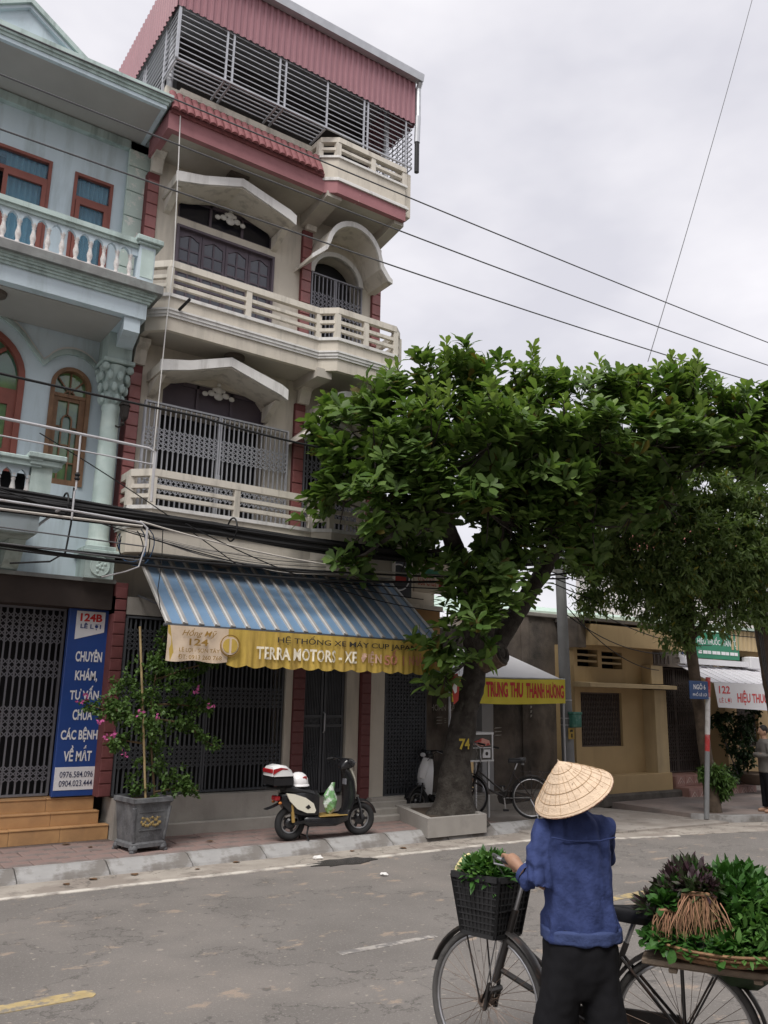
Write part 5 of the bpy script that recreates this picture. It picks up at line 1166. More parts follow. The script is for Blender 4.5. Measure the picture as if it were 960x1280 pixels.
def leaf_shape(kind='obovate', nl=4):
    """unit leaf along +x, folded on its midrib: (verts, quads)"""
    vs = []; fs = []
    for i in range(nl+1):
        t = i/nl
        w = {'obovate': .30*math.sin(PI*min(1, t**1.5*1.0+.02))*(.35+.85*t) if t < 1 else .02, 'lance': .17*math.sin(PI*(t*.94+.03)), 'round': .36*math.sin(PI*(t*.92+.04))}[kind]
        if kind == 'obovate': w = .31*(t**.8)*math.sqrt(max(0, 1-max(0, (t-.55)/.45)**2))*1.05+.012
        z = -.16*t*t+.05*t
        vs += [(t, -w, z+.16*w*2*.5), (t, 0, z), (t, w, z+.16*w*2*.5)]
    for i in range(nl):
        a = 3*i; fs += [(a, a+3, a+4, a+1), (a+1, a+4, a+5, a+2)]
    return np.array(vs, 'f'), fs
def frames(pos, dirs, ups, size):
    """4x4-like (N,3,3) bases for leaves pointing along dirs"""
    x = dirs/np.linalg.norm(dirs, axis=1)[:, None]
    y = np.cross(ups, x); ln = np.linalg.norm(y, axis=1)[:, None]; y = np.where(ln < .05, np.cross(np.array([[1., .2, 0]]), x), y); y /= np.linalg.norm(y, axis=1)[:, None]
    z = np.cross(x, y)
    return np.stack([x, y, z], 2)*size[:, None, None], pos
def leaves_mesh(name, B, pos, shape, m):
    V, F = shape; nv, nf = len(V), len(F); n = len(pos)
    co = np.einsum('nij,vj->nvi', B, V)+pos[:, None, :]
    me = bpy.data.meshes.new(name)
    me.vertices.add(n*nv); me.vertices.foreach_set('co', co.astype('f').ravel())
    idx = (np.array(F)[None]+(np.arange(n)*nv)[:, None, None]).astype('i').ravel()
    me.loops.add(len(idx)); me.loops.foreach_set('vertex_index', idx)
    me.polygons.add(n*nf); me.polygons.foreach_set('loop_start', np.arange(0, 4*n*nf, 4, dtype='i')); me.polygons.foreach_set('loop_total', np.full(n*nf, 4, 'i'))
    me.update(calc_edges=True); me.validate(); me.materials.append(MATS[m]); me.polygons.foreach_set('use_smooth', [True]*len(me.polygons))
    return me
def link_mesh(name, me, parent, kind=None):
    o = bpy.data.objects.new(name, me); COL.objects.link(o)
    if parent is not None:
        o.parent = parent; q = origin(parent); me.transform(Matrix.Translation(-q))
    if kind: o['kind'] = kind
    return o
def rnd_dirs(n):
    v = RNG.normal(size=(n, 3)); return v/np.linalg.norm(v, axis=1)[:, None]
def rough_trunk(pts, rs, n=18, amp=.12, f=2.2, seed=0, flare=0):
    pts = [Vector(p) for p in pts]
    # resample
    P, R_ = [], []
    for i in range(len(pts)-1):
        k = max(2, int((pts[i+1]-pts[i]).length/.07))
        for j in range(k):
            t = j/k; P.append(pts[i].lerp(pts[i+1], t)); R_.append(rs[i]*(1-t)+rs[i+1]*t)
    P.append(pts[-1]); R_.append(rs[-1])
    for _ in range(4):
        Q = P[:]
        for i in range(1, len(P)-1): Q[i] = (P[i-1]+P[i]*2+P[i+1])/4
        P = Q
    mb = MB().tube(P, R_, n); k = len(P); v = []
    for i in range(k):
        for j in range(n):
            p = Vector(mb.v[i*n+j]); d = p-P[i]
            s = 1+amp*mnoise.noise(p*f+Vector((seed,0,0)))+amp*.6*mnoise.noise(p*f*3.5)
            if flare: s += flare*max(0, 1-i/(k*.13))**2*(.5+.5*math.sin(j*2*PI/n*5+1))
            v.append(tuple(P[i]+d*s))
    mb.v = v; return mb
# --- the almond tree
TR = thing('almond_tree', 'big spreading broad leaved tree with a mossy trunk marked in yellow paint', 'tree', (8.4, 10.1, .2))
tk = part('trunk', rough_trunk([(8.43,10.1,.12),(8.44,10.1,.5),(8.49,10.1,1.0),(8.64,10.1,1.6),(8.80,10.1,2.15),(8.93,10.1,2.6),(8.96,10.05,3.0)], [.40,.27,.215,.195,.19,.19,.17], 22, .15, 2.6, 3, .45), 'bark', TR, 60)
part('limb', rough_trunk([(8.9,10.1,2.5),(9.3,10.05,2.85),(9.75,9.95,3.45),(10.2,9.75,4.2),(10.4,9.2,5.1),(10.6,8.3,5.9)], [.20,.18,.15,.13,.10,.05], 12, .12, 3, 9), 'bark', tk, 60)
part('limb', rough_trunk([(8.9,10.08,2.8),(8.6,9.9,3.5),(8.1,9.7,4.3),(7.4,9.5,5.2),(7.0,9.5,6.0)], [.22,.17,.14,.10,.04], 12, .12, 3, 5), 'bark', tk, 60)
part('limb', rough_trunk([(8.95,10.05,2.9),(9.0,9.8,3.7),(8.9,9.5,4.6),(8.8,9.0,5.6),(8.8,8.7,6.3)], [.2,.16,.12,.09,.03], 12, .12, 3, 7), 'bark', tk, 60)
part('limb', rough_trunk([(8.2,9.7,4.1),(7.6,9.2,4.4),(6.9,9.0,4.6),(6.3,9.3,4.9)], [.10,.08,.05,.02], 10, .12, 3, 8), 'bark', tk, 60)
part('limb', rough_trunk([(8.95,9.7,4.3),(8.4,8.9,4.6),(7.8,8.4,5.0)], [.10,.06,.02], 10, .12, 3, 8), 'bark', tk, 60)
part('limb', rough_trunk([(10.3,9.5,4.6),(10.8,8.6,5.3),(11.6,7.4,5.9)], [.10,.07,.02], 10, .12, 3, 8), 'bark', tk, 60)
st = part('cut_stump', rough_trunk([(8.92,10.0,2.5),(9.0,9.82,2.6),(9.05,9.68,2.65)], [.17,.20,.205], 18, .10, 4, 2), 'bark_cut', tk, 60)
part('stump_face', MB().torus((9.053,9.672,2.652), (.26,-.93,.25), .13, .05, 18, 6).ball((9.05,9.69,2.65), .10, .05, .10, 10, 6), 'bark', st)
num = text_mb('74', .17, .16, lambda u, v, d: (8.365+u, 9.71, 1.20+v), .0, .03)
bm_ = MB(); 
for x, y, z in num.v: bm_.v.append((x, 10.1-.01-math.sqrt(max(.02, .25**2-(x-8.51)**2)), z))
bm_.f = num.f; part('painted_number', bm_, 'yellow_paint', tk)
def twig_set(lobes, hub, r0, parent, m):
    mb = MB()
    for x, y, z, r in lobes:
        a = min(hub, key=lambda h: (Vector(h)-Vector((x, y, z))).length); a = Vector(a); b = Vector((x, y, z)); c = (a+b)/2+Vector((0, 0, -.15*(b-a).length))
        mb.tube([a, a.lerp(c, .6), c.lerp(b, .5), b], [r0, r0*.75, r0*.5, r0*.2], 6, False)
        for k in range(5):
            e = b+Vector(rnd_dirs(1)[0])*r*.8; mb.tube([b, b.lerp(e, .5)+Vector((0, 0, -.03)), e], [r0*.35, r0*.25, r0*.1], 5, False)
    return part('twigs', mb, m, parent, kind='stuff')
HUBS = [(10.2,9.75,4.2),(10.4,9.2,5.1),(10.6,8.3,5.9),(8.1,9.7,4.3),(7.4,9.5,5.2),(8.9,9.5,4.6),(8.8,9.0,5.6),(6.9,9.0,4.6),(8.4,8.9,4.6),(10.8,8.6,5.3),(11.6,7.4,5.9),(8.6,9.9,3.5),(8.9,10.1,2.8)]
twig_set(CROWN, HUBS, .045, tk, 'bark')
tips, outs = [], []
for (x, y, z, r) in CROWN:
    # branchlets: clumps of whorls with gaps between them
    k = max(3, int(13*r*r/.35)); cd = rnd_dirs(k); cd[:, 2] = np.where(RNG.random(k) < .6, np.abs(cd[:, 2]), cd[:, 2])
    for c_ in cd:
        rr = r*(.40+.50*RNG.random()); n = int(RNG.integers(3, 7)); q = np.array([x, y, z])+c_*rr
        ln = np.array([c_[0], c_[1], c_[2]*.6+.25]); ln /= np.linalg.norm(ln)
        p = q+rnd_dirs(n)*.13+ln*np.linspace(-.05, .22, n)[:, None]
        tips.append(p); outs.append(np.tile(c_, (n, 1))+rnd_dirs(n)*.35)
for k in range(46):   # upright shoots along the top
    x, y, z, r = CROWN[random.choice(list(range(0,10))+[11,12,13,14,15,16,17,18,38,39,40,41,42])]
    a = Vector((x+random.uniform(-.8,.8)*r, y+random.uniform(-.6,.6)*r, z+r*.7)); L = random.choice((.15,.2,.25,.3,.4)); b_ = a+Vector((random.uniform(-.3,.3)*L, random.uniform(-.3,.3)*L, L)); SPRIGS.append((*a, *b_))
sm = MB(); stips = []; souts = []
for s in SPRIGS:
    a, b = Vector(s[:3]), Vector(s[3:]); sm.tube([a, a.lerp(b, .5)+Vector((random.uniform(-.04,.04), 0, 0)), b], [.018, .012, .006], 5, False)
    L = (b-a).length; k = max(2, int(L/.11))
    for i in range(k+1):
        q = a.lerp(b, i/k); stips.append(q+Vector((random.uniform(-.1,.1), random.uniform(-.1,.1), 0))*(1-i/k)); souts.append((random.uniform(-.3,.3), random.uniform(-.3,.3), 1))
part('sprigs', sm, 'bark', tk, kind='stuff')
def rosettes(tips, outs, nl, size, spread=(.35, 1.15)):
    """whorls of leaves round each tip"""
    n = len(tips); ax = outs*.55+np.array([0, 0, .75]); ax /= np.linalg.norm(ax, axis=1)[:, None]
    a = np.cross(ax, np.array([.31, .95, .05])); a /= np.linalg.norm(a, axis=1)[:, None]; b = np.cross(ax, a)
    P, D, U, S = [], [], [], []
    for k in range(nl):
        t = 2*PI*k/nl+RNG.random(n)*.7; tilt = RNG.uniform(*spread, n)
        rad_ = a*np.cos(t)[:, None]+b*np.sin(t)[:, None]
        D.append(rad_*np.sin(tilt)[:, None]+ax*np.cos(tilt)[:, None]+np.array([0, 0, -.12])); P.append(tips+rad_*.01-ax*.05*(k % 3)); U.append(ax+rad_*.0); S.append(size*RNG.uniform(.65, 1.15, n))
    return np.concatenate(P), np.concatenate(D), np.concatenate(U), np.concatenate(S)
T_, O_ = np.concatenate(tips), np.concatenate(outs)
P, D, U, S = rosettes(T_, O_, 8, .24, (.5, 1.45))
B, P = frames(P, D, U, S)
SH = leaf_shape('obovate', 4)
# the largest-looking leaves one by one, the rest as one mass
cm = np.array([0, 0, CAMH]); look = np.linalg.norm(P-cm, axis=1)-.5*P[:, 2]*.2
facing = np.abs(np.einsum('ni,ni->n', B[:, :, 2]/S[:, None], (P-cm)/np.linalg.norm(P-cm, axis=1)[:, None]))
order = np.argsort(-(S*S*facing/np.linalg.norm(P-cm, axis=1)**2)*(np.linalg.norm(P-cm, axis=1) < 11.9))[:300]
rest = np.ones(len(P), bool); rest[order] = False
link_mesh('foliage', leaves_mesh('foliage', B[rest], P[rest], SH, 'almond_leaf'), TR, 'stuff')
one = bpy.data.meshes.new('leaf'); one.from_pydata([tuple(map(float, v)) for v in SH[0]], [], SH[1]); one.materials.append(MATS['almond_leaf']); one.polygons.foreach_set('use_smooth', [True]*len(one.polygons))
q0 = origin(TR)
for i in order:
    o = bpy.data.objects.new('leaf', one); COL.objects.link(o); o.parent = TR
    M_ = Matrix.Identity(4)
    for r_ in range(3):
        for c_ in range(3): M_[r_][c_] = float(B[i, r_, c_])
    M_.translation = Vector(P[i].tolist())-q0; o.matrix_local = M_
# young bright leaves on the topmost tips
top = [i for i in range(len(T_)) if O_[i][2] > .5 and RNG.random() < .25]
yt = np.concatenate([T_[top]+np.array([0, 0, .04]), np.array([tuple(p) for p in stips])]); yo = np.concatenate([O_[top], np.array(souts)])
P, D, U, S = rosettes(yt, yo, 6, .175, (.3, 1.0)); B, P = frames(P, D, U, S)
link_mesh('young_foliage', leaves_mesh('young_foliage', B, P, SH, 'young_leaf'), TR, 'stuff')
# --- square masonry planter round the trunk
mat('planter_concrete', (.33,.31,.285), .9, .1, 3, .2, 60, stain=(.2,.185,.17), st_amt=.5, st_scale=2.4, st_stretch=(1,1,1))
PT = thing('tree_planter', 'low square concrete planter wall round the foot of the big tree', 'planter', (8.1, 10.2, .1))
A_ = [(7.47,9.50),(8.56,9.50),(9.05,10.85),(7.98,11.0)]
part('rim', MB().strip(A_, .06, .315, -.09, 0, closed=True), 'planter_concrete', PT)
part('soil', MB().prism([(7.54,9.57),(8.52,9.57),(8.98,10.78),(8.0,10.93)], lambda u, v, d: (u, v, d), .1, .26), 'dirt', PT)

# --- the thin fine-leaved tree by the lane sign, with a second trunk's crown
def fine_tree(TT, lobes, n_per, size, shape, m, droop=.35):
    P, D = [], []
    for (x, y, z, r) in lobes:
        n = int(n_per*r*r); d = rnd_dirs(n); rr = r*(.25+.8*RNG.random(n)**.6)
        # leaves gather in sprays
        k = max(4, n//22); cl = rnd_dirs(k)*(r*(.4+.6*RNG.random(k)))[:, None]; c = cl[RNG.integers(0, k, n)]
        P.append(np.array([x, y, z])+c+rnd_dirs(n)*(.16*RNG.random(n))[:, None]*(1 if r > .3 else .5)); D.append(rnd_dirs(n)+np.array([0, 0, -droop])+c*.8)
    P, D = np.concatenate(P), np.concatenate(D); U = rnd_dirs(len(P))*.6+np.array([0, 0, 1]); S = size*RNG.uniform(.6, 1.2, len(P))
    B, P = frames(P, D, U, S); link_mesh('foliage', leaves_mesh('foliage', B, P, shape, m), TT, 'stuff')
T2 = thing('thin_tree', 'slender street tree with small drooping leaves beside the striped post', 'tree', (13.45, 9.1, .1))
t2 = part('trunk', rough_trunk([(13.50,9.1,.05),(13.47,9.1,.5),(13.36,9.1,1.2),(13.22,9.1,2.3),(13.12,9.1,3.1),(13.1,9.0,4.0),(13.2,8.8,5.2)], [.15,.125,.11,.10,.09,.07,.03], 12, .1, 4, 4), 'bark_brown', T2, 60)
part('limb', rough_trunk([(13.15,9.1,2.9),(12.7,9.2,3.6),(12.2,9.5,4.4)], [.06,.05,.02], 8, .1, 4, 2), 'bark_brown', t2); part('limb', rough_trunk([(13.13,9.05,3.1),(13.6,8.7,3.8),(14.0,8.3,4.6)], [.06,.05,.02], 8, .1, 4, 2), 'bark_brown', t2)
twig_set(CROWN2, [(13.1,9.0,4.0),(12.7,9.2,3.6),(13.6,8.7,3.8),(12.2,9.5,4.4),(14.0,8.3,4.6),(13.2,8.8,5.2)], .025, t2, 'bark_brown')
fine_tree(T2, [(x, y, z, r*1.12) for x, y, z, r in CROWN2], 5200, .14, leaf_shape('lance', 2), 'fine_leaf')
TB = thing('trunk_shrub', 'small drooping green shrub growing against the foot of the thin tree', 'shrub', (13.45, 9.0, .4))
fine_tree(TB, [(13.42,9.0,.74,.20),(13.62,8.98,.66,.20),(13.55,9.0,.52,.17),(13.2,9.02,.76,.10),(13.75,8.95,.5,.1)], 14000, .12, leaf_shape('lance', 2), 'bush_leaf', .5)
part('stem', MB().tube([(13.5,9.05,.1),(13.5,9.0,.7)], .012, 6), 'stem_brown', TB)
WP = thing('leaning_tree', 'dark leaning trunk at the picture edge with a cable coil hooked on it', 'tree', (14.8, 8.55, .1))
part('trunk', rough_trunk([(15.05,8.55,0),(14.92,8.55,1.2),(14.72,8.58,2.6),(14.62,8.6,3.6),(14.5,8.5,5.2)], [.16,.15,.145,.14,.10], 12, .08, 4, 1), 'bark_brown', WP, 60)
fine_tree(WP, [(14.6,8.4,5.4,.6),(15.1,8.2,5.0,.7),(14.9,8.8,4.6,.5)], 1200, .115, leaf_shape('lance', 2), 'fine_leaf')
cc = thing('cable_coil', 'loop of black cable hung on the dark leaning trunk', 'cable', (14.5, 8.4, 2.0))
part('coil', MB().torus((14.42,8.42,2.0), (.5,-.85,0), .13, .012, 28, 6).torus((14.43,8.43,1.99), (.5,-.82,.1), .12, .01, 28, 6), 'black_plastic', cc)
for k in range(3): part('tail', MB().tube([(14.45-.02*k,8.42,2.08),(14.38-.05*k,8.42,2.6),(14.36-.06*k,8.45,3.4),(14.45,8.5,4.2)], .009, 5), 'black_plastic', cc)
CP = thing('potted_creeper', 'dark climbing plant growing from the bowl planter beside the pharmacy wall', 'plant', (17.2, 10.55, .5))
part('stem', MB().tube([(17.0,10.55,.46),(16.85,10.52,1.0),(16.7,10.5,1.5)], .02, 6), 'stem_brown', CP)
fine_tree(CP, CREEPER, 6200, .085, leaf_shape('round', 2), 'dark_leaf')

# --- bougainvillea in the square stone pot
mat('pot_stone', (.115,.118,.125), .7, .25, 5, .4, 40, spec=.35, col2=(.07,.07,.075), c2_scale=4, stain=(.22,.22,.22), st_amt=.4, st_scale=6, st_stretch=(1,1,1)); mat('pot_gold', (.26,.19,.08), .6, .2, 20)
SP = thing('stone_planter', 'square grey stone planter on clawed feet with a worn gold relief', 'planter', (3.68, 10.24, .11), rz=rad(9)); SP.scale = (.71, .71, 1.02)
def sq(h, z): return [(-h,-h,z),(h,-h,z),(h,h,z),(-h,h,z)]
part('body', MB().loft([sq(.255,.075), sq(.28,.12), sq(.285,.15), sq(.325,.50), sq(.335,.54)]), 'pot_stone', SP, local=True)
part('rim', MB().loft([sq(.335,.535), sq(.365,.555), sq(.36,.60), sq(.33,.605), sq(.31,.605), sq(.305,.56)], caps=False), 'pot_stone', SP, local=True)
part('soil', MB().box(-.31,.31,-.31,.31,.53,.57), 'dirt', SP, local=True)
part('base_moulding', MB().loft([sq(.27,.05), sq(.315,.06), sq(.31,.10), sq(.27,.125)]), 'pot_stone', SP, local=True)
ft = MB()
for sx in (-1,1):
    for sy in (-1,1):
        f = part('foot', MB().ball((sx*.27,sy*.27,.05), .075, .075, .05, 10, 6).ball((sx*.30,sy*.30,.02), .05, .05, .025, 8, 5), 'pot_stone', SP, True, local=True)
for sx in (-1, 1): part('corner_scroll', MB().tube([(sx*.325,-.325,.50),(sx*.31,-.315,.38),(sx*.30,-.30,.25),(sx*.275,-.275,.13)], [.035,.028,.022,.03], 8), 'pot_stone', SP, local=True)
rl = MB()
for k in range(26):
    a = k*.9; u = -.17+.34*(k/25); rl.ball((u, -.306-.004*math.sin(k), .34+.045*math.sin(k*1.9)), .026, .012, .018, 7, 5)
part('relief', rl, 'pot_gold', SP, True, local=True)
part('panel_frame', MB().bar((-.21,-.302,.25),(.21,-.302,.25), .012,.01,(0,1,0)).bar((-.22,-.322,.45),(.22,-.322,.45), .012,.01,(0,1,0)), 'pot_stone', SP, local=True)
bo = thing('bougainvillea', 'straggling bougainvillea with a few pink bracts growing from the stone planter', 'plant', (3.72, 10.35, .62))
for b in BRANCH:
    part('stem', MB().tube(b, [.016-.012*i/(len(b)-1) for i in range(len(b))], 6), 'stem_brown', bo)
lob = list(BUSH)
for b in BRANCH:
    for i in range(len(b)-1):
        for t in (0, .25, .5, .75):
            p = Vector(b[i]).lerp(Vector(b[i+1]), t)
            if i or t > .5: lob.append((*p, .085 if i > 1 else .10))
def bush_leaves(lob, m, n_per, size):
    P, D = [], []
    for (x, y, z, r) in lob:
        n = int(n_per*r*r+26*r/.1); k = max(3, n//14); cl = rnd_dirs(k)*(r*(.3+.75*RNG.random(k)))[:, None]; c = cl[RNG.integers(0, k, n)]
        P.append(np.array([x, y, z])+c+rnd_dirs(n)*.055*RNG.random(n)[:, None]); D.append(rnd_dirs(n)+np.array([0, 0, -.2]))
    P, D = np.concatenate(P), np.concatenate(D); U = rnd_dirs(len(P))*.7+np.array([0, 0, 1]); S = size*RNG.uniform(.6, 1.25, len(P))
    return frames(P, D, U, S)
B, P = bush_leaves(lob, 'bush_leaf', 4300, .05)
link_mesh('foliage', leaves_mesh('foliage', B, P, leaf_shape('round', 2), 'bush_leaf'), bo, 'stuff')
for x, y, z in FLOWER:
    n = 8; P = np.array([x, y, z])+rnd_dirs(n)*.035; D = rnd_dirs(n); B, P = frames(P, D, rnd_dirs(n), np.full(n, .042)*RNG.uniform(.7, 1.3, n))
    link_mesh('flower', leaves_mesh('flower', B, P, leaf_shape('round', 2), 'magenta_bract'), bo)
tag(part('bamboo_stake', MB().tube([(3.72,10.26,.62),(3.62,10.3,1.6),(3.50,10.36,2.76)], [.014,.015,.015], 8), 'bamboo'), 'pale bamboo stake pushed upright through the bougainvillea', 'stake')
# ------------------------------------------------------------------ cables and pipe frames
mat('cable_black', (.012,.012,.013), .6, .1, 4); mat('cable_grey', (.10,.10,.105), .6, .1, 4); mat('pipe_white', (.48,.48,.50), .45, .08, 6, stain=(.35,.3,.27), st_amt=.5, st_scale=8, st_stretch=(1,1,1)); mat('cable_pale', (.50,.47,.43), .6, .1, 5); mat('cable_blue', (.05,.12,.25), .6, .1, 5)
def sagline(p, q, sag, n=24, jig=0, ph=0):
    p, q = Vector(p), Vector(q); out = []
    for i in range(n+1):
        t = i/n; a = p.lerp(q, t); a.z -= sag*4*t*(1-t)
        if jig: a += Vector((0, jig*math.sin(ph+t*9), jig*math.sin(ph*1.7+t*13)))
        out.append(a)
    return out
def cable(pts, r, m, label, group=None, name='overhead_cable', n=6):
    o = part(name, MB().tube(pts, r, n), m, None, True); return tag(o, label, 'cable', group)
G1 = 'thin wires high across the street front'
cable(sagline((-4,9.5,9.62),(26,9.5,10.6), .22), .011, 'cable_grey', 'highest thin wire, crossing the maroon eave of the cream house', G1)
cable(sagline((-4,9.5,9.0),(26,9.5,10.15), .32), .011, 'cable_grey', 'middle thin wire, crossing the gabled hood of the third storey', G1)
cable(sagline((-4,9.5,8.25),(26,9.5,9.75), .34), .011, 'cable_grey', 'lowest thin wire, crossing the arched hood of the third storey', G1)
cable(sagline((19.0,14,11.6),(27.5,14,30.5), .2), .012, 'cable_grey', 'single thin wire slanting steeply up into the open sky')
cable(sagline((-3,9.8,5.62),(3.9,9.95,5.53), .06)+sagline((3.95,9.95,5.53),(11.1,10.2,6.4), .35), .016, 'cable_black', 'black wire at the height of the lattice gate of the second storey')
G2 = 'black cables of the thick bundle'
for k in range(36):
    a = 2*PI*random.random(); rr = .14*math.sqrt(random.random())
    dy, dz = rr*math.cos(a)*.6, rr*math.sin(a)
    z0, z1, z2 = 4.15+dz*1.0, 4.06+dz*.6, 4.42+dz*.3
    pts = sagline((-4,10.2+dy,z0+.06+random.uniform(-.02,.02)),(4.3,10.2+dy*.8,z1+.05), .05+random.uniform(-.05,.05), 22, .012, k)+sagline((4.6,10.2+dy*.8,z1+.045),(11.2,10.25+dy*.5,z2), .12+random.uniform(-.03,.05), 18, .010, k)+sagline((11.5,10.2+dy*.5,z2+.01),(30,9.8,5.1+dz), .35, 18, .01, k)
    cable(pts, random.choice((.014,.018,.022,.026)), 'cable_black', 'black cable in the thick bundle strung along the house fronts', G2)
for k, (x) in enumerate((2.4, 4.6, 6.9)):
    tag(part('cable_tie', MB().torus((x,10.2,4.13 if k < 2 else 4.17), (1,0,0), .16, .012, 20, 6), 'cable_black'), ('cable tie round the bundle in front of the mint column','cable tie round the bundle below the second storey railing','cable tie round the bundle beside the tree crown')[k], 'cable tie', 'ties on the cable bundle')
G3 = 'loose cables under the bundle'
low = [((-3,10.0,4.05),(11.2,10.2,4.2),.62,.020,'cable_black','heavier black cable sagging just below the bundle'),
       ((-3,9.95,3.62),(11.2,10.2,4.1),.25,.016,'cable_black','black cable running over the top edge of the striped awning'),
       ((-3,10.05,3.75),(8.6,10.6,3.72),.2,.011,'cable_black','thin black cable passing over the dark lintel of the blue house'),
       ((1.2,10.1,4.3),(7.9,10.2,3.45),.18,.008,'cable_black','thin wire slanting down from the bundle to the awning'),
       ((3.9,10.1,4.1),(8.4,10.3,3.3),.2,.008,'cable_black','thin wire drooping across the blue stripes of the awning'),
       ((2.0,10.1,4.95),(4.9,10.2,3.55),-.05,.007,'cable_black','thin wire falling past the mint column'),
       ((-3,10.1,4.0),(3.32,10.05,3.98),.03,.016,'cable_pale','pale cable under the bundle before the blue house'),
       ((3.3,10.1,4.05),(11.1,10.3,4.3),.36,.012,'cable_pale','pale cable under the bundle before the cream parapet')]
for p, q, s, r, m, l in low: cable(sagline(p, q, s), r, m, l, G3)
for k in range(7):
    cable(sagline((3.2+.1*k,10.55,4.02-.02*k),(6.6+.1*k,10.55,3.98-.022*k), .12+.01*k, 20, .008, k), .006, 'cable_grey' if k % 2 else 'cable_pale', ('fine dark grey wire draped along the cream parapet' if k % 2 else 'fine pale wire draped along the cream parapet'), 'fine wires along the cream parapet')
for k in range(4):
    t = random.uniform(.0,.3)
    cable(sagline((10.9,10.3,4.3-.1*k),(20,9.6-.3*k,4.6-.25*k), .35+.1*k), .010, 'cable_black', 'black cable leaving the concrete pole towards the thin tree', 'cables beyond the concrete pole')
for k, (z, x2, z2) in enumerate(((3.35,16.5,3.2),(2.95,15.3,3.0),(3.1,14.6,2.6))):
    cable(sagline((11.2,10.25,z+.5),(x2,10.9,z2), .25), .009, 'cable_black', ('black service wire from the pole to the ochre roof edge','black service wire from the pole to the rusted lettering','black service wire drooping before the barred window')[k], 'service wires of the ochre building')
# drooping loops near the mint column
for k in range(4):
    c = Vector((3.28+.03*k, 10.35, 3.95)); pts = [c+Vector((.17*math.cos(t)*(1+.1*k), .04*math.sin(3*t+k), -.16+.2*math.sin(t)*(1+.12*k))) for t in np.linspace(2.4+.2*k, 7.4, 18)]
    cable(pts, .007, 'cable_blue' if k % 2 else 'cable_black', ('slack loop of thin blue wire hanging beside the mint column' if k % 2 else 'slack loop of thin black wire hanging beside the mint column'), 'slack wire loops by the mint column')
cable([(3.62,10.15,4.0),(3.63,10.12,3.6),(3.60,10.1,3.2),(3.62,10.0,2.95)], .006, 'cable_black', 'thin wire hanging straight down over the first awning stripe')
cable([(2.46,10.1,4.35),(2.47,10.1,3.9),(2.44,10.1,3.55),(2.30,10.2,3.44),(1.9,10.4,3.4)], .012, 'cable_black', 'black cable dropping from the bundle to the lintel of the blue house')
# white pipe frames (a rack standing off the fronts)
PF = thing('pipe_rack', 'white painted pipe rack standing out before the lower balcony of the blue house', 'rack', (2.5, 10.05, 3.4))
part('top_rail', MB().tube([(-3,10,5.06),(2.0,10,5.01),(3.30,10,4.985),(3.385,10,4.95),(3.39,10,4.30)], .019, 8), 'pipe_white', PF, True)
part('middle_rail', MB().tube([(-3,10.02,4.86),(3.38,10.02,4.79)], .010, 8), 'pipe_white', PF, True)
part('upright', MB().tube([(2.45,10,5.0),(2.46,10,4.3)], .012, 8), 'pipe_white', PF, True); part('upright', MB().tube([(2.46,10.05,4.3),(2.46,10.05,3.95)], .012, 8), 'pipe_white', PF, True)
part('lower_rail', MB().tube([(-3,9.98,4.10),(2.4,9.98,4.04),(3.28,9.98,4.01),(3.36,9.98,3.95),(3.36,9.98,3.72)], .015, 8).tube([(3.36,9.98,3.74),(3.30,10.0,3.46),(3.18,10.1,3.40),(2.95,10.3,3.33)], .009, 8), 'pipe_white', PF, True)
for z in (3.74, 3.56): part('wire_rail', MB().tube([(-3,10.02,z+.07),(3.36,10.0,z-.02)], .009, 6), 'cable_grey', PF)
for x in (1.2, 2.3): part('arm', MB().tube([(x,10.0,4.04),(x,10.9,4.02),(x,11.5,3.98)], .018, 8), 'pipe_white', PF, True)
part('insulator', MB().lathe([(.02,0),(.035,.02),(.02,.05),(.035,.07),(.015,.10)], 10, (2.46,10.0,4.42)), 'cable_black', PF)
# ------------------------------------------------------------------ vehicles
mat('tyre', (.022,.022,.023), .8, .2, 12, .3, 90); mat('tyre_grey', (.075,.072,.070), .85, .2, 12, .3, 90); mat('steel', (.42,.42,.43), .3, .15, 10, metal=.85); mat('rust_steel', (.20,.15,.12), .5, .3, 14, metal=.6, stain=(.13,.06,.03), st_amt=.7, st_scale=12, st_stretch=(1,1,1))
mat('frame_black', (.025,.022,.021), .4, .25, 10, spec=.45, stain=(.11,.06,.04), st_amt=.6, st_scale=16, st_stretch=(1,1,1), st_lo=.55, st_hi=.7)
mat('basket_black', (.020,.020,.021), .55, .15, 8); mat('saddle_black', (.022,.022,.024), .35, .15, 8, spec=.5); mat('scooter_black', (.014,.014,.016), .22, .1, 6, spec=.55); mat('scooter_cream', (.74,.71,.60), .28, .04, 4, spec=.5)
mat('scooter_white', (.74,.74,.74), .25, .04, 4, spec=.5); mat('lens_red', (.33,.015,.02), .15, .1, 6, spec=.6); mat('lens_amber', (.45,.15,.03), .2, .1, 6, spec=.6); mat('lens_clear', (.55,.56,.58), .1, .1, 6, spec=.7); mat('brass', (.45,.30,.10), .4, .15, 8, metal=.4)
mat('bag_green', (.16,.33,.14), .3, .3, 18, spec=.5, col2=(.55,.60,.55), c2_scale=11, c2_lo=.48, c2_hi=.56); mat('helmet_white', (.74,.73,.74), .25, .03, 5, spec=.5); mat('emblem_red', (.50,.08,.08), .4, .1, 8)
X90 = Matrix.Rotation(PI/2, 4, 'X')
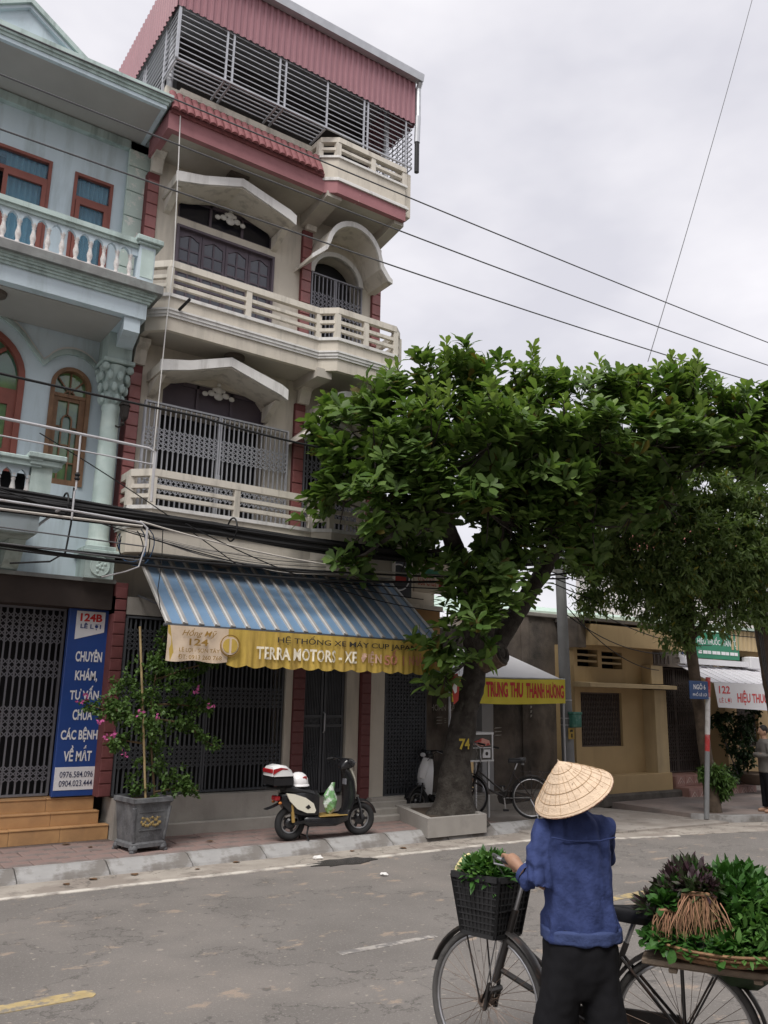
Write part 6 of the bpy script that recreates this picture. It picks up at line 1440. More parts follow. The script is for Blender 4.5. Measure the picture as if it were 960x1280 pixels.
def wheel(parent, x, z, R, tr, spokes, hub=.022, tyre='tyre', rim='steel', steer=0, cast=False, y=0):
    """wheel in the xz plane about (x, y, z)"""
    c = Vector((x, y, z)); rot = Matrix.Translation(c) @ Matrix.Rotation(steer, 4, 'Z') @ Matrix.Translation(-c)
    w = part('wheel', MB().torus(c, (0,1,0), R-tr, tr, 44, 10).xf(rot), tyre, parent, True, local=True)
    part('rim', MB().torus(c, (0,1,0), R-2*tr-.004, .010 if not cast else .014, 44, 8).xf(rot), rim, w, True, local=True)
    if cast:
        mb = MB().lathe([(.001,-.05),(.05,-.05),(.075,-.03),(.075,.03),(.05,.05),(.001,.05)], 16, c, X90)
        for k in range(cast): t = 2*PI*k/cast; mb.bar(c+Vector((.05*math.cos(t),0,.05*math.sin(t))), c+Vector(((R-2*tr)*math.cos(t),0,(R-2*tr)*math.sin(t))), .035, .022, (0,1,0))
        part('hub', mb.xf(rot), 'scooter_black', w, local=True)
    else:
        part('hub', MB().tube([c+Vector((0,-.05,0)), c+Vector((0,-.035,0)), c+Vector((0,.035,0)), c+Vector((0,.05,0))], [hub, hub*1.5, hub*1.5, hub], 10).xf(rot), 'rust_steel', w, True, local=True)
        sp = MB()
        for k in range(spokes):
            t = 2*PI*k/spokes; s = 1 if k % 2 else -1; t2 = t+(.5 if (k//2) % 2 else -.5)
            sp.tube([c+Vector((hub*1.5*math.cos(t2), s*.032, hub*1.5*math.sin(t2))), c+Vector(((R-2*tr)*math.cos(t), 0, (R-2*tr)*math.sin(t)))], .0013, 4, False)
        part('spokes', sp.xf(rot), 'rust_steel', w, local=True, kind='stuff')
    return w
def arcpts(c, R, a0, a1, n=16): return [Vector((c[0]+R*math.cos(rad(a0+(a1-a0)*i/n)), c[1], c[2]+R*math.sin(rad(a0+(a1-a0)*i/n)))) for i in range(n+1)]
def fender(parent, c, R, a0, a1, w=.035, m='frame_black'):
    mb = MB(); rings = []
    for p in arcpts(c, R, a0, a1, 22):
        d = (p-Vector(c)).normalized(); rings.append([p+Vector((0,-w,0))-d*.010, p+Vector((0,-w*.5,0))+d*.006, p+Vector((0,w*.5,0))+d*.006, p+Vector((0,w,0))-d*.010, p+Vector((0,w*.5,0))+d*.002, p+Vector((0,-w*.5,0))+d*.002])
    return part('mudguard', mb.loft(rings), m, parent, 50, local=True)

def bicycle(B, wb, R, steer=0, spokes=36, basket=True, detail=True, m='frame_black'):
    """local frame: rear hub at (0,0,R), front hub at (wb,0,R), +x forward, +y to the rider's left"""
    r, f = Vector((0,0,R)), Vector((wb,0,R))
    wheel(B, 0, R, R, .019, spokes, tyre='tyre_grey' if detail else 'tyre'); 
    # everything that steers turns about the steering axis
    H0 = Vector((wb-.16, 0, .80)); H1 = Vector((wb-.055, 0, .46))      # head tube ends
    ax = (H0-H1).normalized(); S_ = Matrix.Translation(H1) @ Matrix.Rotation(steer, 4, ax) @ Matrix.Translation(-H1)
    fw_ = part('front_wheel_group', MB(), m, B, local=True) if False else None
    w = wheel(B, wb, R, R, .019, spokes, tyre='tyre_grey' if detail else 'tyre')
    for o in [w]+list(w.children): o.data.transform(S_)
    def tubep(name, pts, r_, mm=m, st=False, n=8):
        mb = MB().tube(pts, r_, n)
        if st: mb.xf(S_)
        return part(name, mb, mm, B, True, local=True)
    bb = Vector((wb*.44, 0, .30)); seat = Vector((wb*.26, 0, .74))
    fr = part('frame', MB().tube([H0.lerp(H1,-.1), H1], .020, 10).tube([H0.lerp(H1,.25), Vector((wb*.62,0,.52)), Vector((wb*.45,0,.40)), seat.lerp(bb,.72)], .014, 8).tube([H0.lerp(H1,.8), Vector((wb*.68,0,.42)), bb+Vector((.03,0,.03)), bb], .016, 8).tube([bb, seat], .015, 8)
        .tube([bb+Vector((0,.03,0)), r+Vector((0,.055,0))], .010, 6).tube([bb+Vector((0,-.03,0)), r+Vector((0,-.055,0))], .010, 6).tube([seat.lerp(bb,.15)+Vector((0,.03,0)), r+Vector((0,.055,0))], .009, 6).tube([seat.lerp(bb,.15)+Vector((0,-.03,0)), r+Vector((0,-.055,0))], .009, 6).lathe([(.03,-.045),(.03,.045)], 12, bb, X90), m, B, True, local=True)
    crown = H1+Vector((.012,0,-.035))
    for s in (-1,1): tubep('fork', [crown+Vector((-.01,s*.045,.0)), crown+Vector((.02,s*.052,-.10)), f+Vector((-.045,s*.052,.10)), f+Vector((0,s*.052,0))], [.014,.013,.011,.009], m, True)
    tubep('fork_crown', [crown+Vector((-.01,-.055,0)), crown+Vector((-.01,.055,0))], .016, m, True)
    st0 = H0.lerp(H1,-.1); st1 = st0+ax*.22
    tubep('stem', [st0, st1, st1+Vector((.03,0,.012))], .012, 'steel', True)
    hb = st1+Vector((.03,0,.012))
    hp = [hb+Vector((-.16,.29,.03)), hb+Vector((-.03,.29,.055)), hb+Vector((.045,.22,.06)), hb+Vector((.03,.08,.01)), hb, hb+Vector((.03,-.08,.01)), hb+Vector((.045,-.22,.06)), hb+Vector((-.03,-.29,.055)), hb+Vector((-.16,-.29,.03))]
    tubep('handlebar', hp, .011, 'steel', True)
    for a, b in ((0,1),(8,7)): tubep('grip', [hp[a]-(hp[b]-hp[a])*.1, hp[a].lerp(hp[b],.8)], .016, 'saddle_black', True)
    for k, a in ((1,(1,2)),(-1,(7,6))): tubep('brake_lever', [hp[a[1]]+Vector((0,0,-.015)), hp[a[0]]+Vector((.03,-.01*k,-.03)), hp[a[0]]+Vector((-.07,-.012*k,-.035))], .005, 'steel', True, 6)
    tubep('brake_rod', [hp[2]+Vector((0,0,-.02)), hb+Vector((.06,.05,-.08)), crown+Vector((.03,.02,.02))], .004, 'steel', True, 5); tubep('brake_rod', [hp[6]+Vector((0,0,-.02)), hb+Vector((.06,-.05,-.10)), crown+Vector((.03,-.02,.02))], .004, 'steel', True, 5)
    # mudguards, carrier, saddle, cranks, chain case, stand
    fg = fender(B, (wb,0,R), R+.022, 20, 175); fg.data.transform(S_)
    fender(B, (0,0,R), R+.022, -10, 165)
    post_top = seat+(seat-bb).normalized()*.11
    tubep('seat_post', [seat, post_top], .012, 'steel')
    def srow(x, hw, z, t): return [(x,-hw,z-.01),(x,-hw*.6,z+t),(x,0,z+t*1.1),(x,hw*.6,z+t),(x,hw,z-.01),(x,hw*.7,z-.05),(x,-hw*.7,z-.05)]
    px, pz = post_top.x, post_top.z+.055
    part('saddle', MB().loft([srow(px-.13,.055,pz+.01,.025), srow(px-.11,.10,pz+.005,.03), srow(px-.06,.105,pz,.03), srow(px+.0,.07,pz-.005,.026), srow(px+.07,.035,pz-.006,.022), srow(px+.135,.024,pz-.006,.018), srow(px+.15,.012,pz-.012,.008)]), 'saddle_black', B, 60, local=True)
    sp = MB()
    for s in (-1,1):
        for k in range(2): sp.torus((px-.08, s*.05, pz-.055-.02*k), (0,0,1), .022, .004, 14, 5)
    part('saddle_spring', sp, 'steel', B, True, local=True)
    ck = part('rack', MB().bar((-.30,.07,.715),(.16,.06,.715), .010).bar((-.30,-.07,.715),(.16,-.06,.715), .010).bar((-.30,.07,.715),(-.30,-.07,.715), .010).bar((-.14,.068,.715),(-.14,-.068,.715), .008).bar((.02,.065,.715),(.02,-.065,.715), .008).bar((-.20,.07,.715),(0,.06,R), .009).bar((-.20,-.07,.715),(0,-.06,R), .009).bar((.0,.065,.715),(0,.06,R), .009).bar((0,-.065,.715),(0,-.06,R), .009), m, B, local=True)
    part('chain_case', MB().prism([(bb.x+.11,bb.z),(bb.x+.08,bb.z+.085),(bb.x,bb.z+.105),(.03,R+.055),(-.055,R),(.02,R-.055),(bb.x,bb.z-.105),(bb.x+.08,bb.z-.08)], lambda u, v, d: (u, d, v), -.075, -.055), m, B, local=True)
    cr = part('crank', MB().bar(bb+Vector((0,.075,0)), bb+Vector((-.02,.08,-.165)), .018, .012).bar(bb+Vector((0,-.085,0)), bb+Vector((.02,-.085,.165)), .018, .012).bar(bb+Vector((0,.09,0)), bb+Vector((0,-.09,0)), .02), 'steel', B, local=True)
    for s, dx, dz in ((1,-.02,-.165),(-1,.02,.165)): part('pedal', MB().bev(bb.x+dx-.045, bb.x+dx+.045, s*.09 if s > 0 else -.18, .18 if s > 0 else -.09, bb.z+dz-.012, bb.z+dz+.012, .005), 'tyre', B, local=True)
    tubep('kickstand', [(.02,.06,R-.02), (-.05,.13,.17), (-.09,.17,.01)], .009, 'steel')
    rf = part('rear_reflector', MB().lathe([(.02,0),(.02,.01)], 10, (-.34,0,.62), Matrix.Rotation(PI/2,4,'Y')), 'lens_red', B, local=True)
    if basket:
        bm_b, bm_t = [(wb-.09,.13,.695),(wb-.09,-.13,.695),(wb+.12,-.12,.695),(wb+.12,.12,.695)], [(wb-.13,.17,.985),(wb-.13,-.17,.985),(wb+.17,-.165,.985),(wb+.17,.165,.985)]
        bm_b = [Vector(p)-Vector((.03,0,0)) for p in bm_b]; bm_t = [Vector(p)-Vector((.03,0,0)) for p in bm_t]
        bk = part('basket', MB().add([*bm_b, *[p+Vector((0,0,.008)) for p in bm_b]], [(3,2,1,0),(4,5,6,7),(0,1,5,4),(1,2,6,5),(2,3,7,6),(3,0,4,7)]).xf(S_), 'basket_black', B, local=True)
        rim = MB(); sl = MB()
        for i in range(4):
            a, b, c, d = bm_b[i], bm_b[(i+1)%4], bm_t[(i+1)%4], bm_t[i]
            rim.bar(d, c, .026, .030).bar(a, b, .018, .02)
            nv = 9 if i % 2 else 8
            for k in range(nv+1):
                t = k/nv; sl.bar(a.lerp(b,t), d.lerp(c,t), .012 if 0 < k < nv else .03, .006)
            for k in range(1, 9):
                t = k/9; p, q = a.lerp(d,t), b.lerp(c,t); sl.bar(p, q, .010 if k not in (4,) else .02, .006)
            solid = .34
            if i in (0, 3):   # moulded solid panels on two sides
                sl.add([a.lerp(b,.0), b, c, d.lerp(c,.0)], [(0,1,2,3)])
        part('basket_rim', rim.xf(S_), 'basket_black', bk, local=True); part('basket_lattice', sl.xf(S_), 'basket_black', bk, local=True, kind='stuff')
        tubep('basket_stay', [f+Vector((0,.06,0)), Vector((wb+.08,.10,.70))], .005, m, True, 6); tubep('basket_stay', [f+Vector((0,-.06,0)), Vector((wb+.08,-.10,.70))], .005, m, True, 6)
    return S_
# the vendor's bicycle: rear hub and front hub on the road
RB_ = Vector((3.85,2.83,0)); FB_ = Vector((3.31,3.69,0)); WBL = (FB_-RB_).length; BROT = math.atan2(FB_.y-RB_.y, FB_.x-RB_.x)
VB = thing('vendor_bicycle', 'old dark rod braked bicycle with a black front basket, pushed by the vendor', 'bicycle', RB_, rz=BROT)
S_V = bicycle(VB, WBL, .36, rad(-18))
def vb(p):
    """a point given in the bicycle's frame, in the world"""
    return Matrix.Translation(RB_) @ Matrix.Rotation(BROT, 4, 'Z') @ Vector(p)
# parked bicycle behind the planter
PK = thing('parked_bicycle', 'black bicycle parked beside the tree behind the display case, rear wheel towards the lane', 'bicycle', (9.84, 9.86, .12), rz=rad(139))
bicycle(PK, .98, .32, rad(-25), 28, False, False)
# --- scooters
def scooter(B, body, trim, box_col=None, wb=1.05, R=.215):
    wheel(B, 0, R, R, .045, 0, cast=5, rim='steel'); wheel(B, wb, R, R, .042, 0, cast=6, rim='steel', steer=rad(-14))
    hd0, hd1 = Vector((wb-.06,0,.42)), Vector((wb-.20,0,.92))
    def row(x, hw, z0, z1): return [(x,-hw,z0+.02),(x,-hw*.8,z0),(x,hw*.8,z0),(x,hw,z0+.02),(x,hw,z1-.03),(x,hw*.75,z1),(x,-hw*.75,z1),(x,-hw,z1-.03)]
    part('floorboard', MB().loft([row(.16,.10,.20,.30), row(.22,.15,.17,.30), row(.62,.15,.16,.285), row(.78,.14,.20,.31), row(.86,.10,.27,.42), row(.89,.06,.34,.5)]), 'scooter_black', B, 45, local=True)
    part('foot_strip', MB().bev(.36,.78,-.155,.155,.283,.296,.005), 'brass' if body == 'scooter_cream' else 'steel', B, local=True)
    part('under_seat', MB().loft([row(-.16,.06,.46,.58), row(-.06,.11,.36,.60), row(.10,.13,.30,.62), row(.30,.13,.29,.60), row(.36,.12,.29,.56)]), 'scooter_black', B, 45, local=True)
    part('seat', MB().loft([row(-.12,.09,.60,.685), row(-.02,.125,.59,.69), row(.12,.13,.585,.655), row(.28,.125,.555,.61), row(.36,.10,.53,.585), row(.40,.06,.52,.55)]), 'saddle_black', B, 50, local=True)
    for s in (-1,1):
        part('side_panel', MB().prism([(-.14,.60),(-.02,.585),(.14,.535),(.26,.46),(.30,.37),(.28,.34),(.17,.345),(.03,.40),(-.08,.50)], lambda u, v, d: (u, d*s, v), .128, .148), body, B, local=True)
        part('side_emblem', MB().prism([(.14,.42),(.19,.45),(.22,.41),(.18,.39)], lambda u, v, d: (u, d*s, v), .148, .151), 'scooter_black', B, local=True)
    # leg shield: a curved sheet with a bright front spine
    rows = []
    for x, z, hw in ((.84,.30,.11),(.88,.42,.16),(.89,.56,.18),(.87,.70,.17),(.83,.82,.12),(.80,.88,.07)):
        rows.append([(x-.02,-hw,z),(x+.035,-hw*.6,z),(x+.055,0,z),(x+.035,hw*.6,z),(x-.02,hw,z),(x-.05,hw*.6,z),(x-.06,0,z),(x-.05,-hw*.6,z)])
    part('leg_shield', MB().loft(rows), 'scooter_black' if body == 'scooter_cream' else body, B, 50, local=True)
    rows = []
    for x, z, hw in ((.97,.56,.05),(.96,.64,.085),(.93,.74,.10),(.885,.84,.085),(.85,.90,.06)):
        rows.append([(x-.03,-hw,z),(x+.012,-hw*.55,z+.01),(x+.02,0,z+.015),(x+.012,hw*.55,z+.01),(x-.03,hw,z),(x-.04,0,z-.01)])
    part('front_cowl', MB().loft(rows), body, B, 50, local=True)
    part('front_mudguard', MB().loft([[Vector((wb,0,R))+Vector((math.cos(rad(a))*(R+.03), y_, math.sin(rad(a))*(R+.03+(0 if abs(y_) > .04 else .015)))) for y_ in (-.06,-.03,.03,.06)]+[Vector((wb,0,R))+Vector((math.cos(rad(a))*(R+.015), y_, math.sin(rad(a))*(R+.015))) for y_ in (.06,-.06)] for a in range(15, 156, 14)]), 'scooter_black', B, 50, local=True)
    for s in (-1,1): part('fork', MB().tube([(wb,s*.07,R),(wb-.04,s*.07,.40),(wb-.07,s*.05,.5)], .018, 8), 'scooter_black', B, True, local=True)
    part('headset', MB().loft([row(.72,.05,.86,.93), row(.78,.09,.86,.99), row(.86,.10,.88,1.0), row(.92,.07,.90,.97)]), 'scooter_black', B, 50, local=True)
    part('headlight', MB().ball((.925,0,.93), .02, .06, .035, 12, 8), 'lens_clear', B, True, local=True)
    part('handlebar', MB().tube([(.70,.32,.97),(.78,.16,1.0),(.82,0,.985),(.78,-.16,1.0),(.70,-.32,.97)], .012, 8), 'scooter_black', B, True, local=True)
    for s in (-1,1):
        part('grip', MB().tube([(.705,s*.31,.972),(.75,s*.22,.99)], .019, 8), 'tyre', B, True, local=True); part('brake_lever', MB().tube([(.79,s*.18,.99),(.80,s*.30,.965)], .006, 6), 'steel', B, local=True)
    for s in (-1,1): part('brake_cable', MB().tube([(.79,s*.18,.98),(.86,s*.14,.93),(.90,s*.08,.84)], .005, 6), 'scooter_black', B, local=True)
    part('key_panel', MB().bev(.795,.81,-.05,.05,.66,.74,.006), 'gate_grey', B, local=True)
    part('shock_absorber', MB().tube([(.0,-.10,R+.02),(-.03,-.10,.46)], .022, 8), 'brass' if body == 'scooter_cream' else 'steel', B, True, local=True); part('swing_arm', MB().bar((0,-.09,R),(.26,-.09,.25), .05,.035), 'scooter_black', B, local=True); part('swing_arm', MB().bar((0,.09,R),(.26,.09,.25), .05,.035), 'scooter_black', B, local=True)
    part('tail_lamp', MB().bev(-.25,-.18,-.07,.07,.50,.56,.012), 'lens_red', B, local=True)
    for s in (-1,1): part('indicator', MB().ball((-.20,s*.10,.48), .025,.02,.018,8,6), 'lens_amber', B, True, local=True)
    part('rear_mudguard', MB().loft([[(x,-.06,z),(x,0,z+.02),(x,.06,z),(x,0,z-.006)] for x, z in ((-.05,.47),(-.18,.46),(-.28,.42),(-.36,.40))]), 'scooter_black', B, 50, local=True)
    part('stand', MB().tube([(.24,-.07,.2),(.20,-.10,.06),(.22,-.13,.005)], .012, 6).tube([(.24,.07,.2),(.20,.10,.06),(.22,.13,.005)], .012, 6).tube([(.20,-.10,.06),(.20,.10,.06)], .010, 6), 'scooter_black', B, local=True)
    if box_col:
        part('carrier', MB().bar((-.42,.07,.66),(.0,.07,.64), .014).bar((-.42,-.07,.66),(.0,-.07,.64), .014).bar((-.1,.07,.64),(-.08,.1,.56), .014).bar((-.1,-.07,.64),(-.08,-.1,.56), .014), 'scooter_black', B, local=True)
        bx = part('top_box', MB().loft([row(-.31,.12,.68,.70), row(-.33,.16,.68,.81), row(-.05,.16,.68,.81), row(-.03,.12,.68,.80)]), 'scooter_black', B, 45, local=True)
        part('lid', MB().loft([[(x,-hw,.81),(x,-hw,z1-.05),(x,-hw*.6,z1),(x,hw*.6,z1),(x,hw,z1-.05),(x,hw,.81)] for x, hw, z1 in ((-.345,.13,.89),(-.33,.165,.925),(-.24,.17,.95),(-.14,.165,.935),(-.06,.16,.88),(-.03,.11,.84))]), box_col, bx, 45, local=True)
        part('reflector', MB().prism([(-.348,.835),(-.34,.90),(-.24,.92),(-.12,.90),(-.22,.895),(-.28,.87)], lambda u, v, d: (u, -d, v), .157, .173), 'lens_red', bx, local=True)
        part('reflector', MB().bev(-.357,-.332,-.14,.14,.845,.90,.01), 'lens_red', bx, local=True)
E1 = Vector((5.52,9.90,.122)); 
SA = thing('cream_scooter', 'black and cream electric scooter with a white lidded top box, parked on the pavers', 'scooter', E1, rz=rad(-2))
scooter(SA, 'scooter_cream', 'x', 'scooter_white')
HM = thing('helmet', 'white half helmet with a red emblem resting on the seat of the cream scooter', 'helmet', E1+Vector((.10,0,.68)))
part('shell', MB().lathe([(.130,.0),(.135,.03),(.125,.085),(.095,.13),(.05,.158),(.001,.165)], 20, (0,0,0), None), 'helmet_white', HM, 60, local=True)
part('brim', MB().lathe([(.128,.0),(.15,-.008),(.148,.006),(.13,.02)], 20), 'helmet_white', HM, 60, local=True)
em = MB(); em.lathe([(.035,0),(.033,.006)], 10, (.03,-.112,.09), Matrix.Rotation(rad(112),4,'X')); part('emblem', em, 'emblem_red', HM, local=True)
GB = thing('green_bag', 'green and clear plastic bag of drinks standing on the scooter floorboard', 'bag', E1+Vector((.60,0,.296)))
bm = bmesh.new(); bmesh.ops.create_uvsphere(bm, u_segments=20, v_segments=14, radius=.13)
for v in bm.verts:
    v.co.x *= .75; v.co.y *= .6; v.co.z = v.co.z*1.35+.165+.0; t = v.co.z/.34
    k = 1-.35*max(0, t-.5); v.co.x *= k; v.co += .022*mnoise.noise_vector(v.co*16)
    v.co.z = max(v.co.z, .0)
mb = MB(); mb.bm(bm); bm.free(); part('sack', mb, 'bag_green', GB, local=True)
part('neck', MB().loft([[(.05*math.cos(t)*(1-.5*k/3)+.015*k, .04*math.sin(t)*(1-.4*k/3), .29+.035*k) for t in np.linspace(0, 2*PI, 9)[:-1]] for k in range(4)]), 'bag_green', GB, local=True)
SB = thing('white_scooter', 'white and black scooter half hidden by the big tree trunk', 'scooter', (8.62,10.98,.118), rz=rad(-12))
scooter(SB, 'scooter_white', 'x'); SB.rotation_euler.z = rad(188); SB.location = (9.45, 11.12, .118)
# ------------------------------------------------------------------ people
mat('skin', (.33,.19,.125), .55, .08, 14, spec=.35); mat('skin_face', (.36,.21,.14), .55, .08, 14, spec=.35)
mat('shirt_blue', (.036,.053,.150), .85, .05, 4, .35, 40, spec=.2, col2=(.038,.055,.152), c2_scale=5); mat('hem_blue', (.048,.068,.165), .85, .12, 5, .5, 22, spec=.2)
mat('trouser_black', (.009,.009,.011), .85, .15, 6, .15, 200, spec=.2); mat('hair_black', (.015,.013,.012), .6, .2, 30); mat('scarf_green', (.025,.04,.04), .85, .2, 20)
mat('straw', (.66,.51,.37), .7, .1, 26, .35, 110, stain=(.20,.13,.08), st_amt=.8, st_scale=34, st_stretch=(1,1,.5), st_lo=.66, st_hi=.7); mat('straw_dark', (.42,.29,.17), .75, .12, 26); mat('hat_rim', (.20,.10,.07), .7, .15, 20)
mat('sandal', (.06,.05,.045), .7, .2, 10); mat('jacket_grey', (.13,.12,.11), .85, .15, 8, .15, 90); mat('eye_white', (.6,.6,.58), .3, .02, 4)
def fuse(mb, voxel, smooth=6, folds=None):
    """melt the builder's overlapping pieces into one skin; returns a builder"""
    me = bpy.data.meshes.new('fuse'); me.from_pydata(mb.v, [], mb.f)
    bm = bmesh.new(); bm.from_mesh(me); bmesh.ops.recalc_face_normals(bm, faces=bm.faces[:]); bm.to_mesh(me); bm.free()
    o = bpy.data.objects.new('fuse', me); COL.objects.link(o)
    r = o.modifiers.new('r', 'REMESH'); r.mode = 'VOXEL'; r.voxel_size = voxel
    if smooth: s = o.modifiers.new('s', 'SMOOTH'); s.iterations = smooth; s.factor = .5
    dg = bpy.context.evaluated_depsgraph_get(); out = bpy.data.meshes.new_from_object(o.evaluated_get(dg))
    bpy.data.objects.remove(o); bpy.data.meshes.remove(me)
    m2 = MB()
    if folds: 
        m2.v = [tuple(v.co+v.normal*folds(v.co, v.normal)) for v in out.vertices]
    else: m2.v = [tuple(v.co) for v in out.vertices]
    m2.f = [tuple(p.vertices) for p in out.polygons]; bpy.data.meshes.remove(out)
    return m2
def ell(cx, cy, z, hw, hd, n=20, p=2.4, tilt=0):
    out = []
    for i in range(n):
        t = 2*PI*i/n; c, s = math.cos(t), math.sin(t)
        out.append((cx+hw*math.copysign(abs(c)**(2/p), c), cy+hd*math.copysign(abs(s)**(2/p), s), z+tilt*c*hw))
    return out
def hand_mb(wrist, grip, axis, palm_n, s=1.0, left=True):
    """palm from the wrist to the grip, five fingers curled round a bar along axis; palm_n points from the bar's far side back to the palm"""
    W_, G = Vector(wrist), Vector(grip); a = Vector(axis).normalized(); d = (G-W_).normalized(); n = Vector(palm_n).normalized()
    mb = MB(); mid = W_.lerp(G, .55)+n*.012
    mb.tube([W_, W_.lerp(mid, .6), mid, G+n*.022], [.027*s, .030*s, .036*s, .030*s], 12)
    for k in range(-1, 2): mb.ball(mid.lerp(G+n*.02, .6)+a*.022*k, .022*s, .022*s, .020*s, 8, 6)
    for k, (L, o) in enumerate(((.88,-.033),(1.0,-.011),(.95,.011),(.78,.032))):
        b = G+n*.024+a*o*s+d*.004; r = .0088*s
        ring = []
        for i in range(7):
            t = rad(20+205*i/6*L); ring.append(G+a*o*s*(1-.05*i)+(n*math.cos(t)+d*math.sin(t))*(.026*s))
        mb.tube([b-d*.02, b]+ring, [r*1.1, r*1.08]+[r*(1.05-.05*i) for i in range(7)], 8)
        mb.ball(ring[-1], r*.8, r*.8, r*.8, 6, 4)
    tb = W_.lerp(mid, .7)-a*.03*s*(1 if left else -1)
    mb.tube([tb, tb-a*.022*(1 if left else -1)+d*.03-n*.01, tb-a*.012*(1 if left else -1)+d*.055-n*.036, tb+a*.004+d*.062-n*.052], [.014*s, .0125*s, .011*s, .0085*s], 8)
    return mb
PX, PY = Vector((.879,-.477,0)), Vector((.477,.879,0)); PO_ = Vector((3.37,3.115,0))+PX*.035
PE = thing('person', 'vendor in a conical straw hat, blue shirt and black trousers pushing the laden bicycle', 'person', PO_, rz=math.atan2(PX.y, PX.x))
def pl_(w): d = Vector(w)-PO_; return Vector((d.dot(PX), d.dot(PY), d.z))
HBAR = Vector((WBL-.16,0,.84))
def grip_world(s):
    # where the bicycle's grip really is: same numbers as in bicycle()
    H0 = Vector((WBL-.16,0,.80)); H1 = Vector((WBL-.055,0,.46)); ax = (H0-H1).normalized(); S_ = S_V
    st1 = H0.lerp(H1,-.1)+ax*.22; hb = st1+Vector((.03,0,.012)); p = hb+Vector((-.10,.29*s,.045)); q = hb+Vector((-.03,.29*s,.055)); r = hb+Vector((-.16,.29*s,.03))
    return vb(S_ @ p), vb(S_ @ q)-vb(S_ @ r)
gl, gla = grip_world(1); gr_, gra = grip_world(-1)
GL, GR = pl_(gl), pl_(gr_); GLa = Vector((gla.dot(PX), gla.dot(PY), gla.z)); GRa = Vector((gra.dot(PX), gra.dot(PY), gra.z))
SHL, SHR = Vector((-.148,.0,1.335)), Vector((.148,.0,1.335))
ELL = Vector((-.222,-.07,1.05)); ELR = Vector((.24,.25,1.13))
WRL = GL+(ELL-GL).normalized()*.085+Vector((0,0,.012)); WRR = GR+(ELR-GR).normalized()*.085+Vector((0,0,.012))
HC = Vector((-.03,.045,1.475)); hax = Vector((-.42,.02,.9)).normalized()
# body: one skin from head to feet
b = MB()
b.loft([ell(0,0,.80,.15,.105), ell(0,0,.95,.14,.10), ell(0,0,1.12,.155,.10), ell(0,0,1.25,.135,.085), ell(0,.005,1.33,.075,.06), ell(-.005,.015,1.38,.055,.055), ell(-.02,.03,1.43,.05,.052)])
b.loft([ell(0,0,.60,.13,.08), ell(0,0,.66,.16,.10), ell(0,0,.82,.155,.11)])
for s, ft in ((-1,(-.14,.06)),(1,(.14,-.05))):
    b.tube([(s*.085,0,.72),(s*.10,.01,.58),(s*.125,.02+ft[1]*.5,.38),(ft[0],ft[1]*.9,.22),(ft[0],ft[1],.07)], [.085,.080,.058,.048,.036], 12)
    b.loft([ell(ft[0],ft[1]-.06,.035,.030,.012,12), ell(ft[0],ft[1]-.03,.045,.034,.03,12), ell(ft[0],ft[1]+.02,.055,.037,.045,12)])
    b.tube([(ft[0],ft[1]-.055,.035),(ft[0],ft[1]+.02,.04),(ft[0]+s*.004,ft[1]+.10,.032),(ft[0]+s*.006,ft[1]+.15,.024)], [.034,.038,.040,.022], 12)
    for k in range(5): b.ball((ft[0]+s*(.006)+(-.028+.014*k)*s, ft[1]+.165-.006*k*(1), .018), .009,.016,.010, 8, 5)
b.tube([SHL+Vector((.03,0,-.04)), SHL.lerp(ELL,.5), ELL, ELL.lerp(WRL,.5), WRL], [.05,.044,.037,.034,.025], 12); b.tube([SHR+Vector((-.03,0,-.04)), SHR.lerp(ELR,.5), ELR, ELR.lerp(WRR,.5), WRR], [.05,.044,.037,.034,.025], 12)
for hm in (hand_mb(WRL, GL, GLa, Vector((0,0,1)), 1.0, True), hand_mb(WRR, GR, GRa, Vector((0,0,1)), 1.0, False)): b.add(hm.v, hm.f)
hM = Matrix.Translation(HC) @ Vector((0,0,1)).rotation_difference(hax).to_matrix().to_4x4()
hd = MB(); hd.ball((0,0,.02), .074,.092,.10, 20, 14).ball((0,.02,-.05), .058,.070,.062, 16, 10).ball((0,.09,-.005), .012,.020,.020, 8, 6).ball((0,.083,.028), .010,.012,.03, 8, 6)
for s in (-1,1): hd.ball((s*.075,-.005,-.005), .010,.018,.030, 10, 6).ball((s*.035,.075,.045), .022,.012,.008, 8, 5).ball((s*.042,.066,-.015), .022,.02,.018, 8, 6)
hd.tube([(-.022,.082,-.052),(0,.088,-.050),(.022,.082,-.052)], [.006,.008,.006], 6).tube([(-.018,.081,-.062),(0,.087,-.063),(.018,.081,-.062)], [.005,.008,.005], 6).ball((0,.07,-.092), .022,.018,.016, 8, 6)
hd.xf(hM); b.add(hd.v, hd.f)
body = fuse(b, .0065, 2)
part('body', body, 'skin', PE, 60, local=True)
for s in (-1,1):
    part('eye', MB().ball((s*.032,.078,.022), .012,.008,.008, 10, 6).xf(hM), 'eye_white', PE, True, local=True); part('iris', MB().ball((s*.032,.0845,.022), .005,.003,.005, 8, 5).xf(hM), 'hair_black', PE, True, local=True)
hr = MB(); hr.ball((0,-.014,.03), .083,.092,.098, 18, 12).ball((0,-.085,-.03), .05,.035,.045, 12, 8).ball((0,-.05,-.02), .078,.06,.06, 12, 8).xf(hM)
part('hair', fuse(hr, .008, 3, lambda c, n: .003*mnoise.noise(c*60)), 'hair_black', PE, 60, local=True)
sc_ = MB(); sc_.lathe([(.075,-.12),(.085,-.06),(.082,-.02),(.072,-.02),(.07,-.1)], 18, (0,0,0), None).xf(hM)
part('scarf', fuse(sc_, .008, 3, lambda c, n: .006*mnoise.noise(c*28)), 'scarf_green', PE, 60, local=True)
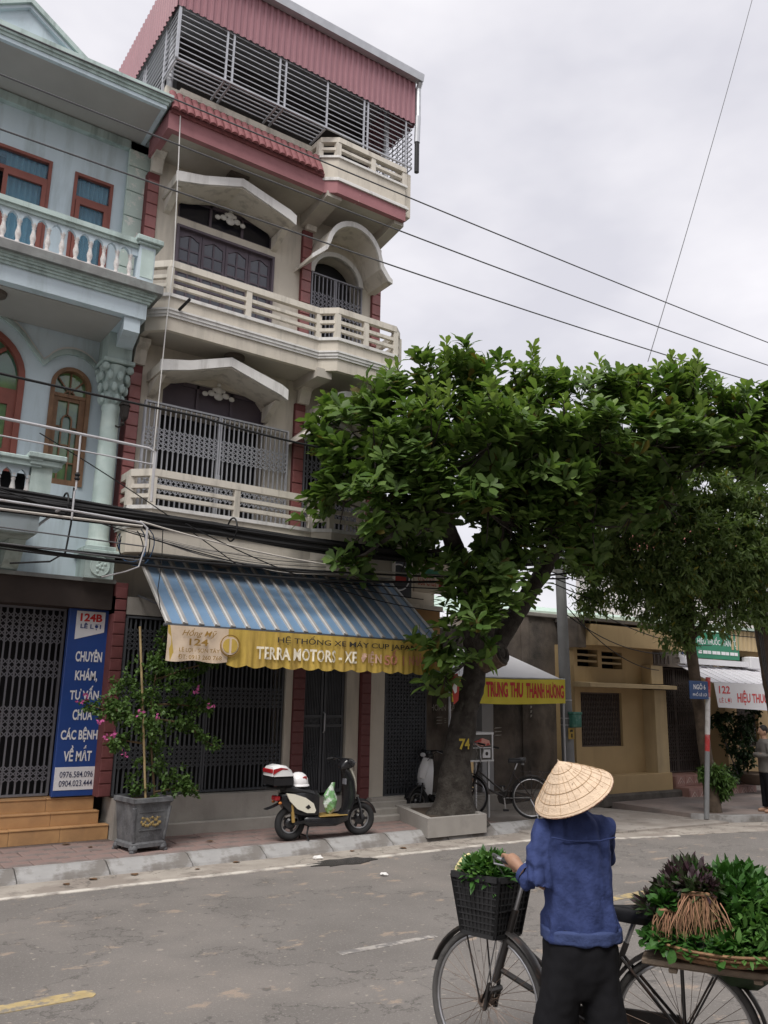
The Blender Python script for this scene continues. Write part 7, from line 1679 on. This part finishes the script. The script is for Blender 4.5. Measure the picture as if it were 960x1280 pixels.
# shirt: torso and sleeves melted together, folds running from shoulder and elbow
s_ = MB()
s_.loft([ell(.012,0,.79,.200,.150), ell(.012,0,.86,.197,.148), ell(.008,0,.95,.182,.138), ell(.004,0,1.05,.178,.130), ell(0,0,1.16,.180,.125), ell(0,0,1.24,.178,.118), ell(0,0,1.315,.170,.105), ell(0,.0,1.362,.140,.09), ell(-.005,.005,1.395,.10,.075), ell(-.01,.012,1.412,.075,.066)])
CUL, CUR = ELL.lerp(WRL,.70), ELR.lerp(WRR,.80)
s_.tube([SHL+Vector((.06,0,0)), SHL+Vector((.005,0,-.02)), SHL.lerp(ELL,.45)+Vector((-.012,0,0)), ELL+Vector((0,-.008,0)), ELL.lerp(CUL,.5)+Vector((0,0,-.008)), CUL], [.055,.074,.073,.066,.060,.045], 16)
s_.tube([SHR+Vector((-.06,0,0)), SHR+Vector((.0,0,-.02)), SHR.lerp(ELR,.5), ELR, ELR.lerp(CUR,.5), CUR], [.055,.074,.070,.062,.056,.046], 16)
def shirt_folds(c, n):
    z = c.z; w = .0
    w += .020*mnoise.noise(Vector((c.x*16, c.y*16, z*2.2)))-.010*(1-abs(mnoise.noise(Vector((c.x*11+z*3, c.y*11, z*3.2+5)))*2))                  # long vertical drape
    w += .007*mnoise.noise(Vector((c.x*9+z*13, c.y*10, z*9)))
    if c.x < -.18:                                                            # sleeve: rings of creases towards the elbow
        t = (c-ELL).length; w += .011*math.sin(t*105+3*mnoise.noise(c*16))*max(0, 1-t/.2)*.7+.005*mnoise.noise(c*34)
    w += .007*(1-abs(math.sin(c.x*26+z*9+2.5*mnoise.noise(c*5))))**3-.003
    if z < .93: w += .006*math.sin(c.x*40+c.y*22+3*mnoise.noise(c*6))*(.93-z)/.14
    return w
shirt = part('shirt', fuse(s_, .010, 5, shirt_folds), 'shirt_blue', PE, 70, local=True)
hem = MB(); k = 48; rings = []
for z, o in ((.786,-.004),(.789,-.0005),(.848,-.0005),(.85,-.006)):
    rings.append([(p[0]*1.0+.0, p[1], z) for p in ell(.012,0,z,.200+o,.151+o,k)])
hm_ = fuse(MB().loft(rings), .009, 1, lambda c, n: .004*mnoise.noise(Vector((c.x*15, c.y*15, c.z*2.6)))+.006*math.sin(c.x*40+c.y*22+3*mnoise.noise(c*6))*(.93-c.z)/.14)
part('hem_band', hm_, 'hem_blue', shirt, 70, local=True)
sm_ = MB()
part('yoke_seam', MB().tube([(-.165,-.118,1.285),(-.08,-.127,1.27),(0,-.129,1.268),(.08,-.127,1.27),(.165,-.118,1.285)], .004, 6), 'shirt_blue', shirt, True, local=True)
part('collar', fuse(MB().lathe([(.080,1.385),(.082,1.405),(.076,1.428),(.066,1.425),(.068,1.38)], 20, (-.008,.012,0)), .008, 2), 'shirt_blue', shirt, 60, local=True)
part('cuff', MB().tube([CUL.lerp(ELL,.16), CUL+(CUL-ELL).normalized()*.012], [.060,.056], 16, False).tube([CUL+(CUL-ELL).normalized()*.012, CUL], [.056,.040], 16, False), 'shirt_blue', shirt, 60, local=True)
part('cuff', MB().tube([CUR.lerp(ELR,.2), CUR], [.053,.049], 16), 'shirt_blue', shirt, 60, local=True)
# loose trousers
t_ = MB(); t_.loft([ell(.008,0,.53,.10,.09), ell(.008,0,.58,.15,.11), ell(.008,0,.64,.185,.132), ell(.008,0,.76,.186,.138), ell(.008,0,.86,.170,.125)])
for s, ft in ((-1,(-.14,.06)),(1,(.145,-.05))):
    t_.loft([ell(s*.088,0,.70,.092,.118,18,2.2), ell(s*.100,.0,.56,.098,.116,18,2.2), ell(s*.122,ft[1]*.3,.42,.106,.108,18,2.2), ell(ft[0],ft[1]*.7,.26,.110,.108,18,2.2), ell(ft[0],ft[1]*.9,.11,.104,.108,18,2.2)])
part('trousers', fuse(t_, .011, 5, lambda c, n: .009*mnoise.noise(Vector((c.x*17, c.y*17, c.z*3)))+.004*mnoise.noise(c*24)), 'trouser_black', PE, 70, local=True)
for s, ft in ((-1,(-.14,.06)),(1,(.14,-.05))):
    sd = part('sandal', MB().loft([ell(ft[0]+s*.003,ft[1]+.045,z,.046,.125,20,2.6) for z in (.0,.014)]), 'sandal', PE, 50, local=True); part('strap', MB().tube([(ft[0]-.045,ft[1]+.07,.012),(ft[0]-.03,ft[1]+.085,.058),(ft[0],ft[1]+.09,.072),(ft[0]+.03,ft[1]+.085,.058),(ft[0]+.045,ft[1]+.07,.012)], .008, 6), 'sandal', sd, True, local=True)
# conical hat, tipped to one side
apex = pl_((3.275,3.085,1.645)); cen = pl_((3.37,3.075,1.487)); cen.z += .0
ax_ = (apex-cen).normalized(); hgt = (apex-cen).length; ax_ = (ax_+Vector((0,-.015,0))).normalized()
cM = Matrix.Translation(cen) @ Vector((0,0,1)).rotation_difference(ax_).to_matrix().to_4x4()
RH = .212; hs = MB(); n = 72; rings = []
prof = [(RH*(1-t)+.004, hgt*t+.006*math.sin(PI*t)) for t in [i/22 for i in range(23)]]
for i, (r, z) in enumerate(prof):
    rings.append([Vector((r*math.cos(2*PI*j/n), r*math.sin(2*PI*j/n), z+.0022*math.sin(i*2.1+.4*mnoise.noise(Vector((math.cos(2*PI*j/n)*2, math.sin(2*PI*j/n)*2, i*.4))))+.0016*mnoise.noise(Vector((j*.9, i*.25, 3))))) for j in range(n)])
inner = [[p*.985-Vector((0,0,.006)) for p in r_] for r_ in rings]
hs.loft(rings, False); hs.loft(inner, False); hs.lathe([(.006,hgt-.002),(.003,hgt+.006),(.001,hgt+.012)], 10); hs.xf(cM)
hat = part('conical_hat', hs, 'straw', PE, 50, local=True)
part('rim_hoop', MB().torus((0,0,-.001), (0,0,1), RH+.001, .0035, 64, 6).xf(cM), 'hat_rim', hat, True, local=True)
for t in (.045,.22,.40,.58,.76): part('hoop', MB().torus((0,0,hgt*t+.006*math.sin(PI*t)+.0012), (0,0,1), RH*(1-t)+.005, .0013, 64, 5).xf(cM), 'straw_dark', hat, True, local=True)
sm = MB()
for k in range(28):
    a = 2*PI*k/28+.12*mnoise.noise(Vector((k*1.7,0,0))); t0 = random.uniform(.02,.3); t1 = random.uniform(.5,.95)
    f = lambda t: Vector(((RH*(1-t)+.0055)*math.cos(a), (RH*(1-t)+.0055)*math.sin(a), hgt*t+.006*math.sin(PI*t)+.001))
    sm.tube([f(t0), f((t0+t1)/2), f(t1)], .0009, 4, False)
part('leaf_seam', sm.xf(cM), 'straw_dark', hat, local=True, kind='stuff')
# --- the man at the edge of the picture
MO = Vector((14.42,8.60,.105)); MN = thing('person', 'dark haired man in a grey jacket standing with folded arms by the pharmacy', 'person', MO, rz=rad(60))
k_ = .86; b = MB()
def sc(p): return Vector(p)*k_
def E(cx, cy, z, hw, hd): return [tuple(Vector(p)*k_) for p in ell(cx, cy, z, hw, hd, 16)]
b.loft([E(0,0,.85,.15,.10), E(0,0,1.05,.15,.105), E(0,0,1.25,.18,.11), E(0,0,1.38,.17,.09), E(0,0,1.44,.07,.06), E(0,.01,1.50,.052,.055)])
b.ball(sc((0,.02,1.60)), .076*k_,.095*k_,.115*k_, 14, 10).ball(sc((0,.115,1.58)), .013,.02,.02, 8, 5)
for s in (-1,1):
    b.ball(sc((s*.078,.01,1.585)), .010,.018,.028, 8, 5)
    b.tube([sc((s*.08,0,.85)), sc((s*.10,0,.5)), sc((s*.11,-.01,.08))], [.08*k_,.058*k_,.04*k_], 10); b.tube([sc((s*.11,-.05,.04)), sc((s*.12,.12,.03)), sc((s*.125,.18,.025))], [.042*k_,.042*k_,.025*k_], 10)
    b.tube([sc((s*.19,0,1.36)), sc((s*.25,.03,1.10)), sc((s*.06,.17,1.12)), sc((-s*.06,.18,1.13))], [.05*k_,.042*k_,.034*k_,.026*k_], 10)
    for q in range(5): b.tube([sc((-s*.06,.185,1.10+.016*q)), sc((-s*.12,.17,1.095+.018*q)), sc((-s*.14,.15,1.09+.018*q))], [.009,.008,.006], 6)
part('body', fuse(b, .012, 2), 'skin_face', MN, 60, local=True)
j = MB(); j.loft([E(0,0,.78,.185,.135), E(0,0,1.0,.175,.13), E(0,0,1.25,.20,.13), E(0,0,1.38,.19,.105), E(0,0,1.45,.09,.075)])
for s in (-1,1): j.tube([sc((s*.17,0,1.36)), sc((s*.255,.03,1.10)), sc((s*.07,.18,1.12)), sc((s*-.03,.185,1.125))], [.075*k_,.064*k_,.052*k_,.046*k_], 12)
part('jacket', fuse(j, .014, 3, lambda c, n: .007*mnoise.noise(Vector((c.x*16, c.y*16, c.z*7)))), 'jacket_grey', MN, 60, local=True)
t = MB(); t.loft([E(0,0,.72,.165,.12), E(0,0,.88,.165,.12)])
for s in (-1,1): t.loft([E(s*.085,0,.80,.09,.11), E(s*.10,0,.5,.085,.09), E(s*.11,-.01,.09,.075,.085)])
part('trousers', fuse(t, .014, 3), 'trouser_black', MN, 60, local=True)
part('hair', fuse(MB().ball(sc((0,.0,1.63)), .085*k_,.10*k_,.105*k_, 14, 10), .012, 2), 'hair_black', MN, 60, local=True)

# ------------------------------------------------------------------ the vendor's greens
mat('herb_green', (.055,.145,.03), .45, .1, 30, spec=.4, transl=.2, island=.55); mat('herb_pale', (.12,.24,.06), .45, .1, 30, spec=.4, transl=.25, island=.4); mat('herb_purple', (.065,.032,.045), .45, .2, 30, spec=.4, transl=.15, island=.4, col2=(.05,.09,.03), c2_scale=14)
mat('root_brown', (.40,.205,.13), .75, .25, 30, island=.6); mat('wicker', (.22,.125,.065), .65, .3, 40, .4, 60); mat('board_wood', (.20,.155,.115), .8, .3, 7, .3, 40, stain=(.06,.05,.04), st_amt=.7, st_scale=4, st_stretch=(1,1,1)); mat('corn', (.66,.58,.30), .5, .1, 20)
def world_leaves(pts, dirs, size, shape, m, name, T):
    U = rnd_dirs(len(pts))*.6+np.array([0,0,1]); B, P = frames(pts, dirs, U, size*RNG.uniform(.6, 1.25, len(pts)))
    return link_mesh(name, leaves_mesh(name, B, P, shape, m), T, 'stuff')
LAN, RND = leaf_shape('lance', 3), leaf_shape('round', 3)
def heap(T, c, rx, ry, rz, n, size, shape, m, up=.35, name='foliage', core=True, lift=0):
    c = np.array(vb(c)); d = rnd_dirs(n); d[:, 2] = np.abs(d[:, 2])*1.0-.12
    R3 = np.array(Matrix.Rotation(BROT, 3, 'Z')); loc = d*np.array([rx, ry, rz])*(.80+.28*RNG.random(n))[:, None]
    p = c+loc@R3.T; dr = (d@R3.T)*.8+rnd_dirs(n)*.75+np.array([0,0,up]); world_leaves(p, dr, size, shape, m, name, T)
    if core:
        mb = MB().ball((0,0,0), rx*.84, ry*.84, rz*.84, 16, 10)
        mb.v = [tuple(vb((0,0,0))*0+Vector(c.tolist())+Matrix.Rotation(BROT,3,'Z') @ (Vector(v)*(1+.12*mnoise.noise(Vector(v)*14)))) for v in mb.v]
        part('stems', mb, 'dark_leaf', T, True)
bd = thing('carrier_board', 'weathered plank board lying across the rear rack of the vendor bicycle', 'board', vb((-.15,0,.72)))
def bike_box(x0, x1, y0, y1, z0, z1, b=.004): 
    mb = MB().bev(x0, x1, y0, y1, z0, z1, b); mb.v = [tuple(vb(v)) for v in mb.v]; return mb
for k in range(4): part('plank', bike_box(-.47+.01*(k % 2), .16-.015*(k % 3), -.30+.15*k+.003, -.15+.15*k-.003, .730, .752+.003*(k % 2)), 'board_wood', bd)
part('under_board', bike_box(-.44, .13, -.20, .285, .722, .729), 'board_wood', bd)
for x in (-.35, .02): part('batten', bike_box(x-.02, x+.02, -.29, .29, .703, .721), 'board_wood', bd)
TC = (-.19,.05)
ty = thing('woven_tray', 'round shallow woven bamboo tray heaped with greens behind the saddle', 'basket', vb((TC[0],TC[1],.757)))
mb = MB(); rings = []
for r, z in ((.001,.762),(.25,.762),(.31,.775),(.345,.815),(.36,.835),(.352,.838),(.335,.815),(.30,.785),(.24,.772),(.001,.772)):
    rings.append([vb((TC[0]+r*math.cos(2*PI*q/40), TC[1]+r*math.sin(2*PI*q/40), z)) for q in range(40)])
part('weave', mb.loft(rings), 'wicker', ty, 50)
for z, r in ((.835,.358),(.815,.348),(.795,.332)):
    mb = MB().torus((TC[0],TC[1],z), (0,0,1), r, .007, 48, 6); mb.v = [tuple(vb(v)) for v in mb.v]; part('hoop', mb, 'wicker', ty, True)
g1 = thing('green_herbs', 'large heap of narrow leaved green herbs on the woven tray', 'vegetables', vb((-.30,.05,.80)))
heap(g1, (-.28,.0,.86), .25, .25, .30, 1800, .075, LAN, 'herb_green', .25)
heap(g1, (-.38,.12,.88), .17, .19, .20, 600, .065, LAN, 'herb_pale', .15, 'bright_sprigs', False)
g2 = thing('leafy_greens', 'bed of flat leafy greens spilling over the near rim of the tray', 'vegetables', vb((-.15,.2,.8)))
heap(g2, (-.15,.17,.82), .30, .21, .09, 900, .055, RND, 'herb_green', .0); heap(g2, (-.30,.24,.83), .18, .13, .07, 300, .06, LAN, 'herb_pale', .0, 'pale_sprigs', False)
g3 = thing('purple_herb_bunch', 'bunch of dark purple leaved herbs leaning towards the saddle', 'vegetables', vb((-.02,.10,.95)))
heap(g3, (-.05,.06,.90), .15, .17, .27, 800, .07, LAN, 'herb_purple', .75); heap(g3, (-.05,.07,.92), .15, .16, .22, 200, .06, RND, 'herb_green', .5, 'green_sprigs', False)
heap(g3, (.10,.10,.93), .07, .09, .08, 140, .07, LAN, 'herb_purple', .5, 'tips', False)
def roots(T, c, spread, n, L):
    mb = MB()
    for k in range(n):
        a = random.uniform(-1, 1); o = Vector(c)+Vector((random.uniform(-.03,.03)+a*spread*.22, random.uniform(-.02,.03), random.uniform(-.02,.02))); pts = [o]
        d = Vector((a*spread*.8, .22+random.uniform(-.15,.25), -.45))
        for i in range(5):
            d += Vector((random.uniform(-.42,.42), random.uniform(-.3,.2), -.24-.05*i)); d.normalize(); pts.append(pts[-1]+d*L*random.uniform(.10,.30))
        mb.tube([vb(p) for p in pts], [.0030,.0027,.0024,.0019,.0013,.0006], 4, False)
    return part('strand', mb, 'root_brown', T, True, kind='stuff')
r1 = thing('root_bunch', 'wide bunch of reddish brown herb roots fanned over the greens', 'vegetables', vb((-.16,.24,1.0)))
roots(r1, (-.12,.25,1.04), .30, 120, random.uniform(.17,.2))
part('tie', MB().tube([vb(p) for p in ((-.19,.22,1.045),(-.15,.26,1.06),(-.09,.265,1.06),(-.05,.24,1.045))], [.008,.011,.011,.007], 8), 'root_brown', r1, True)
r2 = thing('root_bunch', 'small bunch of reddish brown roots nearest the saddle', 'vegetables', vb((.0,.24,.95)))
heap(g3, (-.12,.21,1.065), .085, .05, .05, 150, .06, LAN, 'herb_purple', .2, 'drooping_tips', False); heap(g3, (.04,.21,.985), .05, .04, .04, 70, .055, RND, 'herb_green', .2, 'drooping_leaves', False)
roots(r2, (.04,.24,.96), .16, 45, .14); part('tie', MB().tube([vb(p) for p in ((.0,.25,.965),(.04,.27,.975),(.08,.25,.965))], [.006,.009,.006], 8), 'root_brown', r2, True)
# front basket load
BK = lambda p: tuple(S_V @ Vector(p))
g4 = thing('basket_greens', 'bundles of green stems and leaves filling the black front basket', 'vegetables', vb(BK((WBL+.05,0,.8))))
heap(g4, BK((WBL+.0,.02,.98)), .12, .14, .10, 500, .075, LAN, 'herb_green', .35); heap(g4, BK((WBL-.02,.07,1.0)), .10, .10, .09, 180, .05, RND, 'herb_pale', .2, 'pale_leaves', False)
cb = thing('yellow_gourd', 'pale yellow vegetable at the outer corner of the front basket', 'vegetables', vb(BK((WBL+.15,.08,.98))))
mb = MB().lathe([(.001,-.06),(.03,-.05),(.042,0),(.036,.05),(.02,.08),(.008,.10)], 14, (0,0,0), Matrix.Rotation(rad(35),4,'Y')); mb.v = [tuple(vb(BK((WBL+.13,.09,1.0)))+Vector(v)) for v in mb.v]; part('flesh', mb, 'corn', cb, 50)
